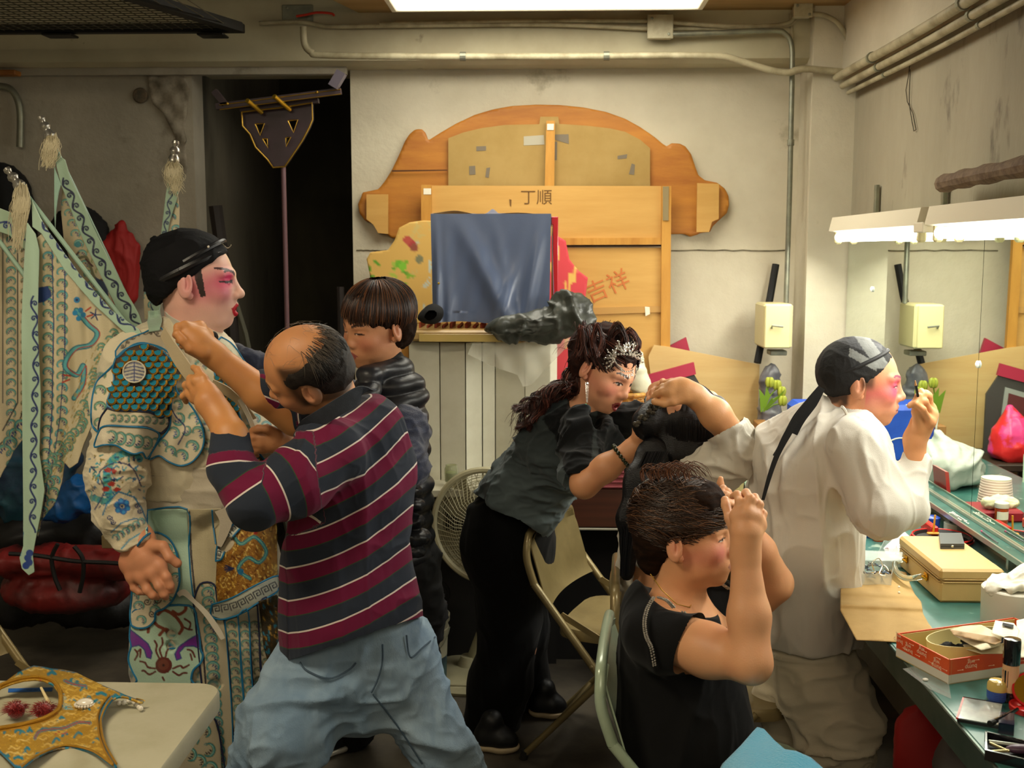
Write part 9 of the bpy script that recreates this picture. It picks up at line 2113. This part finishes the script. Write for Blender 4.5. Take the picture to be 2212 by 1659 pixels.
# flat palette
def quad(name, pts, z0, z1, m, par=None): return G().prism([FL(x, y, z0) for x, y in pts], (0, 0, z1-z0)).mk(name, m, par)
t = thing('makeup_palette', 'flat square palette with clear grey lid and red edge at the counter front', 'palette', FL(2115, 1540, Z))
qp = [(2080, 1513), (2164, 1527), (2157, 1575), (2067, 1559)]; quad('tray', qp, Z, Z+.008, m_gb, t)
quad('clear_lid', [(2083, 1509), (2165, 1523), (2157, 1568), (2070, 1553)], Z+.0085, Z+.0105, mat('smoky_lid', '#6f7471', .15, coat=1., col2='#8b908c', scale=30), t); quad('red_edge', [(2079, 1509), (2083, 1510), (2070, 1554), (2065, 1553)], Z+.008, Z+.011, MATS['red_gloss'], t)
t = thing('makeup_brush', 'black makeup brush resting across the palette corner', 'brush', FL(2165, 1555, Z+.012)); sm(G().tube([FL(2140, 1562, Z+.018), FL(2165, 1550, Z+.018), FL(2198, 1532, Z+.016)], [.005, .004, .0032], 10).mk('handle', m_gb, t)); sm(G().tube([FL(2138, 1563, Z+.018), FL(2147, 1559, Z+.018)], .0054, 10).mk('end_cap', m_blk, t))
c_ = FL(2222, 1535, Z)
t = thing('red_compact', 'open round red compact at the right edge of the counter', 'compact', c_); sm(G().lathe(c_, [(.033, 0), (.034, .004), (.034, .010), (.031, .011), (.030, .006)], 30).mk('base', MATS['red_gloss'], t))
lid = c_+np.array([.012, .02, .03]); sm(G().lathe(lid, [(.032, 0), (.034, .002), (.033, .008)], 30, (-.3, -.75, .55)).mk('lid', MATS['red_gloss'], t)); sm(G().lathe(lid+np.array([-.003, -.006, .0045]), [(.029, 0), (.029, .001)], 30, (-.3, -.75, .55)).mk('gold_ring', m_brass, t))
t = thing('pencil_tin', 'open black pencil case with silver pens at the lower right corner', 'pencil case', FL(2175, 1630, Z))
A0 = FL(2127, 1640, Z); A1 = FL(2240, 1668, Z); A2 = FL(2127, 1598, Z); e1 = A1-A0; e2 = np.array([e1[1]*-.28, e1[0]*.28, 0])+0;
e2 = (A2-A0)*.95
for (p, d, nm) in ((A0, e1, 'front_wall'), (A0+e2, e1, 'back_wall'), (A0, e2, 'side_wall'), (A0+e1, e2, 'side_wall')): n_ = np.cross(d/np.linalg.norm(d), [0, 0, 1]); G().prism([p, p+d, p+d+[0, 0, .018], p+[0, 0, .018]], n_*.003).mk(nm, m_gb, t)
G().prism([A0, A0+e1, A0+e1+e2, A0+e2], (0, 0, .002)).mk('case_floor', m_blk, t)
for (x0_, y0_, x1_, y1_, r, mm, lab) in ((2136, 1602, 2215, 1612, .0032, m_steel, 'silver pen lying along the back of the black pencil case'), (2138, 1606, 2180, 1624, .0028, mat('champagne_metal', '#c9ba86', .25, .8), 'champagne eyelash tool crossing the black pencil case'), (2132, 1625, 2178, 1622, .003, MATS['champagne_metal'], 'short champagne tool at the front of the black pencil case')):
 o = sm(G().tube([FL(x0_, y0_, Z+.010), FL(x1_, y1_, Z+.010)], [r, r*.9], 10).mk('cosmetic_pen', mm)); tag(o, lab, 'pen')
o = sm(G().ball(FL(2205, 1618, Z+.011), (.026, .010, .008), 14, 8).mk('mauve_puff', mat('mauve_plastic', '#4a3344', .4))); tag(o, 'mauve oval applicator in the black pencil case', 'applicator')
t = quad('small_black_box', [(2158, 1560), (2190, 1564), (2190, 1590), (2156, 1584)], Z, Z+.02, mat('navy_gloss', '#17162a', .15, coat=.6)); tag(t, 'small glossy navy box between the palette and the pencil case', 'box')
# brown paper towel
m_tw = mat('brown_paper_towel', '#b3925a', .8, bump=.4, bscale=700, col2='#a88750', scale=10)
tw = [(1816, 1262), (1840, 1238), (1880, 1236), (1925, 1230), (1958, 1236), (1966, 1262), (1976, 1283), (1990, 1300), (1994, 1325), (2005, 1345), (2022, 1368), (1985, 1380), (1945, 1387), (1900, 1384), (1850, 1382), (1834, 1352), (1815, 1318)]
def mt(x, y):
 z = Z+.004+.006*np.exp(-((y-1283-(x-1900)*.06)/7)**2)+.008*np.exp(-((y-1309-(x-1900)*.04)/7)**2)+.001*np.sin(x*.1); d = _fw[None]*FPX+_rt[None]*(x-CX)[:, None]-_up[None]*(y-CY)[:, None]; return CAMP[None]+d*((z-H)/d[:, 2])[:, None]
V, F, X, Yp = patch(tw, None, 3, .0015, mapf=mt); o = mk('paper_towel', V, F, m_tw, None, True); tag(o, 'brown folded paper towel hanging over the counter edge', 'paper towel')
for i, (x, y) in enumerate(((1942, 1268), (1942, 1280))): sm(G().ball(FL(x, y, Z+.010), .003, 8, 6).mk('cotton_tip', mat('cotton_white', '#e0dccc', .9), o)) if i < 2 else None
# clear boxes with hair clips
m_cbox = mat('clear_box_plastic', '#cdd6d2', .15, alpha=.38, coat=.6)
def openbox(label, pts, h, lidpts, lidz, nclip, cols, name='clear_box'):
 P = [FL(x, y, Z+.001) for x, y in pts]; t = thing(name, label, 'box', np.mean(P, 0));
 for i in range(4): p, q = P[i], P[(i+1) % 4]; n_ = np.cross((q-p)/np.linalg.norm(q-p), [0, 0, 1]); G().prism([p, q, q+[0, 0, h], p+[0, 0, h]], n_*.0015).mk('side', m_cbox, t)
 G().prism(P, (0, 0, .0015)).mk('bottom', m_cbox, t)
 L_ = [FL(x, y, z) for (x, y), z in zip(lidpts, lidz)]; n_ = np.cross(L_[1]-L_[0], L_[2]-L_[1]); n_ /= np.linalg.norm(n_); G().prism(L_, n_*.002).mk('lid', m_cbox, t)
 r2 = np.random.RandomState(nclip); c = np.mean(P, 0); out = []
 for i in range(nclip):
  u_, v_ = r2.rand(2)*.8+.1; b = P[0]*(1-u_)*(1-v_)+P[1]*u_*(1-v_)+P[2]*u_*v_+P[3]*(1-u_)*v_+[0, 0, .006+h*.85*r2.rand()]; a = r2.rand()*6.28; L2 = .012+.010*r2.rand(); d = np.array([math.cos(a), math.sin(a), .3*r2.randn()])*L2; cc_ = cols[r2.randint(len(cols))]
  g = G(); g.tube([b-d/2, b+[0, 0, .003], b+d/2], .0022, 6);
  if i % 3 == 0: g.tube([b-d/2, b-d*.2+[0, 0, .009], b+d*.4+[0, 0, .006]], .0014, 5)
  o = sm(g.mk('hair_clip', mat('clip_'+cc_[1:].replace('0', 'o'), cc_, .3, .5 if cc_ in ('#8d8f8c', '#b3b0a0') else 0))); o['label'] = {'#8d8f8c': 'grey metal', '#b3b0a0': 'silver', '#5a6f86': 'dull blue', '#c9b4a8': 'pinkish beige', '#3a3a3c': 'black', '#b07f86': 'dusty pink', '#8f5a68': 'plum', '#c6623c': 'orange'}[cc_]+' hair clip heaped in the '+label.split(' on ')[0].split(' with ')[0]; o['category'] = 'hair clip'; o['group'] = 'hair clips in the '+name.replace('_', ' ')
 return t
openbox('clear plastic box with silver and blue hair clips on the paper towel', [(1830, 1264), (1924, 1266), (1932, 1236), (1838, 1234)], .030, [(1858, 1212), (1948, 1212), (1950, 1194), (1866, 1190)], [Z+.045, Z+.045, Z+.050, Z+.050], 34, ['#8d8f8c', '#b3b0a0', '#5a6f86', '#c9b4a8', '#3a3a3c', '#8d8f8c'])
openbox('tall translucent tub with pinkish clips behind the clear box', [(1896, 1222), (1948, 1226), (1962, 1196), (1912, 1190)], .035, [(1908, 1185), (1930, 1222), (1985, 1180), (1950, 1145)], [Z+.03, Z+.012, Z+.04, Z+.065], 10, ['#b07f86', '#c9b4a8', '#8f5a68', '#c6623c'], 'translucent_tub')
o = sm(G().tube(bez([FL(1888, 1232, Z+.04), FL(1884, 1216, Z+.06), FL(1898, 1206, Z+.065), FL(1906, 1222, Z+.05), FL(1900, 1240, Z+.04), FL(1912, 1244, Z+.036)], 6), .0016, 6).mk('wire_hairpin', m_sil)); tag(o, 'looped silver wire hairpin standing out of the clear box', 'hairpin')
# orange bottle
m_orp = mat('amber_plastic', '#c8561a', .15, trans=.4, coat=.6)
def pill(c_, r, h, label, capc='#d8d3c2'):
 t = thing('amber_bottle', label, 'bottle', c_); sm(G().lathe(c_, [(r*.95, 0), (r, .002), (r, h), (r*.8, h+.003)], 24).mk('body', m_orp, t)); sm(G().lathe(c_+[0, 0, h+.003], [(r*1.05, 0), (r*1.08, .002), (r*1.08, .014), (r, .016)], 24).mk('cap', mat('cap_'+capc[1:], capc, .4), t))
 a = np.linspace(.3, 2.6, 9); V = [c_+np.array([-r*1.02*math.cos(q), -r*1.02*math.sin(q), z]) for q in a for z in (h*.35, h*.85)]; o = G().add(V, [(2*i, 2*i+2, 2*i+3, 2*i+1) for i in range(8)]).mk('label', MATS['white_paper'], t); return t
p_ = FL(1897, 1168, Z); t = pill(p_, .0155, .040, 'amber bottle with handwritten white label behind the clear box'); text('handwriting', '舟 本', p_+np.array([.0, -.0165, .022]), (1, .0, 0), (0, 0, 1), .010, m_rubber, t, .0003)
pill(np.array([1.10, 3.40, Z]), .02, .05, 'amber pill bottle with white cap beyond the sleeve, seen in the mirror')
o = sm(G().lathe(FL(1876, 1160, Z), [(.016, 0), (.017, .04), (.012, .046), (.012, .055)], 16).mk('blue_bottle', mat('blue_plastic', '#1f4f86', .3))); tag(o, 'small blue bottle left of the amber bottle', 'bottle')
o = sm(G().lathe(FL(1932, 1168, Z), [(.012, 0), (.013, .03), (.009, .036)], 16).mk('pink_jar', mat('peach_plastic', '#d98a68', .35))); tag(o, 'small peach jar right of the amber bottle', 'jar')
# tray with red rim, yellow toothbrush
c_ = FL(2012, 1166, Z); c_[0] += .03
t = thing('round_tray', 'round black tray with red rim behind the beige vanity case', 'tray', c_); sm(G().lathe(c_, [(.075, 0), (.082, .012), (.078, .012), (.072, .004)], 40).mk('tray_body', m_blk, t)); a = np.linspace(0, 2*math.pi, 41)[:-1]
for r, z in ((.082, .012), (.086, .004)): sm(G().tube(np.stack([c_[0]+r*np.cos(a), c_[1]+r*np.sin(a), np.full(40, Z+z)], 1), .0028, 8, closed=True).mk('red_rim', MATS['red_gloss'], t))
m_yp = mat('orange_yellow_plastic', '#d9932a', .3); t = thing('toothbrush', 'upright orange yellow stick brush behind the beige vanity case', 'brush', FL(2016, 1152, Z)); b = FL(2016, 1152, Z+.012); sm(G().tube([b, b+[.003, 0, .055]], .003, 8).mk('handle', m_yp, t)); sm(G().bbox(b+[-.018, -.006, -.003], b+[.018, .006, .003], .002).mk('base', m_yp, t))
o = sm(G().lathe(FL(2064, 1146, Z), [(.034, 0), (.034, .024), (.018, .024), (.018, 0)], 32).mk('tape_roll', mat('pale_tape_roll', '#9fa89a', .5))); tag(o, 'roll of pale tape standing by the foot of the mirror shelf', 'tape roll')
ribbon('grey_strap', [(2082, 1168, 0), (2072, 1145, 0), (2074, 1130, 0), (2086, 1122, 0), (2098, 1126, 0)], 3.28, [.006, .006, .006, .006, .006], mat('grey_webbing', '#8a8c84', .6), t, .0015)
o = G().bbox((1.13, 3.24, Z), (1.15, 3.34, Z+.03), .003).mk('red_box', MATS['red_gloss']); tag(o, 'narrow red box behind the tape roll', 'box')
# on the shelf: cotton buds, lip brush
m_cot = MATS['cotton_white']
for i, (x0_, y0_, x1_, y1_) in enumerate(((2052, 1102, 2076, 1119), (2056, 1098, 2084, 1122), (2062, 1101, 2088, 1124), (2053, 1106, 2070, 1122), (2068, 1112, 2092, 1126), (2058, 1112, 2062, 1104))):
 p, q = RX(x0_, y0_, 1.205+.006*(i % 3)), RX(x1_, y1_, 1.205+.006*(i % 3)); p[2] = q[2] = .866; t = thing('cotton_bud', 'cotton buds strewn on the narrow shelf under the mirror', 'cotton bud', (p+q)/2, 'cotton buds'); sm(G().tube([p, q], .0011, 6).mk('stick', m_cot, t)); sm(G().ball(p, .0026, 8, 6).mk('tip', m_cot, t)); sm(G().ball(q, .0026, 8, 6).mk('tip', m_cot, t))
p, q = RX(2118, 1140, 1.215), RX(2156, 1168, 1.21); p[2] = q[2] = .867; t = thing('lip_brush', 'thin grey lip brush with pink tip on the narrow mirror shelf', 'brush', (p+q)/2); sm(G().tube([p+(q-p)*.15, q], [.003, .0015], 8).mk('handle', m_dgr, t)); sm(G().ball(p+(q-p)*.08, (.003, .006, .003), 8, 6).mk('bristle', mat('pink_bristle', '#b0486a', .7), t))
# white tissue tub
c_ = np.array([1.045, 2.46, Z]); m_wtub = mat('white_tub_plastic', '#cfccbe', .45)
t = thing('tissue_tub', 'white round tub with tissue pulled out of the top at the right edge', 'tub', c_); sm(G().lathe(c_, [(.064, 0), (.066, .004), (.067, .085), (.064, .088), (.03, .088)], 40).mk('tub_body', m_wtub, t))
s = S(); s.ell(c_+[.0, 0, .098], (.062, .055, .012), None, .015); s.ell(c_+[.02, .0, .115], (.04, .035, .022), rot('y', -.3), .015); s.ell(c_+[.035, .01, .13], (.03, .02, .016), rot('y', -.5), .015); s.ell(c_+[-.055, -.02, .088], (.018, .02, .018), None, .012)
V, F = s.mesh(.004); V = folds(V, F, .010, 18); mk('tissue', V, F, mat('tissue_paper', '#d8d4c4', .8), t, True)
o = sm(G().tube([c_+[.085, -.09, .0], c_+[.085, -.09, .14]], .022, 16).mk('clear_cup', mat('clear_cup_plastic', '#dfe2da', .1, alpha=.35))); tag(o, 'clear plastic sleeve standing beside the tissue tub', 'cup')
# flat clear film with white tablet on the counter front
o = quad('clear_film', [(1950, 1445), (1975, 1440), (2050, 1480), (2055, 1510), (2010, 1490)], Z+.0005, Z+.001, mat('thin_film', '#b9c2bb', .08, alpha=.25, coat=1.)); tag(o, 'thin clear film lying under the front corner of the orange box', 'film')
o = sm(G().ball(FL(1999, 1468, Z+.003), (.006, .005, .003), 10, 6).mk('white_tablet', m_wtub)); tag(o, 'white tablet lying on the clear film', 'tablet')
# behind the arm and in the mirror
m_wbag = mat('white_bag_plastic', '#a9ada3', .45, bump=.4, bscale=30)
bagshape('white_bag', (1.06, 4.0, Z), .26, .26, .19, m_wbag, 'white plastic bag on the counter beyond the white shirt sleeve', .022)
m_bb = mat('royal_blue_tote', '#1c49ae', .5, col2='#2455bd', scale=6, bump=.2)
t = thing('blue_tote', 'royal blue tote bag with white trim standing on the far end of the counter', 'tote bag', (1.12, 4.45, Z)); sm(G().bbox((.975, 4.36, Z), (1.235, 4.56, Z+.235), .02).mk('bag_body', m_bb, t)); sm(G().tube(bez([(.985, 4.352, Z+.04), (.978, 4.352, Z+.15), (.985, 4.352, Z+.225), (1.10, 4.352, Z+.237)], 5), .0035, 6).mk('white_trim', m_wtub, t)); sm(G().tube(bez([(1.03, 4.35, Z+.03), (1.08, 4.345, Z+.10), (1.15, 4.345, Z+.10), (1.21, 4.35, Z+.03), (1.15, 4.35, Z+.0), (1.08, 4.35, Z+.0), (1.03, 4.35, Z+.03)], 5), .003, 6).mk('white_handle', m_wtub, t))
t = thing('thread_cone', 'large cone of pinkish white thread on the counter, seen in the mirror', 'thread cone', (1.04, 3.6, Z))
for i in range(12): z = i*.0085; r = .058-.012*i/12; sm(G().lathe((1.04, 3.6, Z+z), [(r*.97, 0), (r, .003), (r, .006), (r*.97, .0085)], 24).mk('thread_layer', mat('pink_thread', '#dcc6bc', .8), t))
sm(G().lathe((1.04, 3.6, Z+.102), [(.046, 0), (.046, .003), (.02, .004)], 24).mk('cone_top', mat('cone_card', '#cfc9ae', .6), t))
t = thing('red_hand_mirror', 'red framed tray leaning on the counter in front of the mirror', 'tray', (1.17, 3.7, Z)); R_ = rot('x', -.2)
V = np.array([(-.004, -.06, 0), (-.004, .06, 0), (-.004, .06, .12), (-.004, -.06, .12)]); G().prism([np.array([1.165+.12*p[2], 3.70+p[1], Z+p[2]*.95]) for p in V], (.012, 0, .002)).mk('frame', mat('red_case', '#a8302e', .3, coat=.4), t); G().prism([np.array([1.161+.12*p[2], 3.70+p[1]*.78, Z+.012+p[2]*.78]) for p in V], (.002, 0, 0)).mk('panel', mat('dull_rose', '#a8726a', .3), t)
o = sm(G().bbox((1.02, 3.42, Z), (1.16, 3.56, Z+.035), .006).mk('cosmetic_tray', mat('crimson_tray', '#8d1d28', .4))); tag(o, 'crimson cosmetic tray full of clutter, seen in the mirror', 'tray')
s = S(); s.ell((1.06, 3.50, Z+.045), (.05, .04, .02), None, .015); s.ell((1.11, 3.46, Z+.05), (.03, .03, .018), None, .01); V, F = s.mesh(.004); V = folds(V, F, .008, 22); o = mk('crumpled_tissue', V, F, mat('yellowish_tissue', '#d6cfa8', .8), None, True); tag(o, 'crumpled yellowish tissue on the crimson tray', 'tissue')
o = sm(G().lathe((1.17, 3.36, Z), [(.024, 0), (.025, .03), (.018, .034)], 20).mk('blue_jar', mat('blue_jar_plastic', '#22429a', .3))); tag(o, 'blue jar close to the mirror beyond the tape roll', 'jar')
o = sm(G().bbox((.98, 3.30, Z), (1.05, 3.37, Z+.03), .004).mk('salmon_pouch', mat('salmon_plastic', '#e0604a', .4))); tag(o, 'salmon coloured pouch under the white sleeve', 'pouch')
# under the counter
blob('red_bag', [(1990, 1600, 62, 0, 1.5), (2020, 1680, 80, 0, 1.4)], 2.45, 0, m_redc, 'dark red bag hanging under the counter front', 'bag', .012, .012, 8)
blob('grey_sack', [(2075, 1640, 46, 0, 1.5), (2100, 1700, 60, 0, 1.2)], 2.25, 0, mat('dark_grey_sack', '#332c28', .7, bump=.3), 'dark grey sack beside the red bag under the counter', 'sack', .012, .012, 8)
